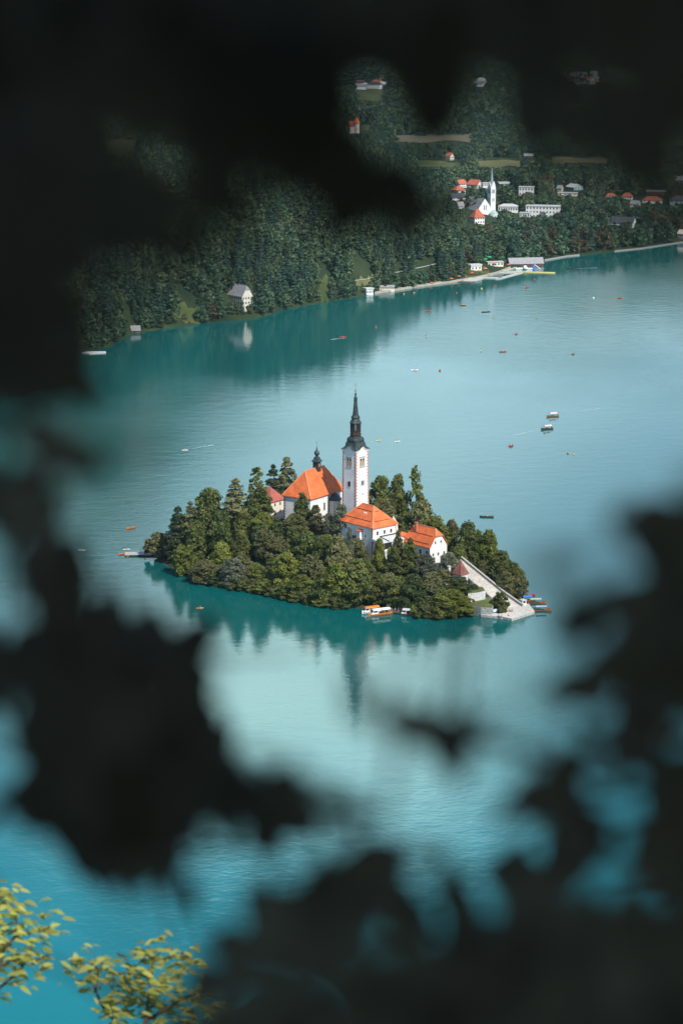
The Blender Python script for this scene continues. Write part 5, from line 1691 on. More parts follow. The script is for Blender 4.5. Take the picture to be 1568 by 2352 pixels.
MB().box(-.9, .9, -.04, .04, .6, 1.8).build('panel', mat('pale_blue_panel', (.45, .58, .75), .6, .1, 2), t)
p = P(1200, 1389, 1.0)
t = thing('kiosk', 'small white ticket booth at the far end of the landing', 'kiosk', (p.x, p.y, 1.0), R(30))
MB().box(-1.0, 1.0, -1, 1, 0, 2.1).build('wall', M_white, t)
hip_roof(-1.2, 1.2, -1.2, 1.2, 2.15, 2.6, 'x', 1.1).build('roof', M_greysheet, t)
w = MB().box(-.5, .5, -1.06, -.98, .9, 1.7).build('hatch', M_window, t)

# ------------------------------------------------------------------ wooden pier at the left tip
a = P(287, 1271, .8); b = P(366, 1270, .8)
ang = math.atan2(b.y - a.y, b.x - a.x); Lp = (b - a).xy.length
t = thing('pier', 'pale concrete and timber pier at the left tip of the island', 'pier', (a.x, a.y, 0), ang)
MB().box(0, Lp, -2.4, 2.4, .5, .85).build('deck', M_concrete, t)
for i in range(5):
    for s_ in (-2.0, 2.0):
        MB().tube([(1 + i * (Lp - 2) / 4, s_, -2), (1 + i * (Lp - 2) / 4, s_, .5)], .18, 7).build('pile', M_wood, t)
for x, y, rz, c, lab in ((285, 1273, 30, 'orange', 'orange rowing boat moored at the outer end of the pier'), (296, 1276.5, 80, 'orange', 'orange rowing boat moored at the near corner of the pier'), (330, 1275, -35, 'red', 'red rowing boat moored at the near side of the pier'),
                         (322, 1273.5, 20, 'wood', 'brown rowing boat moored close to the red one at the pier'), (340, 1259, 175, 'wood', 'brown rowing boat moored on the far side of the pier, left of two'), (352, 1258, 170, 'brown', 'dark rowing boat moored on the far side of the pier, right of two')):
    rowboat(x, y, R(rz), c, lab, [], oars=False)
kayak(291, 1262, R(10), 'white', 'white kayak at the outer end of the pier', cr_, 'paddler in red at the outer end of the pier')
for x, y, sh, lab in ((324, 1267, cr_, 'person in red standing on the pier'), (333, 1270, cw, 'person in white standing on the pier')):
    p = P(x, y, .85)
    person('stand', (p.x, p.y, .85), R(140), lab, sh)
pletna(383, 1244, R(15), M_boatwood, M_stripeblue, 'wooden boat with striped arched awning behind the bush at the pier', [], L=7.5)

# ------------------------------------------------------------------ tour boats and jetty in front
a = P(888, 1404, .7); b = P(943, 1406, .7)
ang = math.atan2(b.y - a.y, b.x - a.x); Lp = (b - a).xy.length
t = thing('jetty', 'dark timber jetty under the trees between the tour boats', 'jetty', (a.x, a.y, 0), ang)
MB().box(0, Lp, -1.0, 1.0, .5, .75).build('deck', M_wood, t)
for i in range(5):
    MB().tube([(.3 + i * (Lp - .6) / 4, -.9, -2), (.3 + i * (Lp - .6) / 4, -.9, 1.7)], .07, 6).build('post', M_greystone, t)
MB().bar((.3, -.9, 1.6), (Lp - .3, -.9, 1.6), .06).bar((.3, -.9, 1.2), (Lp - .3, -.9, 1.2), .05).build('rail', M_greystone, t)
def tourboat(x, y, rz, roofm, hullm, L, label, cabin_only=False):
    p = P(x, y, 0)
    t = thing('tour_boat', label, 'boat', (p.x, p.y, 0), rz, 'covered tour boats')
    h = link('hull', hull_mesh(L, 2.7, .8, hullm, sheer=.3, bow=.9, stern=.8), t)
    x0, x1 = -L * .42, L * .12
    c0, c1 = L * .12, L * .32
    MB().add([(c0, -1.05, .7), (c1 + .8, -.9, .7), (c1 + .8, .9, .7), (c0, 1.05, .7), (c0, -1.0, 2.3), (c1, -.85, 2.2), (c1, .85, 2.2), (c0, 1.0, 2.3)],
             [(0, 3, 2, 1), (4, 5, 6, 7), (0, 1, 5, 4), (1, 2, 6, 5), (2, 3, 7, 6), (3, 0, 4, 7)]).build('cabin', M_whitepaint, t)
    for s_ in (-1, 1):
        MB().add([(c0 + .3, s_ * 1.06, 1.35), (c1 + .1, s_ * .97, 1.35), (c1 - .1, s_ * .93, 2.05), (c0 + .3, s_ * 1.04, 2.05)], [(0, 1, 2, 3)]).build('side_window', M_window, t)
    MB().add([(c1 + .52, -.75, 1.3), (c1 + .52, .75, 1.3), (c1 + .12, .7, 2.05), (c1 + .12, -.7, 2.05)], [(0, 1, 2, 3)]).build('windscreen', M_window, t)
    mb = MB()
    n = 9
    for th in (0, .07):
        for xx in (x0, x1, c1 + .2):
            for k in range(n):
                a = math.pi * k / (n - 1)
                mb.v.append((xx, 1.3 * math.cos(a), 2.15 + .5 * math.sin(a) + th))
    for i in range(2):
        for k in range(n - 1):
            mb.f.append((i * n + k, i * n + k + 1, (i + 1) * n + k + 1, (i + 1) * n + k))
            o = 3 * n
            mb.f.append((o + i * n + k, o + (i + 1) * n + k, o + (i + 1) * n + k + 1, o + i * n + k + 1))
    for i in (0, 2):
        for k in range(n - 1):
            mb.f.append((i * n + k, i * n + k + 1, 3 * n + i * n + k + 1, 3 * n + i * n + k))
    mb.build('canopy', roofm, t)
    for xx in (x0 + .1, (x0 + x1) / 2, x1 - .1):
        for s_ in (-1, 1):
            MB().tube([(xx, s_ * 1.2, .8), (xx, s_ * 1.2, 2.2)], .05, 5).build('post', M_whitepaint, t)
    for s_ in (-1, 1):
        MB().box(x0, x1, s_ * .8 - .2, s_ * .8 + .2, .55, .75).build('bench', M_orangepaint, t)
    return t
tourboat(872, 1412, R(205), M_whitepaint, M_orangepaint, 10.0, 'orange tour boat with long white rounded canopy moored under the trees')
tourboat(851, 1407, R(207), M_orangepaint, M_whitepaint, 8.0, 'white tour boat with orange roof behind the white canopied one')
tourboat(938, 1413, R(165), M_greysheet, M_boatwood, 6.6, 'small wooden boat with pale cabin at the right end of the jetty')
for i, (x, y, sh, lab) in enumerate(((900, 1402.5, cg, 'person in dark top waiting at the left of the jetty'), (907, 1402.5, cb, 'person in blue on the jetty'), (914, 1402.8, cg, 'person in dark clothes in the middle of the jetty'),
                                     (921, 1403, cw, 'person in white towards the right end of the jetty'), (929, 1404, cw, 'person in white at the right end of the jetty'))):
    p = P(x, y + 2.5, .75)
    person('stand', (p.x, p.y, .75), R(160 + 40 * i), lab, sh)
# ================================================================== FAR SHORE: BUILDINGS
VIS = []      # sheet boxes to keep clear of nearer trees: x0, x1, ytop, ybase, Y
def half_roof(x0, x1, y0, y1, z0, z1, axis, frac=.35, th=.25):
    """half hipped roof with the white gable wall below each clipped end"""
    sw = axis == 'x'
    if sw: x0, x1, y0, y1 = y0, y1, x0, x1
    xg = (x0 + x1) / 2; zh = z1 - frac * (z1 - z0)
    k = (zh - z0) / (z1 - z0)
    xa = x0 + (xg - x0) * k; xb = x1 - (x1 - xg) * k
    hp = frac * (xg - x0) * .9
    V = [(x0, y0, z0), (xa, y0, zh), (xb, y0, zh), (x1, y0, z0), (xg, y0 + hp, z1), (xg, y1 - hp, z1), (x1, y1, z0), (xb, y1, zh), (xa, y1, zh), (x0, y1, z0)]
    fs = [(0, 1, 4, 5, 8, 9), (2, 3, 6, 7, 5, 4), (1, 2, 4), (7, 8, 5)]
    n = len(V)
    f = (lambda p: (p[1], p[0], p[2])) if sw else (lambda p: p)
    mb = MB().add([f(p) for p in V] + [f((p[0], p[1], p[2] - th)) for p in V], [tuple(reversed(q)) for q in fs] + [tuple(i + n for i in q) for q in fs])
    for a, b in ((0, 1), (1, 2), (2, 3), (3, 6), (6, 7), (7, 8), (8, 9), (9, 0)):
        mb.f.append((a, b, b + n, a + n))
    g = MB()
    for ya, yb in ((y0 + .45, y0 + .7), (y1 - .7, y1 - .45)):
        q = [(x0 + .6, ya, z0 - .3), (x1 - .6, ya, z0 - .3), (xb - .25, ya, zh - .3), (xa + .25, ya, zh - .3)]
        q += [(a, yb, c) for a, _, c in q]
        g.add([f(p) for p in q], [(0, 1, 2, 3), (7, 6, 5, 4), (0, 4, 5, 1), (1, 5, 6, 2), (2, 6, 7, 3), (3, 7, 4, 0)])
    return mb, g

def site(x, y):
    return ray_land(x, y)
def keep(x0, x1, y0, y1, Y):
    VIS.append((x0, x1, y0, y1, Y))

def house(name, label, x0, x1, ytop, ybase, wall_f, roofm, wallm, rz=35, depth=.8, roof='gable', storeys=2, axis='x', cat='house', wn=4, group=None, hide=.48, extra=None, zb=None):
    """a house of the far shore: seen between sheet columns x0..x1 and rows ytop..ybase"""
    c = site((x0 + x1) / 2, ybase)
    s_ = FPX / (c.y / CP)
    Wd = (x1 - x0) / s_ / (abs(math.cos(R(rz))) + depth * abs(math.sin(R(rz))))
    Dp = Wd * depth
    Hh = (ybase - ytop) / (s_ * CP) - .10 * Dp
    Hw = Hh * wall_f; Hr = Hh - Hw
    t = thing(name, label, cat, (c.x, c.y + Dp * .5, c.z - .3), R(rz), group)
    x_, y_ = Wd / 2, Dp / 2
    e_ = .5
    MB().box(-x_, x_, -y_, y_, -3, Hw).build('wall', wallm, t)
    if roof == 'flat':
        r_ = MB().box(-x_ - e_, x_ + e_, -y_ - e_, y_ + e_, Hw, Hw + max(.4, Hr)).build('roof', roofm, t)
    elif roof in ('half', 'gable'):
        m1, m2 = half_roof(-x_ - e_, x_ + e_, -y_ - e_, y_ + e_, Hw, Hw + Hr, axis, .35 if roof == 'half' else .02)
        r_ = m1.build('roof', roofm, t)
        m2.build('gable_wall', wallm, t)
        if Hr > 2 and name != 'boathouse':
            MB().box(-.45, .45, .8, 1.7, Hw + Hr * .5, Hw + Hr + .9).build('chimney', M_brownwall, r_)
    else:
        a = None
        r_ = hip_roof(-x_ - e_, x_ + e_, -y_ - e_, y_ + e_, Hw, Hw + Hr, axis, a).build('roof', roofm, t)
        if Hr > 2 and name != 'boathouse':
            cx = x_ * .3 if axis == 'x' else 0.0
            MB().box(cx - .45, cx + .45, .6, 1.5, Hw + Hr * .4, Hw + Hr + .9).build('chimney', M_brownwall, r_)
    sh_ = Hw / storeys
    for k in range(storeys):
        z = k * sh_ + sh_ * .35
        for i in range(wn):
            u = -x_ + Wd * (i + .5) / wn
            ww = min(1.2, Wd / wn * .5)
            MB().box(u - ww / 2, u + ww / 2, -y_ - .06, -y_ + .02, z, z + sh_ * .42).build('window', M_window, t)
        nd = max(2, int(wn * depth))
        for i in range(nd):
            u = -y_ + Dp * (i + .5) / nd
            ww = min(1.2, Dp / nd * .5)
            sx_ = -x_ if rz > 0 else x_
            MB().box(sx_ - .06, sx_ + .06, u - ww / 2, u + ww / 2, z, z + sh_ * .42).build('window', M_window, t)
    keep(x0 - 2, x1 + 2, ytop - 2, ybase - (ybase - ytop) * hide, c.y)
    return t, Wd, Dp, Hw, Hr

# parish church with needle spire
c = site(1120, 496)
s_ = FPX / (c.y / CP)
t = thing('parish_church', 'white parish church with thin needle spire on the far shore', 'church', (c.x, c.y + 10, c.z), R(32))
def mz(y): return zat(y, c.y + 10) - c.z
hwT = 18.2 / s_ / 2.72
zt = mz(432)
zg_ = mz(424)
tw = MB().box(3, 3 + 2 * hwT, -1, -1 + 2 * hwT, -4, zt).build('tower', M_whitepaint, t)
tcx, tcy = 3 + hwT, -1 + hwT
mb = MB()
for a in range(4):
    rot = Matrix.Rotation(R(90) * a, 3, 'Z')
    pts = [Vector((-hwT, -hwT - .02, 0)), Vector((hwT, -hwT - .02, 0)), Vector((0, -hwT - .02, zg_ - zt + 2.6)), Vector((-hwT, -hwT + .5, 0)), Vector((hwT, -hwT + .5, 0)), Vector((0, -hwT + .5, zg_ - zt + 2.6))]
    mb.add([(rot @ p) + Vector((tcx, tcy, zt)) for p in pts], [(0, 1, 2), (5, 4, 3), (0, 3, 4, 1), (1, 4, 5, 2), (2, 5, 3, 0)])
mb.build('tower_gable', M_whitepaint, tw)
MB().lathe([(hwT * 1.02, zt + .2), (hwT * .55, zt + 5.0), (.12, mz(386))], 8, (tcx, tcy), R(22.5)).build('spire', mat('pale_slate', (.30, .32, .33), .6, .12, 1), tw)
for zz_ in (zt - 5.2, zt - 13):
    for k in (-1, 0, 1) if zz_ > zt - 8 else (-.6, .6):
        MB().box(tcx + k * 1.1 - .3, tcx + k * 1.1 + .3, -1.06, -.98, zz_, zz_ + 3.6).build('belfry_window', M_window, tw)
        MB().box(2.94, 3.02, tcy + k * 1.1 - .3, tcy + k * 1.1 + .3, zz_, zz_ + 3.6).build('belfry_window', M_window, tw)
# nave left of the tower: gable end faces the lake
nl = (1122 - 1078) / s_
zr = mz(455); ze_ = mz(482)
mb = MB().add([(-nl * .78, -4, -4), (3, -4, -4), (3, 22, -4), (-nl * .78, 22, -4), (-nl * .78, -4, ze_), (3, -4, ze_), (3, 22, ze_), (-nl * .78, 22, ze_)],
              [(0, 3, 2, 1), (4, 5, 6, 7), (0, 1, 5, 4), (1, 2, 6, 5), (2, 3, 7, 6), (3, 0, 4, 7)])
nv = mb.build('nave', M_whitepaint, t)
xm = (-nl * .78 + 3) / 2
MB().add([(-nl * .78, -4.1, ze_), (3, -4.1, ze_), (xm, -4.1, zr), (-nl * .78, -3.6, ze_), (3, -3.6, ze_), (xm, -3.6, zr)], [(0, 1, 2), (5, 4, 3), (0, 3, 4, 1), (1, 4, 5, 2), (2, 5, 3, 0)]).build('gable', M_whitepaint, t)
hip_roof(-nl * .78 - .4, 3.4, -3.6, 22, ze_, zr, 'y', 0).build('roof', mat('grey_patterned_slate', (.20, .21, .22), .7, .25, .5), t)
for k in (-1, 1):
    MB().box(xm + k * 1.0 - .4, xm + k * 1.0 + .4, -4.16, -4.08, ze_ + .5, ze_ + 5).build('nave_window', M_window, t)
MB().lathe([(4.2, -8), (4.2, mz(489))], 8, (2.5, -6.5), R(22.5)).build('choir', M_whitepaint, t)
MB().lathe([(4.5, mz(489)), (1.2, mz(482))], 8, (2.5, -6.5), R(22.5)).build('choir_roof', mat('verdigris', (.32, .45, .42), .6, .1, 1), t)
for k in (-1, 0, 1):
    a = R(-100 + 45 * k)
    MB().box(2.5 + 4.1 * math.cos(a) - .4, 2.5 + 4.1 * math.cos(a) + .4, -6.5 + 4.1 * math.sin(a) - .2, -6.5 + 4.1 * math.sin(a) + .2, -1, mz(493)).build('choir_window', M_window, t)
keep(1074, 1136, 384, 512, c.y)

HS = 'houses of the town on the far shore'
house('red_roofed_house', 'house with bright red roof in front of the white parish church', 1079, 1112, 480, 514, .45, M_redtile, M_white, 30, .8, 'hip', group=HS)
house('village_house', 'orange roofed house highest left of the needle spire', 1045, 1071, 412, 430, .45, M_redtile, M_white, 35, .8, 'half', group=HS)
house('village_house', 'red roofed house with white gable just left of the needle spire', 1074, 1106, 412, 433, .45, M_redtile, M_white, -35, .7, 'half', group=HS)
house('village_house', 'white house with red pyramid roof below the orange roofed house', 1037, 1068, 426, 446, .52, M_redtile, M_white, 30, .8, 'hip', group=HS)
house('village_house', 'house with black roof and balconies left of the parish church', 1031, 1069, 443, 462, .5, M_darktile, M_white, 20, .7, 'half', group=HS)
house('village_house', 'small house with pale grey roof low left of the parish church', 1047, 1065, 463, 482, .45, M_greytile, M_cream, 30, .8, 'gable', group=HS)
house('flat_roofed_block', 'white flat roofed block directly behind the spire', 1105, 1123, 419, 438, .92, M_greysheet, M_white, 15, .8, 'flat', cat='building', group=HS)
house('hall', 'long hall with pale blue grey roof behind the trees right of the spire', 1142, 1169, 417, 428, .6, M_greysheet, M_teal, 15, .6, 'flat', 1, cat='building', group=HS)
house('office_block', 'white block with a grid of dark square windows right of the spire', 1191, 1226, 428, 451, .94, M_greysheet, M_white, -12, .5, 'flat', 2, cat='building', wn=5, group=HS)
house('lakeside_pavilion', 'low white pavilion with domed pale roof right of the parish church', 1144, 1190, 467, 487, .72, M_greysheet, M_white, -10, .5, 'hip', 1, cat='building', wn=8, group=HS)
house('hotel', 'long white hotel of three storeys with balcony bands', 1208, 1287, 471, 500, .94, M_greysheet, M_white, -14, .4, 'flat', 3, cat='hotel', wn=10, group=HS)
house('annex_building', 'low pale annex at the left foot of the long hotel', 1193, 1217, 487, 500, .9, M_greysheet, M_white, -14, .5, 'flat', 1, cat='building', group=HS)
house('gable_house', 'white house with broad low gable under the dark trees at right', 1301, 1338, 421, 437, .5, M_greysheet, M_teal, -60, .8, 'gable', group=HS)
house('village_house', 'small slate roofed house left of the broad gable', 1278, 1293, 425, 440, .5, M_greytile, M_cream, -30, .8, 'gable', group=HS)
house('flat_roofed_block', 'low pale block below the broad gable house', 1281, 1326, 441, 450, .9, M_concrete, M_cream, -10, .4, 'flat', 1, cat='building', group=HS)
house('village_house', 'long house with dull red roof, leftmost of the dim right hand houses', 1391, 1413, 443, 454, .5, M_redtile, M_white, -15, .5, 'hip', group=HS)
house('village_house', 'dull red roofed house in the middle of the dim right hand houses', 1427, 1453, 442, 458, .45, M_redtile, M_white, -20, .6, 'hip', group=HS)
house('village_house', 'cream house with grey roof among dark trees at right', 1447, 1470, 460, 480, .6, M_greytile, M_cream, -20, .7, 'gable', group=HS)
house('village_house', 'wide house with red roof near the right edge', 1475, 1521, 450, 468, .5, M_redtile, M_white, -12, .5, 'hip', group=HS)
house('long_building', 'long building with flat grey brown roof behind the wide red roofed house', 1484, 1526, 436, 447, .6, M_greytile, M_brownwall, -10, .4, 'flat', 1, cat='building', group=HS)
house('villa', 'pale teal villa with dark roof at the right edge', 1538, 1580, 450, 477, .65, M_darktile, M_teal, -12, .5, 'hip', group=HS)
house('village_house', 'white gabled house high at the right edge', 1552, 1576, 404, 424, .5, M_greytile, M_white, -40, .8, 'gable', group=HS)
house('big_roofed_house', 'house with large dark slate roof and white gable above the right shore', 1403, 1461, 497, 520, .4, M_darktile, M_white, -25, .5, 'gable', group=HS)
house('shore_house', 'small house with cream gable on the shore at the right edge', 1556, 1582, 527, 549, .55, M_cream, M_white, -40, .8, 'gable', group=HS)
house('field_house', 'yellowish house with dark red roof at the edge of the far field', 1023, 1042, 350, 368, .5, M_redtile, M_cream, -50, .8, 'half', group=HS)
house('barn', 'grey roofed barn at the right of the far field', 1203, 1224, 352, 363, .5, M_greytile, M_wood, -10, .5, 'gable', 1, cat='barn', group=HS)
# villa by the lake, boat shed
house('lake_villa', 'large cream villa with grey half hipped roof standing alone at the far lakeside', 520, 580, 653, 712, .56, M_greytile, M_cream, 41, 1.75, 'half', 3, 'y', cat='villa', wn=4, hide=.42)
house('boat_shed', 'small timber boat shed with pale boarded roof on the left shore', 295, 322, 747, 767, .45, M_greytile, M_wood, 10, .7, 'gable', 1, cat='shed', wn=1, hide=.05)
house('lake_cafe', 'glass fronted lakeside pavilion at the end of the promenade', 834, 857, 660, 677, .82, M_greysheet, M_whitepaint, 30, .8, 'flat', 1, cat='pavilion', wn=5, hide=.1)
house('long_building', 'low cream building behind the lakeside trees left of the bathing beach', 866, 905, 655, 668, .75, M_greytile, M_cream, 12, .3, 'gable', 1, cat='building', wn=8, hide=.1)
house('beach_kiosk', 'low white beach kiosk left of the green parasols', 1074, 1105, 606, 622, .75, M_greysheet, M_white, 25, .6, 'flat', 1, cat='kiosk', wn=3, hide=.1)
house('beach_cafe', 'cream cafe terrace building under the green parasols', 1116, 1155, 600, 612, .85, M_concrete, M_cream, 15, .4, 'flat', 1, cat='cafe', wn=5, hide=.05)
# rowing boathouse
t, Wd, Dp, Hw, Hr = house('boathouse', 'long boathouse with grey roof on posts over the water', 1166, 1247, 591, 614, .40, M_greytile, M_brownwall, 12, .26, 'gable', 1, 'x', 'boathouse', 0, hide=.02)
for i in range(9):
    MB().tube([(-Wd / 2 + Wd * (i + .5) / 9, -Dp / 2 - .8, -4), (-Wd / 2 + Wd * (i + .5) / 9, -Dp / 2 - .8, Hw)], .16, 6).build('post', M_wood, t)
# castle on its rock
c = site(816, 306)
t = thing('castle', 'castle with orange conical tower roof dimly seen through the leaves', 'castle', (c.x, c.y, c.z), R(30))
s_ = FPX / (c.y / CP)
hh = 22 / s_
MB().lathe([(6 / s_, -3), (6 / s_, hh)], 14, (2, 0)).build('tower', M_cream, t)
MB().lathe([(7.5 / s_, hh), (.1, hh + 14 / s_)], 14, (2, 0)).build('tower_roof', M_orange, t)
MB().box(-14 / s_, 2, 0, 12, -3, hh * .75).build('wall', M_cream, t)
hip_roof(-15 / s_, 3, -1, 13, hh * .75, hh * 1.2, 'x', 2).build('roof', M_redtile, t)
keep(800, 830, 264, 304, c.y)
# far villages seen through gaps of the foliage
rr = random.Random(4)
def hamlet(x0, x1, y0, y1, n, label, group, big=False):
    for i in range(n):
        x = rr.uniform(x0, x1); y = y0 + (y1 - y0) * (i + .5) / n
        c = site(x, y)
        t = thing('distant_house', label, 'house', (c.x, c.y, c.z - .5), R(rr.uniform(-40, 40)), group)
        w_ = rr.uniform(16, 30) if big else rr.uniform(12, 18); d_ = rr.uniform(10, 13); h_ = rr.uniform(6, 9)
        MB().box(-w_ / 2, w_ / 2, -d_ / 2, d_ / 2, -3, h_).build('wall', M_white, t)
        hip_roof(-w_ / 2 - .6, w_ / 2 + .6, -d_ / 2 - .6, d_ / 2 + .6, h_, h_ + rr.uniform(3, 5.5), 'x', rr.choice([0, 3])).build('roof', rr.choice([M_redtile, M_greytile, M_darktile, M_greysheet]), t)
        keep(x - 4, x + 4, y - 6, y, c.y)
hamlet(812, 880, 196, 206, 8, 'tiny pale house of the hamlet seen through the upper left gap', 'houses of the left far hamlet', True)
hamlet(1286, 1370, 170, 198, 22, 'tiny pale house of the village seen through the upper right gap', 'houses of the right far village')
hamlet(1085, 1120, 190, 200, 4, 'tiny house seen through the middle gap of the leaves', 'houses in the middle gap')

# ------------------------------------------------------------------ fields, glades, promenade
def drape(name, pts, m, dz=.35, n=14, rag=.42, kp=.2):
    """a patch of ground laid on the terrain; pts are sheet corners"""
    ws = [site(x, y) for x, y in pts]
    xs_ = np.array([p.x for p in ws]); ys_ = np.array([p.y for p in ws])
    mb = MB()
    # quad grid between four corners (0 near left, 1 near right, 2 far right, 3 far left)
    for j in range(n + 1):
        for i in range(n + 1):
            u, v = i / n, j / n
            x = (xs_[0] * (1 - u) + xs_[1] * u) * (1 - v) + (xs_[3] * (1 - u) + xs_[2] * u) * v
            y = (ys_[0] * (1 - u) + ys_[1] * u) * (1 - v) + (ys_[3] * (1 - u) + ys_[2] * u) * v
            sx_, sy_ = np.ptp(xs_), np.ptp(ys_)
            if rag:
                x += (float(vnoise(y, x, sy_ * .22, 21)) - .5) * sx_ * rag; y += (float(vnoise(x, y, sx_ * .22, 22)) - .5) * sy_ * rag
            mb.v.append((x, y, lz(x, y) + dz))
    for j in range(n):
        for i in range(n):
            a = j * (n + 1) + i
            mb.f.append((a, a + 1, a + n + 2, a + n + 1))
    o = mb.build(name, m)
    tag(o, kind='structure')
    yy = [p[1] for p in pts]; xx = [p[0] for p in pts]
    if kp is not None:
        wx, wy = (max(xx) - min(xx)) * kp, (max(yy) - min(yy)) * kp
        keep(min(xx) + wx, max(xx) - wx, min(yy) + wy, max(yy) - 1 - wy, max(ys_))
    return o
M_field = mat('hay_field', (0.11, 0.11, 0.04), .95, .22, .02, 0, .1, col2=(.17, .155, .06))
M_meadow = mat('meadow', (0.055, 0.08, 0.025), .95, .3, .05, 0, .1, col2=(.11, .12, .04))
M_stubble = mat('stubble_field', (0.15, 0.135, 0.085), .95, .15, .02, 0, .1)
for q, m in (([(860, 326), (1120, 330), (1130, 309), (880, 308)], M_stubble), ([(940, 386), (1080, 384), (1085, 373), (930, 372)], M_meadow), ([(1075, 388), (1215, 382), (1215, 366), (1090, 367)], M_field), ([(1230, 376), (1420, 378), (1410, 364), (1240, 362)], M_field),
             ([(1262, 250), (1415, 250), (1415, 240), (1262, 239)], M_stubble), ([(815, 232), (885, 234), (885, 206), (815, 205)], M_meadow), ([(225, 362), (290, 356), (330, 314), (240, 316)], M_meadow), ([(800, 300), (860, 300), (860, 290), (800, 290)], M_meadow)):
    drape('field', q, m, .6)
drape('glade', [(408, 738), (452, 744), (452, 708), (412, 700)], M_meadow, .3)
drape('glade', [(733, 690), (754, 690), (756, 640), (735, 642)], M_meadow, .3)
drape('glade', [(818, 660), (858, 654), (858, 640), (822, 643)], mat('sedum_slope', (.12, .125, .05), .95, .2, .05), .3)
drape('lawn', [(985, 655), (1125, 636), (1118, 612), (1005, 636)], M_meadow, .2, 14, .1, None)
drape('promenade', [(815, 648), (1025, 604), (1025, 602), (815, 646)], M_greystone, .9, 24, 0, None)
for i in (0, 4, 6, 7):
    f = i / 8
    keep(817 + 190 * f, 829 + 190 * f, 643 - 40 * f, 645.5 - 40 * f, site(820 + 195 * f, 646 - 41 * f).y)
# shore path and beach strip: follows the water's edge
def strip(name, x0, x1, off0, off1, z, m):
    mb = MB()
    n = 60
    for i in range(n + 1):
        x = x0 + (x1 - x0) * i / n
        y = float(shoreY(x))
        mb.v += [(x, y + off0, z), (x, y + off1, z), (x, y + off0, -1)]
    for i in range(n):
        mb.f += [(3 * i, 3 * i + 3, 3 * i + 4, 3 * i + 1), (3 * i + 2, 3 * i + 5, 3 * i + 3, 3 * i)]
    tag(mb.build(name, m), kind='structure')
M_gravel = mat('beach_gravel', (.36, .33, .27), .95, .2, .2)
xb0, xb1 = P(860, 674, 0).x, P(1172, 617, 0).x
strip('beach', xb0, xb1, -1, 5.5, 1.45, M_gravel)
xc0 = P(1250, 600, 0).x; xc1 = P(1330, 587, 0).x
strip('shore_path', xc0, xc1, -.5, 2.6, 1.0, M_greystone)
strip('shore_path', P(1410, 578, 0).x, P(1600, 553, 0).x, -.5, 2.2, .9, M_greystone)
# ------------------------------------------------------------------ bathing place
def wpl(x, y, z=.6):
    p = P(x, y, z); return (p.x, p.y)
def deck(name, label, quad, m=M_concrete, z=.7, cat='pier'):
    o = MB().prism([wpl(x, y, z) for x, y in quad], -1, z).build(name, m)
    return tag(o, label, cat)
deck('swimming_pier', 'pale swimming pier forming the long side of the bathing pool', [(1137, 640), (1146, 640), (1200, 625.5), (1191, 625.5)])
deck('swimming_pier', 'short pale pier closing the near left side of the bathing pool', [(1112, 636), (1112, 638), (1150, 639), (1150, 636.6)])
deck('swimming_pier', 'pale quay along the beach side of the bathing pool', [(1092, 634.5), (1100, 635.5), (1131, 624), (1124, 623)])
deck('swimming_pier', 'narrow pale walkway along the far side of the bathing pool', [(1128, 624.8), (1128, 626), (1187, 626.5), (1187, 625.3)])
deck('swimming_pier', 'diagonal walkway leading to the boathouse', [(1152, 623), (1156, 623), (1186, 613), (1182, 613)])
deck('bathing_platform', 'dark bathing platform low on the water left of the pool', [(1050, 647), (1080, 648.5), (1090, 645.5), (1060, 644)], M_wood, .5, 'platform')
deck('floating_boom', 'long yellow floating boom running out from the bathing pool', [(1162, 622), (1162, 623.4), (1274, 627), (1274, 625)], M_yellowpaint, .6, 'boom')
deck('swimming_pier', 'broad pale terrace at the water left of the bathing pool', [(1062, 645), (1086, 646), (1112, 637.5), (1092, 633.5)])
p = P(1205, 619, 0)
t = thing('inflatable_course', 'white and blue inflatable play course with slide before the boathouse', 'inflatable', (p.x, p.y, 0), R(5))
MB().tube([(-8, 0, .5), (-3, 1, .6), (2, 0, .5), (7, .5, .5)], .9, 8).build('float_tube', M_whitepaint, t)
MB().sphere((0, 0, 1.6), 1.9, 8, 6).build('dome', M_whitepaint, t)
MB().bar((8, 0, 4.2), (13, -1, .4), 1.6, .4).build('slide', M_whitepaint, t)
MB().box(6.6, 8.4, -.9, .9, 0, 4.0).build('slide_tower', M_bluecloth, t)
def parasol(x, y, r, m, label, group, h=2.6):
    c = site(x, y)
    t = thing('parasol', label, 'parasol', (c.x, c.y, c.z), 0, group)
    MB().lathe([(r, h - .7), (r * .5, h - .2), (.05, h + .1)], 8).build('canopy', m, t)
    MB().tube([(0, 0, -.3), (0, 0, h)], .05, 5).build('pole', M_whitepaint, t)
for x, y, lab in ((1099, 603, 'large green parasol at the left of the cafe terrace'), (1109, 605, 'large green parasol second from the left at the cafe'), (1126, 600, 'large green parasol in the middle of the cafe terrace'), (1147, 600, 'large green parasol at the right of the cafe terrace')):
    parasol(x, y, 4.2, M_greencloth, lab, 'green parasols of the beach cafe', 4.2)
for i, (x, y, m, lab) in enumerate(((1083, 632, M_redcloth, 'red parasol on the beach left of the white kiosk'), (1101, 627, M_orangecloth, 'orange parasol on the beach below the kiosk'), (1114, 622, M_orangecloth, 'orange parasol on the beach lawn'), (1134, 611, M_redcloth, 'red parasol below the cafe'),
                                    (1167, 613, M_redcloth, 'red parasol beside the left end of the boathouse'), (1053, 640, M_redcloth, 'red parasol at the left of the bathing terrace'), (1035, 646, M_orangecloth, 'orange parasol on the shore left of the terrace'), (990, 655, M_redcloth, 'red parasol furthest left on the beach'))):
    parasol(x, y, 1.9, m, lab, 'small parasols on the beach')
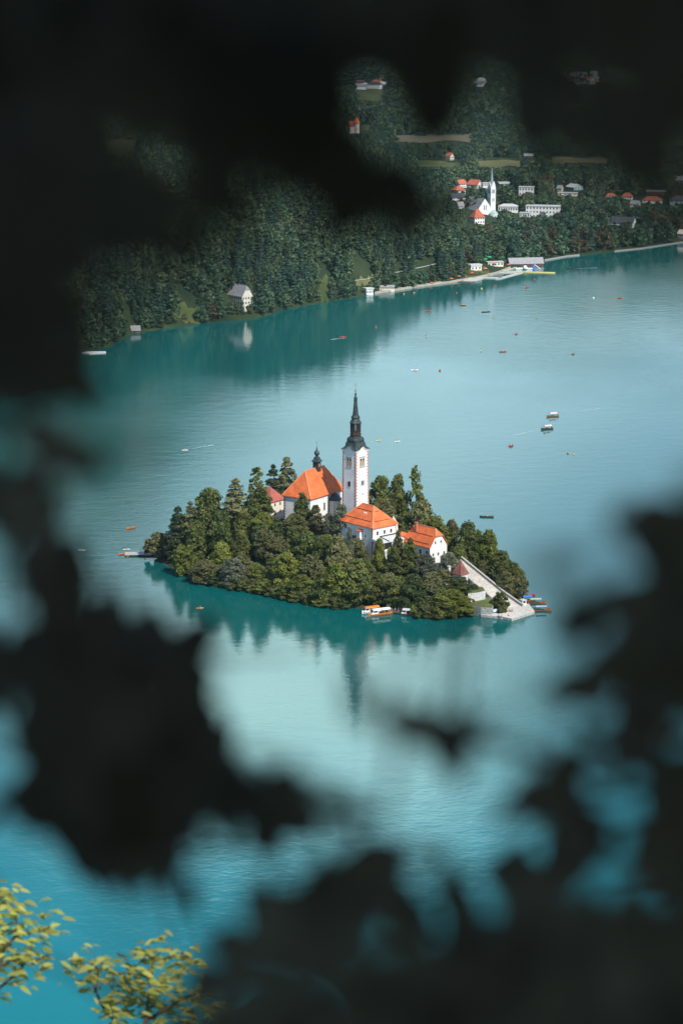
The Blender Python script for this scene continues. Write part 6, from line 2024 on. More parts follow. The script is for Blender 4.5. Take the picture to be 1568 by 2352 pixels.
for i, (x, y, sh) in enumerate(((1040, 648, cr_), (1070, 640, cw), (1092, 632, cr_), (1096, 630, cw), (1106, 629, co), (1120, 624, cw), (1140, 614, cr_), (1160, 617, co), (1000, 653, cw), (960, 660, cr_), (940, 664, cw), (915, 668, cb))):
    c = site(x, y)
    person('stand', (c.x, c.y, max(c.z, 1.75)), R(i * 50), 'bather standing on the far beach', sh, group='bathers on the far beach')
deck('jetty', 'small white jetty at the far left shore', [(188, 809), (205, 811), (244, 809), (243, 806.5), (205, 807)], M_whitepaint, .7, 'jetty')

# ================================================================== FAR SHORE: WOODS
def qf(key, count, fn, m, **k):
    CROWNS[key] = [(fn(np.random.default_rng(500 + 13 * i + sum(map(ord, key))), **k), m) for i in range(count)]
FARK = {}
def far_kind(key, count, fn, m, dims, **k):
    FARK[key] = ([fn(np.random.default_rng(900 + 13 * i + len(key)), **k) for i in range(count)], m, dims)
far_kind('round', 5, crown_broad, 'far_leaf', (11.0, 15.0), n=760, leaf=1.0, lumps=26, z0=.5, z1=15)
far_kind('tall', 4, crown_broad, 'far_leaf', (8.5, 19.0), n=700, leaf=1.0, lumps=24, z0=1, z1=19, rad=4.2, shape=.5)
far_kind('spruce', 4, crown_conifer, 'far_needle', (7.0, 22.0), n=900, leaf=1.0, rad=4.0, z0=.5, z1=22, tiers=12)
far_kind('rusty', 3, crown_broad, 'far_rusty_leaf', (11.0, 14.0), n=760, leaf=1.0, lumps=26, z0=.5, z1=14)
rg = np.random.default_rng(77)
pts = []
def scatter(n, x0, x1, y0, y1, dens=None):
    x = rg.uniform(x0, x1, n); y = rg.uniform(y0, y1, n)
    return x, y
cell = {}
def try_add(x, y, r):
    k = (int(x // 12), int(y // 12))
    for a in (-1, 0, 1):
        for b in (-1, 0, 1):
            for (px, py, pr) in cell.get((k[0] + a, k[1] + b), ()):
                if (px - x) ** 2 + (py - y) ** 2 < ((r + pr) * .5) ** 2:
                    return False
    cell.setdefault(k, []).append((x, y, r))
    return True
cand = []
for n, x0, x1, y0, y1, rm in ((30000, -330, 130, 1480, 2350, 4.3), (12000, 60, 460, 1980, 2620, 6.6), (7000, -420, 640, 2350, 3300, 5.6), (4200, -520, 900, 3300, 4500, 8.0), (2600, -800, 1300, 4500, 6400, 12.0)):
    x, y = scatter(n, x0, x1, y0, y1)
    cand += [(a, b, rm) for a, b in zip(x, y)]
vis = np.array(VIS)
trees_far = []
for x, y, rm in cand:
    d = y - float(shoreY(x))
    if d < 2.0: continue
    # beach, lawns and the promenade stay open apart from single park trees
    if abs(x / y) > .165: continue
    r = rm * rg.uniform(.75, 1.35)
    if 66 < x < 135 and d < 30 and rg.uniform() > .22: continue
    if 20 < x <= 66 and d < 26 and rg.uniform() > .45: continue
    if x > 135 and d < 7: continue
    g = lz(x, y)
    hill = smooth((g - 12) / 25) * (x < 95)
    u = rg.uniform()
    cl = float(vnoise(x, y, 60, 11))
    if x < 105 and y < 2500 and d > 6:
        kind = 'spruce' if u < .10 + .36 * (cl > .55) else ('tall' if u < .62 else 'round')
    elif y < 2500:
        kind = 'rusty' if u < .08 + .30 * (x > 190) * (cl > .45) else ('round' if u < .72 else ('tall' if u < .88 else 'spruce'))
    else:
        kind = 'spruce' if u < .35 else ('round' if u < .8 else 'tall')
    h = {'round': 2.5, 'tall': 3.3, 'spruce': 4.4, 'rusty': 2.4}[kind] * r * rg.uniform(.85, 1.15)
    if rm < 5: h = min(h, 24)
    else: h = min(h, 20)
    if kind in ('spruce', 'tall'): r *= .9
    sx, sy = proj((x, y, g)); _, ty = proj((x, y, g + h))
    rp = r / y * FPX
    if sx + rp < -10 or sx - rp > 1580 or ty > 840: continue
    near = (vis[:, 4] > y - 6) & (sx + rp > vis[:, 0]) & (sx - rp < vis[:, 1]) & (ty < vis[:, 3]) & (sy > vis[:, 2])
    if near.any(): continue
    inb = (np.abs(vis[:, 4] - y) < 14) & (sx + rp > vis[:, 0]) & (sx - rp < vis[:, 1])
    if inb.any(): continue
    if not try_add(x, y, r): continue
    trees_far.append((x, y, g, r, h, kind, sx, sy, ty, d))
# the largest in the picture stand as trees of their own, the rest of the wood is one mass
def cover(sx, ty):
    """roughly how open the foliage window is there"""
    return 1.0 if (170 < sx < 1568 and ty > np.interp(sx, [170, 240, 400, 500, 560, 640, 760, 900, 1030, 1060, 1300, 1568], [700, 540, 600, 500, 450, 425, 500, 530, 490, 400, 380, 390])) else .2
for x_, y_, hh_, kd in ((497, 712, 13, 'round'), (510, 720, 11, 'tall'), (527, 722, 9, 'round'), (543, 722, 8, 'round'), (557, 722, 10, 'spruce'), (588, 716, 14, 'round'), (602, 718, 15, 'tall'), (616, 714, 14, 'round'), (575, 722, 7, 'round'),
                        (400, 742, 10, 'round'), (425, 736, 6, 'round'), (462, 740, 13, 'round'), (475, 736, 14, 'tall'), (340, 752, 11, 'round'), (326, 756, 9, 'tall'), (280, 772, 12, 'round'), (262, 782, 13, 'round'), (240, 790, 12, 'tall'), (215, 800, 11, 'round'),
                        (650, 706, 13, 'round'), (668, 703, 14, 'tall'), (690, 698, 12, 'round'), (712, 696, 11, 'round'), (728, 692, 9, 'round'), (760, 688, 12, 'spruce'), (775, 686, 13, 'round'), (795, 682, 12, 'round'), (812, 678, 13, 'spruce'), (862, 668, 13, 'round'),
                        (880, 664, 12, 'tall'), (905, 662, 13, 'round'), (922, 660, 12, 'round'), (945, 658, 13, 'round'), (968, 654, 12, 'round'), (990, 650, 12, 'round'), (1012, 645, 11, 'round'), (1034, 642, 12, 'rusty'), (1056, 636, 11, 'rusty'), (1068, 630, 9, 'round'), (1136, 606, 9, 'round')):
    c = site(x_, y_)
    r_ = hh_ * {'round': .42, 'rusty': .45, 'tall': .30, 'spruce': .24}[kd]
    a_, b_ = proj((c.x, c.y, c.z)); _, t_ = proj((c.x, c.y, c.z + hh_))
    trees_far.append((c.x, c.y, c.z, r_, hh_, kd, a_, b_, t_, c.y - float(shoreY(c.x))))
order = sorted(range(len(trees_far)), key=lambda i: -(trees_far[i][3] * trees_far[i][4]) / trees_far[i][1] ** 2 * cover(trees_far[i][6], trees_far[i][8]) * (1.6 if trees_far[i][9] < 40 else 1))
single = set(order[:290])
fm = {k: [quads_mesh('crown', *c_, MATS[v[1]]) for c_ in v[0]] for k, v in FARK.items()}
FT = {'round': trunk_mesh(RNG, 9, .35, 4, 3.5, .3, M_bark), 'tall': trunk_mesh(RNG, 14, .3, 4, 2.5, .3, M_bark), 'spruce': trunk_mesh(RNG, 20, .3, 0, 1, .3, M_bark), 'rusty': trunk_mesh(RNG, 8, .35, 4, 3.5, .3, M_bark)}
FN = {'round': 'lakeside_tree', 'tall': 'forest_tree', 'spruce': 'spruce_tree', 'rusty': 'rusty_tree'}
FL = {'round': 'round leafy tree', 'tall': 'tall narrow leafy tree', 'spruce': 'dark pointed spruce', 'rusty': 'rusty brown leafy tree'}
for i in sorted(single):
    x, y, g, r, h, kind, sx, sy, ty, d = trees_far[i]
    if x < -60: pl_ = 'on the wooded shore left of the lone villa' if d < 40 else 'high on the wooded hill left of the villa'
    elif x < 25: pl_ = 'on the shore between the villa and the promenade' if d < 40 else 'on the wooded hill behind the villa'
    elif x < 130: pl_ = 'in the park behind the bathing beach' if d < 60 else 'on the slope above the promenade'
    elif x < 230: pl_ = 'on the shore right of the boathouse' if d < 60 else 'in the town around the hotel'
    else: pl_ = 'on the far right shore' if d < 60 else 'among the dim houses at right'
    dw, dh = FARK[kind][2]
    lab = FL[kind] + ' ' + pl_
    t = thing(FN[kind], lab, 'tree', (x, y, g - .3), rg.uniform(0, 6.28), lab + ' of the far shore')
    t.scale = (2 * r / dw, 2 * r / dw, h / dh)
    link('trunk', FT[kind], t)
    link('crown', fm[kind][i % len(fm[kind])], t)
for mkey in ('far_leaf', 'far_needle', 'far_rusty_leaf'):
    C_, U_, V_, T_ = [], [], [], []
    for i, (x, y, g, r, h, kind, sx, sy, ty, d) in enumerate(trees_far):
        if i in single or FARK[kind][1] != mkey: continue
        var, _, (dw, dh) = FARK[kind]
        p_, u_, v_, t_ = var[i % len(var)]
        if y > 3000:
            s = slice(0, None, 2 if y < 4500 else 3); k2 = 1.4 if y < 4500 else 1.8
        else:
            s = slice(0, None); k2 = 1.0
        p_, u_, v_, t_ = p_[s], u_[s] * k2, v_[s] * k2, t_[s]
        a = rg.uniform(0, 6.28); ca, sa = math.cos(a), math.sin(a)
        sxy, sz = 2 * r / dw, h / dh
        def rt(q): return np.stack([(q[:, 0] * ca - q[:, 1] * sa) * sxy, (q[:, 0] * sa + q[:, 1] * ca) * sxy, q[:, 2] * sz], 1)
        C_.append(rt(p_) + np.array([x, y, g])); U_.append(rt(u_)); V_.append(rt(v_))
        T_.append(np.clip(t_ * np.array([.8, 1]) + np.array([rg.uniform(-.25, .45), rg.uniform(0, .6)]), 0, 1))
    if C_:
        o = link({'far_leaf': 'broadleaf_woods', 'far_needle': 'spruce_woods', 'far_rusty_leaf': 'rusty_woods'}[mkey], quads_mesh('woods', np.concatenate(C_), np.concatenate(U_), np.concatenate(V_), np.concatenate(T_), MATS[mkey]))
        tag(o, {'far_leaf': 'mixed green broadleaf wood covering the far hill and plain', 'far_needle': 'dark spruce wood mixed through the far hill and plain', 'far_rusty_leaf': 'rusty brown trees scattered along the far right shore'}[mkey], 'woods', kind='stuff')
print('far trees', len(trees_far), 'island trees', TCOUNT[0], 'fill', _n)
# ================================================================== LEAVES CLOSE TO THE CAMERA
def inpoly(px, py, poly):
    c = np.zeros(np.shape(px), bool)
    n = len(poly)
    for i in range(n):
        x0, y0 = poly[i]; x1, y1 = poly[(i + 1) % n]
        m = ((y0 > py) != (y1 > py)) & (px < (x1 - x0) * (py - y0) / (y1 - y0 + 1e-9) + x0)
        c ^= m
    return c

def leaves_mesh(name, pos, along, nrm, length, width, fold, tint, m):
    """ovate leaves with a folded midrib: two four sided halves each"""
    n = len(pos)
    along = along / np.linalg.norm(along, axis=1)[:, None]
    side = np.cross(nrm, along); side /= np.linalg.norm(side, axis=1)[:, None] + 1e-9
    up = np.cross(along, side)
    L = length[:, None]; Wd = width[:, None]
    fz = np.sin(fold)[:, None]; fx = np.cos(fold)[:, None]
    def pt(a, s, curl):
        return pos + along * (a - .5) * L + side * (s * .5 * fx) * Wd + up * (abs(s) * .5 * fz * Wd - curl * L)
    vs = np.stack([pt(0, 0, .06), pt(.28, -.95, 0), pt(.62, -.8, 0), pt(1, 0, .10), pt(.62, .8, 0), pt(.28, .95, 0), pt(.28, 0, 0), pt(.62, 0, 0)], 1)
    fs = np.array([[0, 6, 5], [6, 7, 4], [0, 1, 6], [1, 2, 7]])
    quads = np.array([[0, 1, 6, 6]])
    o = (np.arange(n) * 8)[:, None]
    tri = np.concatenate([(np.array([a]) + o) for a in ([0, 6, 5], [0, 1, 6], [7, 3, 4], [7, 2, 3])], 0)
    qd = np.concatenate([(np.array([a]) + o) for a in ([6, 7, 4, 5], [1, 2, 7, 6])], 0)
    me = bpy.data.meshes.new(name)
    me.vertices.add(8 * n); me.vertices.foreach_set('co', vs.astype(np.float32).ravel())
    nl = len(tri) * 3 + len(qd) * 4
    me.loops.add(nl); me.loops.foreach_set('vertex_index', np.concatenate([tri.ravel(), qd.ravel()]).astype(np.int32))
    me.polygons.add(len(tri) + len(qd))
    me.polygons.foreach_set('loop_start', np.concatenate([np.arange(len(tri)) * 3, len(tri) * 3 + np.arange(len(qd)) * 4]).astype(np.int32))
    me.polygons.foreach_set('loop_total', np.concatenate([np.full(len(tri), 3), np.full(len(qd), 4)]).astype(np.int32))
    at = me.attributes.new('tint', 'FLOAT_COLOR', 'POINT')
    col = np.ones((n, 8, 4), np.float32); col[:, :, 0] = tint[:, None, 0]; col[:, :, 1] = tint[:, None, 1]
    at.data.foreach_set('color', col.ravel())
    me.update(calc_edges=True)
    me.materials.append(m)
    return me

def at(x, y, d):
    """world points d metres in front of the lens plane at sheet x, y (arrays)"""
    X = (x - 784) / FPX * d
    f = d * CP - (y - 1176) / FPX * d * SP
    z = -d * SP - (y - 1176) / FPX * d * CP
    return np.stack([X, f, CAM_H + z], -1)

def bough(name, label, polys, holes, d0, d1, llen, dens, stems, seed, cat='branch', group='dark leafy branches framing the view', mname='near_dark_leaf', singles=(), fringe=46.0, outer=()):
    r = np.random.default_rng(seed)
    t = thing(name, label, cat, tuple(at(np.array(stems[0][0][0]), np.array(stems[0][0][1]), stems[0][0][2])), 0, group)
    o = np.array(t.location)
    PX, PY_, D_, A_, L_ = [], [], [], [], []
    for poly in polys:
        xs_ = [p[0] for p in poly]; ys_ = [p[1] for p in poly]
        area = abs(sum(poly[i][0] * poly[(i + 1) % len(poly)][1] - poly[(i + 1) % len(poly)][0] * poly[i][1] for i in range(len(poly)))) / 2
        got, want, tries = 0.0, area * dens, 0
        while got < want and tries < 60:
            tries += 1
            k = 400
            x = r.uniform(min(xs_), max(xs_), k); y = r.uniform(min(ys_), max(ys_), k)
            d = r.uniform(d0, d1, k); L = llen * r.uniform(.65, 1.25, k) * (1 if tries < 30 else .6)
            a = r.uniform(0, 2 * np.pi, k)
            lp = L / d * FPX * .5
            ok = inpoly(x, y, poly)
            for s, tt in ((.55, 0), (-.55, 0), (.25, np.pi / 2), (-.25, np.pi / 2)):
                ok &= inpoly(x + lp * s * np.cos(a + tt), y + lp * s * np.sin(a + tt), poly)
            for h in holes:
                for s, tt in ((0, 0), (.6, 0), (-.6, 0), (.3, np.pi / 2), (-.3, np.pi / 2)):
                    ok &= ~inpoly(x + lp * s * np.cos(a + tt), y + lp * s * np.sin(a + tt), h)
            for i in np.nonzero(ok)[0]:
                if got >= want: break
                PX.append(x[i]); PY_.append(y[i]); D_.append(d[i]); A_.append(a[i]); L_.append(L[i])
                got += (lp[i] * 2) ** 2 * .40
    # the same bough goes on thinner beyond the edge of the view
    for (x0, x1, y0, y1) in outer:
        k = int((x1 - x0) * (y1 - y0) / 15000)
        PX += list(r.uniform(x0, x1, k)); PY_ += list(r.uniform(y0, y1, k)); D_ += list(r.uniform(d0, d1, k)); A_ += list(r.uniform(0, 6.28, k)); L_ += list(llen * r.uniform(.7, 1.2, k))
    # pointed leaves standing out round the edge, so the outline is ragged
    for poly in polys:
        sg = 1 if sum(poly[i][0] * poly[(i + 1) % len(poly)][1] - poly[(i + 1) % len(poly)][0] * poly[i][1] for i in range(len(poly))) > 0 else -1
        for i in range(len(poly)):
            (x0, y0), (x1, y1) = poly[i], poly[(i + 1) % len(poly)]
            el = math.hypot(x1 - x0, y1 - y0)
            if min(x0, x1) < -70 and max(x0, x1) < 0 or min(x0, x1) > 1560 or max(y0, y1) < -40 or min(y0, y1) > 2360: continue
            for k in range(int(el / fringe + r.uniform(0, 1))):
                f = r.uniform()
                a = math.atan2(-(x1 - x0) * sg, (y1 - y0) * sg) + r.normal(0, .7)
                lp = r.uniform(70, 190); rr_ = r.uniform(-.15, .32) * lp
                PX.append(x0 + (x1 - x0) * f + rr_ * math.cos(a)); PY_.append(y0 + (y1 - y0) * f + rr_ * math.sin(a))
                d = r.uniform(d0 * .8, d1); D_.append(d); A_.append(a); L_.append(lp / FPX * d)
    for (x, y, lpx, ang, d) in singles:
        PX.append(x); PY_.append(y); D_.append(d); A_.append(R(ang)); L_.append(lpx / FPX * d)
    PX = np.array(PX); PY_ = np.array(PY_); D_ = np.array(D_); A_ = np.array(A_); L_ = np.array(L_)
    n = len(PX)
    pos = at(PX, PY_, D_)
    right = np.array([1, 0, 0.]); dn = np.array([0, -SP, -CP])
    fwd = np.array([0, CP, -SP])
    along = np.cos(A_)[:, None] * right + np.sin(A_)[:, None] * dn + fwd * r.normal(0, .3, n)[:, None]
    nr = -fwd + r.normal(0, .42, (n, 3))
    tint = np.stack([r.uniform(0, 1, n), r.uniform(0, .8, n)], 1)
    me = leaves_mesh('foliage', pos - o, along, nr, L_, L_ * r.uniform(.55, .72, n), r.uniform(.05, .5, n), tint, MATS[mname])
    mb = MB()
    for st in stems:
        q = [Vector(at(np.array(float(a)), np.array(float(b)), float(c))) - Vector(o) for a, b, c in st]
        rad = [.008 * (1 - .75 * i / max(1, len(q) - 1)) for i in range(len(q))]
        mb.tube(q, rad, 7)
        # side twigs to the leaves nearby
        for i in range(len(q) - 1):
            for f in (.3, .7):
                b0 = q[i].lerp(q[i + 1], f)
                tw = b0 + Vector(r.normal(0, .07, 3))
                mb.tube([b0, tw], [.004, .002], 5)
    mb.build('stem', M_bark, t)
    link('foliage', me, t)
    return n

NL = 0
NL += bough('leafy_bough', 'large dark out of focus bough covering the upper left corner and top of the view',
      [[(-80, -80), (830, -80), (830, 140), (775, 250), (815, 330), (890, 375), (955, 405), (1020, 455), (1025, 482), (950, 500), (820, 510), (745, 465), (645, 395), (530, 420), (486, 475), (435, 560), (385, 590), (315, 560), (262, 500), (235, 455), (215, 470), (212, 640), (190, 700), (158, 760), (120, 815), (-80, 830)]],
      [[(205, 300), (300, 285), (380, 290), (470, 300), (465, 395), (380, 420), (320, 400), (225, 405)], [(205, 440), (262, 470), (300, 590), (215, 700), (195, 600)], [(305, -10), (338, -10), (338, 40), (305, 40)]], 1.35, 2.3, .085, 8,
      [[(-120, -60, 2.0), (150, 120, 1.9), (420, 250, 1.8), (700, 380, 1.8), (960, 470, 1.8)], [(-120, 200, 2.0), (120, 350, 2.0), (350, 520, 1.9)], [(-100, 500, 2.0), (80, 640, 2.0), (120, 780, 2.0)], [(300, -80, 1.9), (520, 60, 1.9), (760, 120, 1.8)]], 11, fringe=120.0, outer=((-760, -90, -300, 1000),))
NL += bough('leafy_bough', 'dark blurred hanging leaves in the upper right corner, thinning towards the town',
      [[(815, -80), (1650, -80), (1650, 355), (1500, 352), (1440, 300), (1395, 240), (1300, 225), (1285, 300), (1265, 385), (1215, 392), (1180, 260), (1135, 140), (1110, 60), (1070, 170), (1030, 280), (985, 310), (945, 280), (915, 180), (820, 125)],
       [(1240, 240), (1400, 250), (1568, 380), (1568, 420), (1440, 370), (1300, 330)]],
      [[(1085, 55), (1195, 55), (1225, 110), (1150, 120)], [(1270, 165), (1385, 160), (1392, 215), (1280, 220)]], 1.3, 2.1, .085, 7,
      [[(1700, -80, 1.9), (1480, 60, 1.8), (1280, 140, 1.7), (1240, 350, 1.7)], [(1300, -90, 1.8), (1120, 40, 1.8), (980, 280, 1.7)], [(1700, 200, 1.9), (1520, 260, 1.8)]], 12, fringe=170.0, outer=((1660, 2300, -300, 420),))
NL += bough('leafy_branch', 'dark blurred spray at the left edge with one long pointed leaf over the water',
      [[(-80, 815), (130, 815), (215, 865), (232, 925), (160, 930), (60, 915), (0, 925), (-80, 940)], [(-80, 1075), (20, 1080), (60, 1130), (40, 1180), (-80, 1190)]], [], 1.7, 2.5, .075, 6,
      [[(-120, 880, 2.1), (60, 890, 2.1), (220, 905, 2.1)], [(-120, 960, 2.0), (60, 1010, 2.0), (240, 1085, 2.0)]], 13, fringe=130.0, singles=((130, 1025, 200, 28, 1.9), (190, 1058, 180, 30, 2.0), (85, 1000, 130, 25, 2.0), (95, 1125, 130, 60, 2.2), (70, 1105, 120, 40, 2.1)))
NL += bough('leafy_shrub', 'big dark blurred mass of leaves on the left side of the lake below the pier',
      [[(-80, 1200), (90, 1190), (165, 1240), (178, 1310), (160, 1370), (200, 1410), (300, 1425), (385, 1425), (432, 1480), (445, 1570), (470, 1660), (520, 1725), (600, 1765), (680, 1810), (700, 1850), (640, 1890), (570, 1900), (505, 1860), (440, 1860), (420, 1920), (385, 1985), (370, 2010), (290, 2015), (220, 1990), (165, 1930), (105, 1880), (40, 1850), (-80, 1830)]],
      [[(-80, 1350), (55, 1350), (95, 1420), (90, 1480), (30, 1480), (-80, 1440)], [(-80, 1640), (10, 1650), (55, 1750), (70, 1830), (30, 1850), (-80, 1810)], [(262, 1540), (320, 1560), (340, 1600), (290, 1605)], [(165, 1640), (205, 1680), (215, 1730), (185, 1735)], [(380, 1785), (470, 1815), (490, 1840), (420, 1825)], [(-80, 1290), (20, 1280), (10, 1330), (-80, 1340)]], 1.7, 2.9, .08, 5.5,
      [[(-120, 2000, 2.6), (60, 1780, 2.5), (240, 1620, 2.4), (380, 1470, 2.4)], [(60, 1780, 2.5), (300, 1820, 2.4), (520, 1820, 2.4), (660, 1845, 2.4)], [(-100, 1600, 2.5), (80, 1450, 2.4), (130, 1250, 2.3)], [(300, 1850, 2.4), (380, 1960, 2.4), (420, 2060, 2.4)]], 14, cat='shrub', outer=((-760, -90, 1150, 2300),), singles=((405, 2010, 150, 75, 2.4), (436, 2062, 110, 70, 2.4)))
NL += bough('leafy_twig', 'isolated blurred dark twig with brownish leaves over the water below the island',
      [], [], 1.6, 2.0, .05, 2.6,
      [[(1420, 1790, 2.2), (1260, 1745, 2.1), (1100, 1690, 2.0), (960, 1655, 1.9), (830, 1600, 1.7)]], 15,
      singles=((1040, 1722, 185, 80, 2.0), (1020, 1700, 190, 35, 2.0), (1065, 1690, 150, 100, 2.0), (985, 1670, 190, 12, 1.9), (925, 1655, 150, 5, 1.7), (1085, 1658, 130, -20, 1.8), (815, 1585, 130, 70, 1.6), (825, 1628, 110, 60, 1.6), (785, 1855, 170, 8, 2.0), (830, 1864, 140, 20, 2.0), (690, 1815, 150, 30, 1.4)))
NL += bough('leafy_shrub', 'big dark blurred mass of leaves on the right side with bright gaps of water',
      [[(1400, 1375), (1470, 1350), (1568, 1330), (1650, 1330), (1650, 1640), (1560, 1630), (1500, 1650), (1465, 1700), (1470, 1750), (1560, 1760), (1650, 1740), (1650, 2160), (1560, 2160), (1470, 2140), (1380, 2130), (1300, 2140), (1268, 2140), (1235, 2070), (1292, 1990), (1262, 1920), (1290, 1885), (1205, 1860), (1170, 1825), (1290, 1765), (1360, 1690), (1440, 1660), (1445, 1590), (1370, 1600), (1300, 1588), (1400, 1545), (1450, 1510), (1420, 1440)],
       [(1500, 1200), (1650, 1130), (1650, 1330), (1540, 1330), (1495, 1275)]],
      [[(1345, 1745), (1440, 1750), (1500, 1840), (1495, 1955), (1405, 1960), (1400, 1875), (1345, 1835)], [(1455, 1665), (1495, 1610), (1650, 1585), (1650, 1775), (1480, 1770)], [(1320, 2010), (1420, 1940), (1485, 1985), (1568, 2000), (1575, 2060), (1500, 2100), (1390, 2125), (1270, 2130)]], 1.7, 2.8, .078, 5.5,
      [[(1720, 2300, 2.6), (1600, 2000, 2.5), (1520, 1800, 2.4), (1480, 1560, 2.4), (1560, 1300, 2.3)], [(1520, 1800, 2.4), (1380, 1830, 2.4), (1220, 1840, 2.4)], [(1600, 2000, 2.5), (1400, 2020, 2.4)]], 16, cat='shrub', outer=((1660, 2350, 1150, 2500),),
      singles=((1420, 2040, 240, -20, .8), (1520, 2060, 200, 20, .8), (1345, 1415, 160, -25, 2.1), (1310, 1440, 130, -20, 2.1), (1380, 1385, 130, -60, 2.1), (1440, 1215, 140, 50, 1.8), (1490, 1275, 140, 45, 1.8), (1265, 1318, 160, -8, 1.2), (1340, 1300, 120, -20, 1.2), (1240, 1610, 140, -12, 1.25)))
NL += bough('leafy_shrub', 'dark blurred foliage along the bottom right of the view',
      [[(640, 2075), (700, 2010), (800, 1968), (890, 1955), (960, 1990), (1060, 1985), (1050, 2040), (960, 2060), (880, 2055), (830, 2120), (720, 2150), (560, 2210), (440, 2260), (430, 2230), (560, 2150)],
       [(940, 2160), (1130, 2100), (1240, 2095), (1420, 2100), (1568, 2090), (1650, 2080), (1650, 2450), (740, 2450), (800, 2330), (830, 2210), (900, 2170)], [(1140, 2060), (1250, 1990), (1290, 2060), (1300, 2140), (1180, 2150)]],
      [[(930, 2130), (1010, 2120), (960, 2190), (920, 2190)], [(1500, 2100), (1568, 2090), (1568, 2125), (1500, 2125)]], 1.5, 2.6, .08, 5.5,
      [[(1100, 2480, 2.4), (1000, 2260, 2.3), (850, 2060, 2.3), (700, 2060, 2.3), (500, 2220, 2.3)], [(1400, 2480, 2.4), (1300, 2280, 2.3), (1200, 2100, 2.3)], [(1650, 2400, 2.4), (1450, 2250, 2.3)]], 17, cat='shrub',
      singles=((560, 2290, 300, -30, 1.15), (620, 2240, 260, -35, 1.2), (670, 2215, 260, -30, .9), (830, 2180, 240, -20, .9), (755, 2260, 260, -30, .9), (690, 2160, 200, -40, 1.3), (860, 2110, 180, -20, 1.2)))
NL += bough('leafy_shrub', 'soft dark foliage at the very bottom of the view below the sunlit twigs',
      [[(330, 2375), (450, 2365), (560, 2345), (640, 2320), (760, 2330), (860, 2300), (860, 2450), (300, 2450)]], [], 2.2, 3.0, .075, 7,
      [[(300, 2520, 2.8), (480, 2400, 2.7), (640, 2360, 2.6)]], 18, cat='shrub')

# sprays so close to the lens that they only veil what lies behind them
NL += bough('leafy_twig', 'very soft shadowy leaves close to the lens, veiling the far right of the town', [], [], .5, .6, .05, 1, [[(1750, 60, .6), (1600, 240, .58), (1480, 380, .56)]], 21,
      singles=((1330, 190, 330, 30, .55), (1450, 300, 330, 40, .52), (1560, 380, 320, 30, .5), (1590, 480, 300, 60, .5), (1250, 330, 220, 70, .7), (1500, 200, 330, 10, .55), (1420, 120, 330, 10, .55), (1510, 430, 330, 45, .5), (1580, 420, 330, 80, .52), (1440, 470, 260, 30, .62), (1590, 560, 260, 40, .55)))
NL += bough('leafy_twig', 'very soft shadowy leaves close to the lens, veiling the left end of the far wood', [], [], .5, .6, .05, 1, [[(-150, 420, .6), (60, 560, .58), (200, 690, .56)]], 22,
      singles=((180, 560, 330, 60, .52), (300, 470, 330, 20, .55), (150, 720, 300, 80, .52), (330, 620, 250, 30, .6), (420, 520, 250, 20, .62), (60, 800, 300, 30, .5), (400, 350, 300, 10, .6), (300, 350, 300, 60, .62), (240, 520, 280, 80, .6)))
# ------------------------------------------------------------------ sunlit treetops further down the slope
def treetop(label, clusters, stems, d, seed):
    r = np.random.default_rng(seed)
    base = Vector(at(np.array(float(stems[0][0][0])), np.array(float(stems[0][0][1])), d))
    gz = float(bluff_z(np.array([base.x]), np.array([base.y]))[0])
    t = thing('sunlit_treetop', label, 'tree', (base.x, base.y, gz), 0, 'sunlit treetops on the slope below')
    o = np.array(t.location)
    pos, al, nr, L, ti = [], [], [], [], []
    fwd = np.array([0, CP, -SP])
    for cx, cy, n in clusters:
        dd = d + r.uniform(-.5, .5)
        c = at(np.array(float(cx)), np.array(float(cy)), dd)
        for k in range(max(1, round(n * 1.45))):
            a = r.normal(0, .5)
            s = 1 if r.uniform() < .7 else -1
            v = np.array([s * math.cos(a), r.normal(0, .5), -.25 + .5 * math.sin(a)])
            l = r.uniform(.11, .195)
            p = c + r.normal(0, .08, 3) + v * l * .3
            pos.append(p); al.append(v); L.append(l)
            nn = np.array([.25, -.5, .85]) + r.normal(0, .45, 3)
            nr.append(nn); ti.append((r.uniform(0, 1), r.uniform(0, 1)))
    pos = np.array(pos); L = np.array(L)
    me = leaves_mesh('foliage', pos - o, np.array(al), np.array(nr), L, L * r.uniform(.30, .46, len(L)), r.uniform(.05, .5, len(L)), np.array(ti), L_yellow)
    link('foliage', me, t)
    mb = MB()
    mb.tube([(0, 0, -.5), (.1, .05, (base.z - gz) * .5), (0, 0, base.z - gz)], [.14, .09, .035], 8)
    for st in stems:
        q = [Vector(at(np.array(float(a)), np.array(float(b)), d)) - Vector(o) for a, b in st]
        mb.tube(q, [.02 * (1 - .8 * i / max(1, len(q) - 1)) for i in range(len(q))], 6)
    mb.build('trunk', M_bark, t)
K = .3662
def cv(l): return [(x * K, 1998 + y * K, n) for x, y, n in l]
def cvd(l): return [(x * K, 2012 + y * K, n) for x, y, n in l]
def cs(l): return [(x * K, 1998 + y * K) for x, y in l]
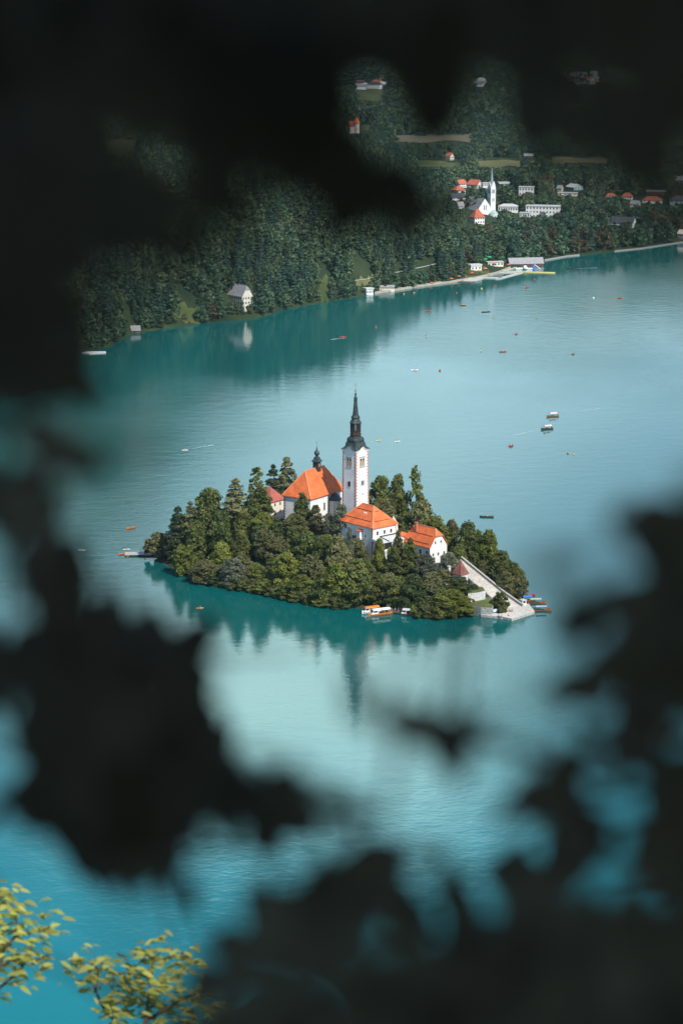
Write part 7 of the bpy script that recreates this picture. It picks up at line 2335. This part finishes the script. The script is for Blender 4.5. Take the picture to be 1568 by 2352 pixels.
treetop('bright yellow green sunlit twigs at the lower left edge', cv([(30, 120, 7), (90, 195, 8), (130, 235, 6), (40, 270, 9), (100, 335, 6), (220, 330, 6), (325, 318, 5), (262, 385, 6), (355, 385, 3), (295, 392, 4), (80, 425, 9), (130, 470, 6), (190, 525, 6), (20, 470, 8), (60, 550, 10), (120, 580, 8), (205, 605, 6), (230, 640, 4), (130, 680, 6), (60, 710, 4), (10, 600, 8), (-40, 300, 9), (-40, 500, 9), (-20, 200, 8), (232, 462, 1), (0, 400, 6)]),
        [cs([(-60, 900), (0, 740), (60, 690), (150, 600), (200, 510), (200, 440)]), cs([(0, 640), (30, 480), (10, 370), (-10, 260)]), cs([(150, 600), (60, 560), (20, 640)]), cs([(200, 590), (290, 540), (320, 510)]), cs([(30, 480), (120, 400), (260, 385), (350, 385)]), cs([(120, 400), (90, 260), (40, 130)])], 28.0, 5)
treetop('duller yellow green twigs at the bottom, right of the brightest twigs', cvd([(385, 590, 4), (435, 570, 4), (545, 505, 3), (510, 560, 6), (620, 545, 8), (650, 580, 7), (540, 600, 6), (515, 655, 3), (820, 500, 5), (890, 490, 6), (960, 460, 8), (1045, 470, 8), (1110, 505, 5), (1205, 495, 3), (1050, 560, 7), (1100, 590, 6), (1250, 570, 4), (1160, 525, 5), (760, 620, 8), (700, 650, 8), (820, 650, 8), (900, 620, 6), (960, 650, 7), (1020, 670, 6), (700, 720, 8), (760, 740, 7),
        (850, 690, 8), (930, 590, 4), (1230, 770, 6), (1300, 760, 5), (1385, 790, 4), (1250, 830, 7), (1340, 840, 7), (1455, 870, 4), (1440, 910, 7), (1150, 760, 7), (1100, 700, 6), (620, 825, 3), (590, 812, 3), (900, 760, 9), (1000, 740, 9), (690, 830, 8), (800, 800, 9), (950, 830, 9), (1080, 820, 9), (1180, 880, 9), (760, 880, 9), (880, 890, 9), (1020, 900, 9), (1350, 920, 8)]),
        [cs([(760, 1000), (640, 850), (600, 760), (560, 640), (500, 570), (430, 570)]), cs([(600, 760), (620, 640), (650, 570)]), cs([(900, 1000), (950, 680), (960, 560), (1050, 480)]), cs([(950, 680), (820, 640), (700, 660)]), cs([(900, 960), (1150, 800), (1300, 760), (1450, 870)]), cs([(960, 560), (880, 495), (820, 500)]), cs([(1050, 560), (1200, 500)])], 29.0, 6)
# added tree, out of view: its crown sits sunward to shade the near leaves
t = thing('added_shade_tree', 'unseen tree added overhead, its dark canopy keeping sun off the near leaves', 'tree', (2.6, -2.2, 247.5), 0)
cc = Vector((0, 2.0, 249.6)) + sun_dir * 5.4 - Vector((2.6, -2.2, 247.5))
r = np.random.default_rng(3)
n = 15000
d = rnd_dirs(r, n) * (r.uniform(0.05, 1, n) ** .4)[:, None] * np.array([4.6, 4.4, 2.6])
pos = d + np.array([cc.x - .4, cc.y + .3, max(cc.z, 5.6)])
keepm = (pos[:, 2] + 247.5 > 250.75)
pos = pos[keepm]
u, v = leaf_axes(r, rnd_dirs(r, len(pos)) + np.array([.3, -.3, .8]), r.uniform(.08, .16, len(pos)))
link('crown', quads_mesh('crown', pos, u, v, np.stack([r.uniform(0, 1, len(pos)), r.uniform(0, .5, len(pos))], 1), L_near), t)
mb = MB()
mb.tube([(0, 0, -1), (-.05, .1, 2), (.1, .3, 5), (cc.x * .6, cc.y * .6, 7.5)], [.30, .24, .17, .07], 10)
for a in range(9):
    q = Vector((math.cos(a * .7) * 2.8 + cc.x, math.sin(a * .7) * 2.8 + cc.y, 6.2 + (a % 3) * .8))
    mb.tube([(.1, .3, 4.2 + .2 * a), Vector((.1, .3, 4.4 + .2 * a)).lerp(q, .5) + Vector((0, 0, .4)), q], [.08, .05, .015], 6)
mb.build('trunk', M_bark, t)
print('near leaves', NL)
# ------------------------------------------------------------------ summer haze over the valley
hz = MB().box(-3500, 3500, -320, 9300, -6.5, 420).build('haze', None)
hm = bpy.data.materials.new('haze')
hm.use_nodes = True
ht = hm.node_tree
ht.nodes.clear()
ho = ht.nodes.new('ShaderNodeOutputMaterial')
hv = ht.nodes.new('ShaderNodeVolumePrincipled')
hv.inputs['Color'].default_value = (0.62, 0.95, 1.0, 1)
hv.inputs['Density'].default_value = 2.0e-5
hv.inputs['Anisotropy'].default_value = 0.2
ht.links.new(hv.outputs[0], ho.inputs['Volume'])
hz.data.materials.append(hm)
tag(hz, kind='stuff')
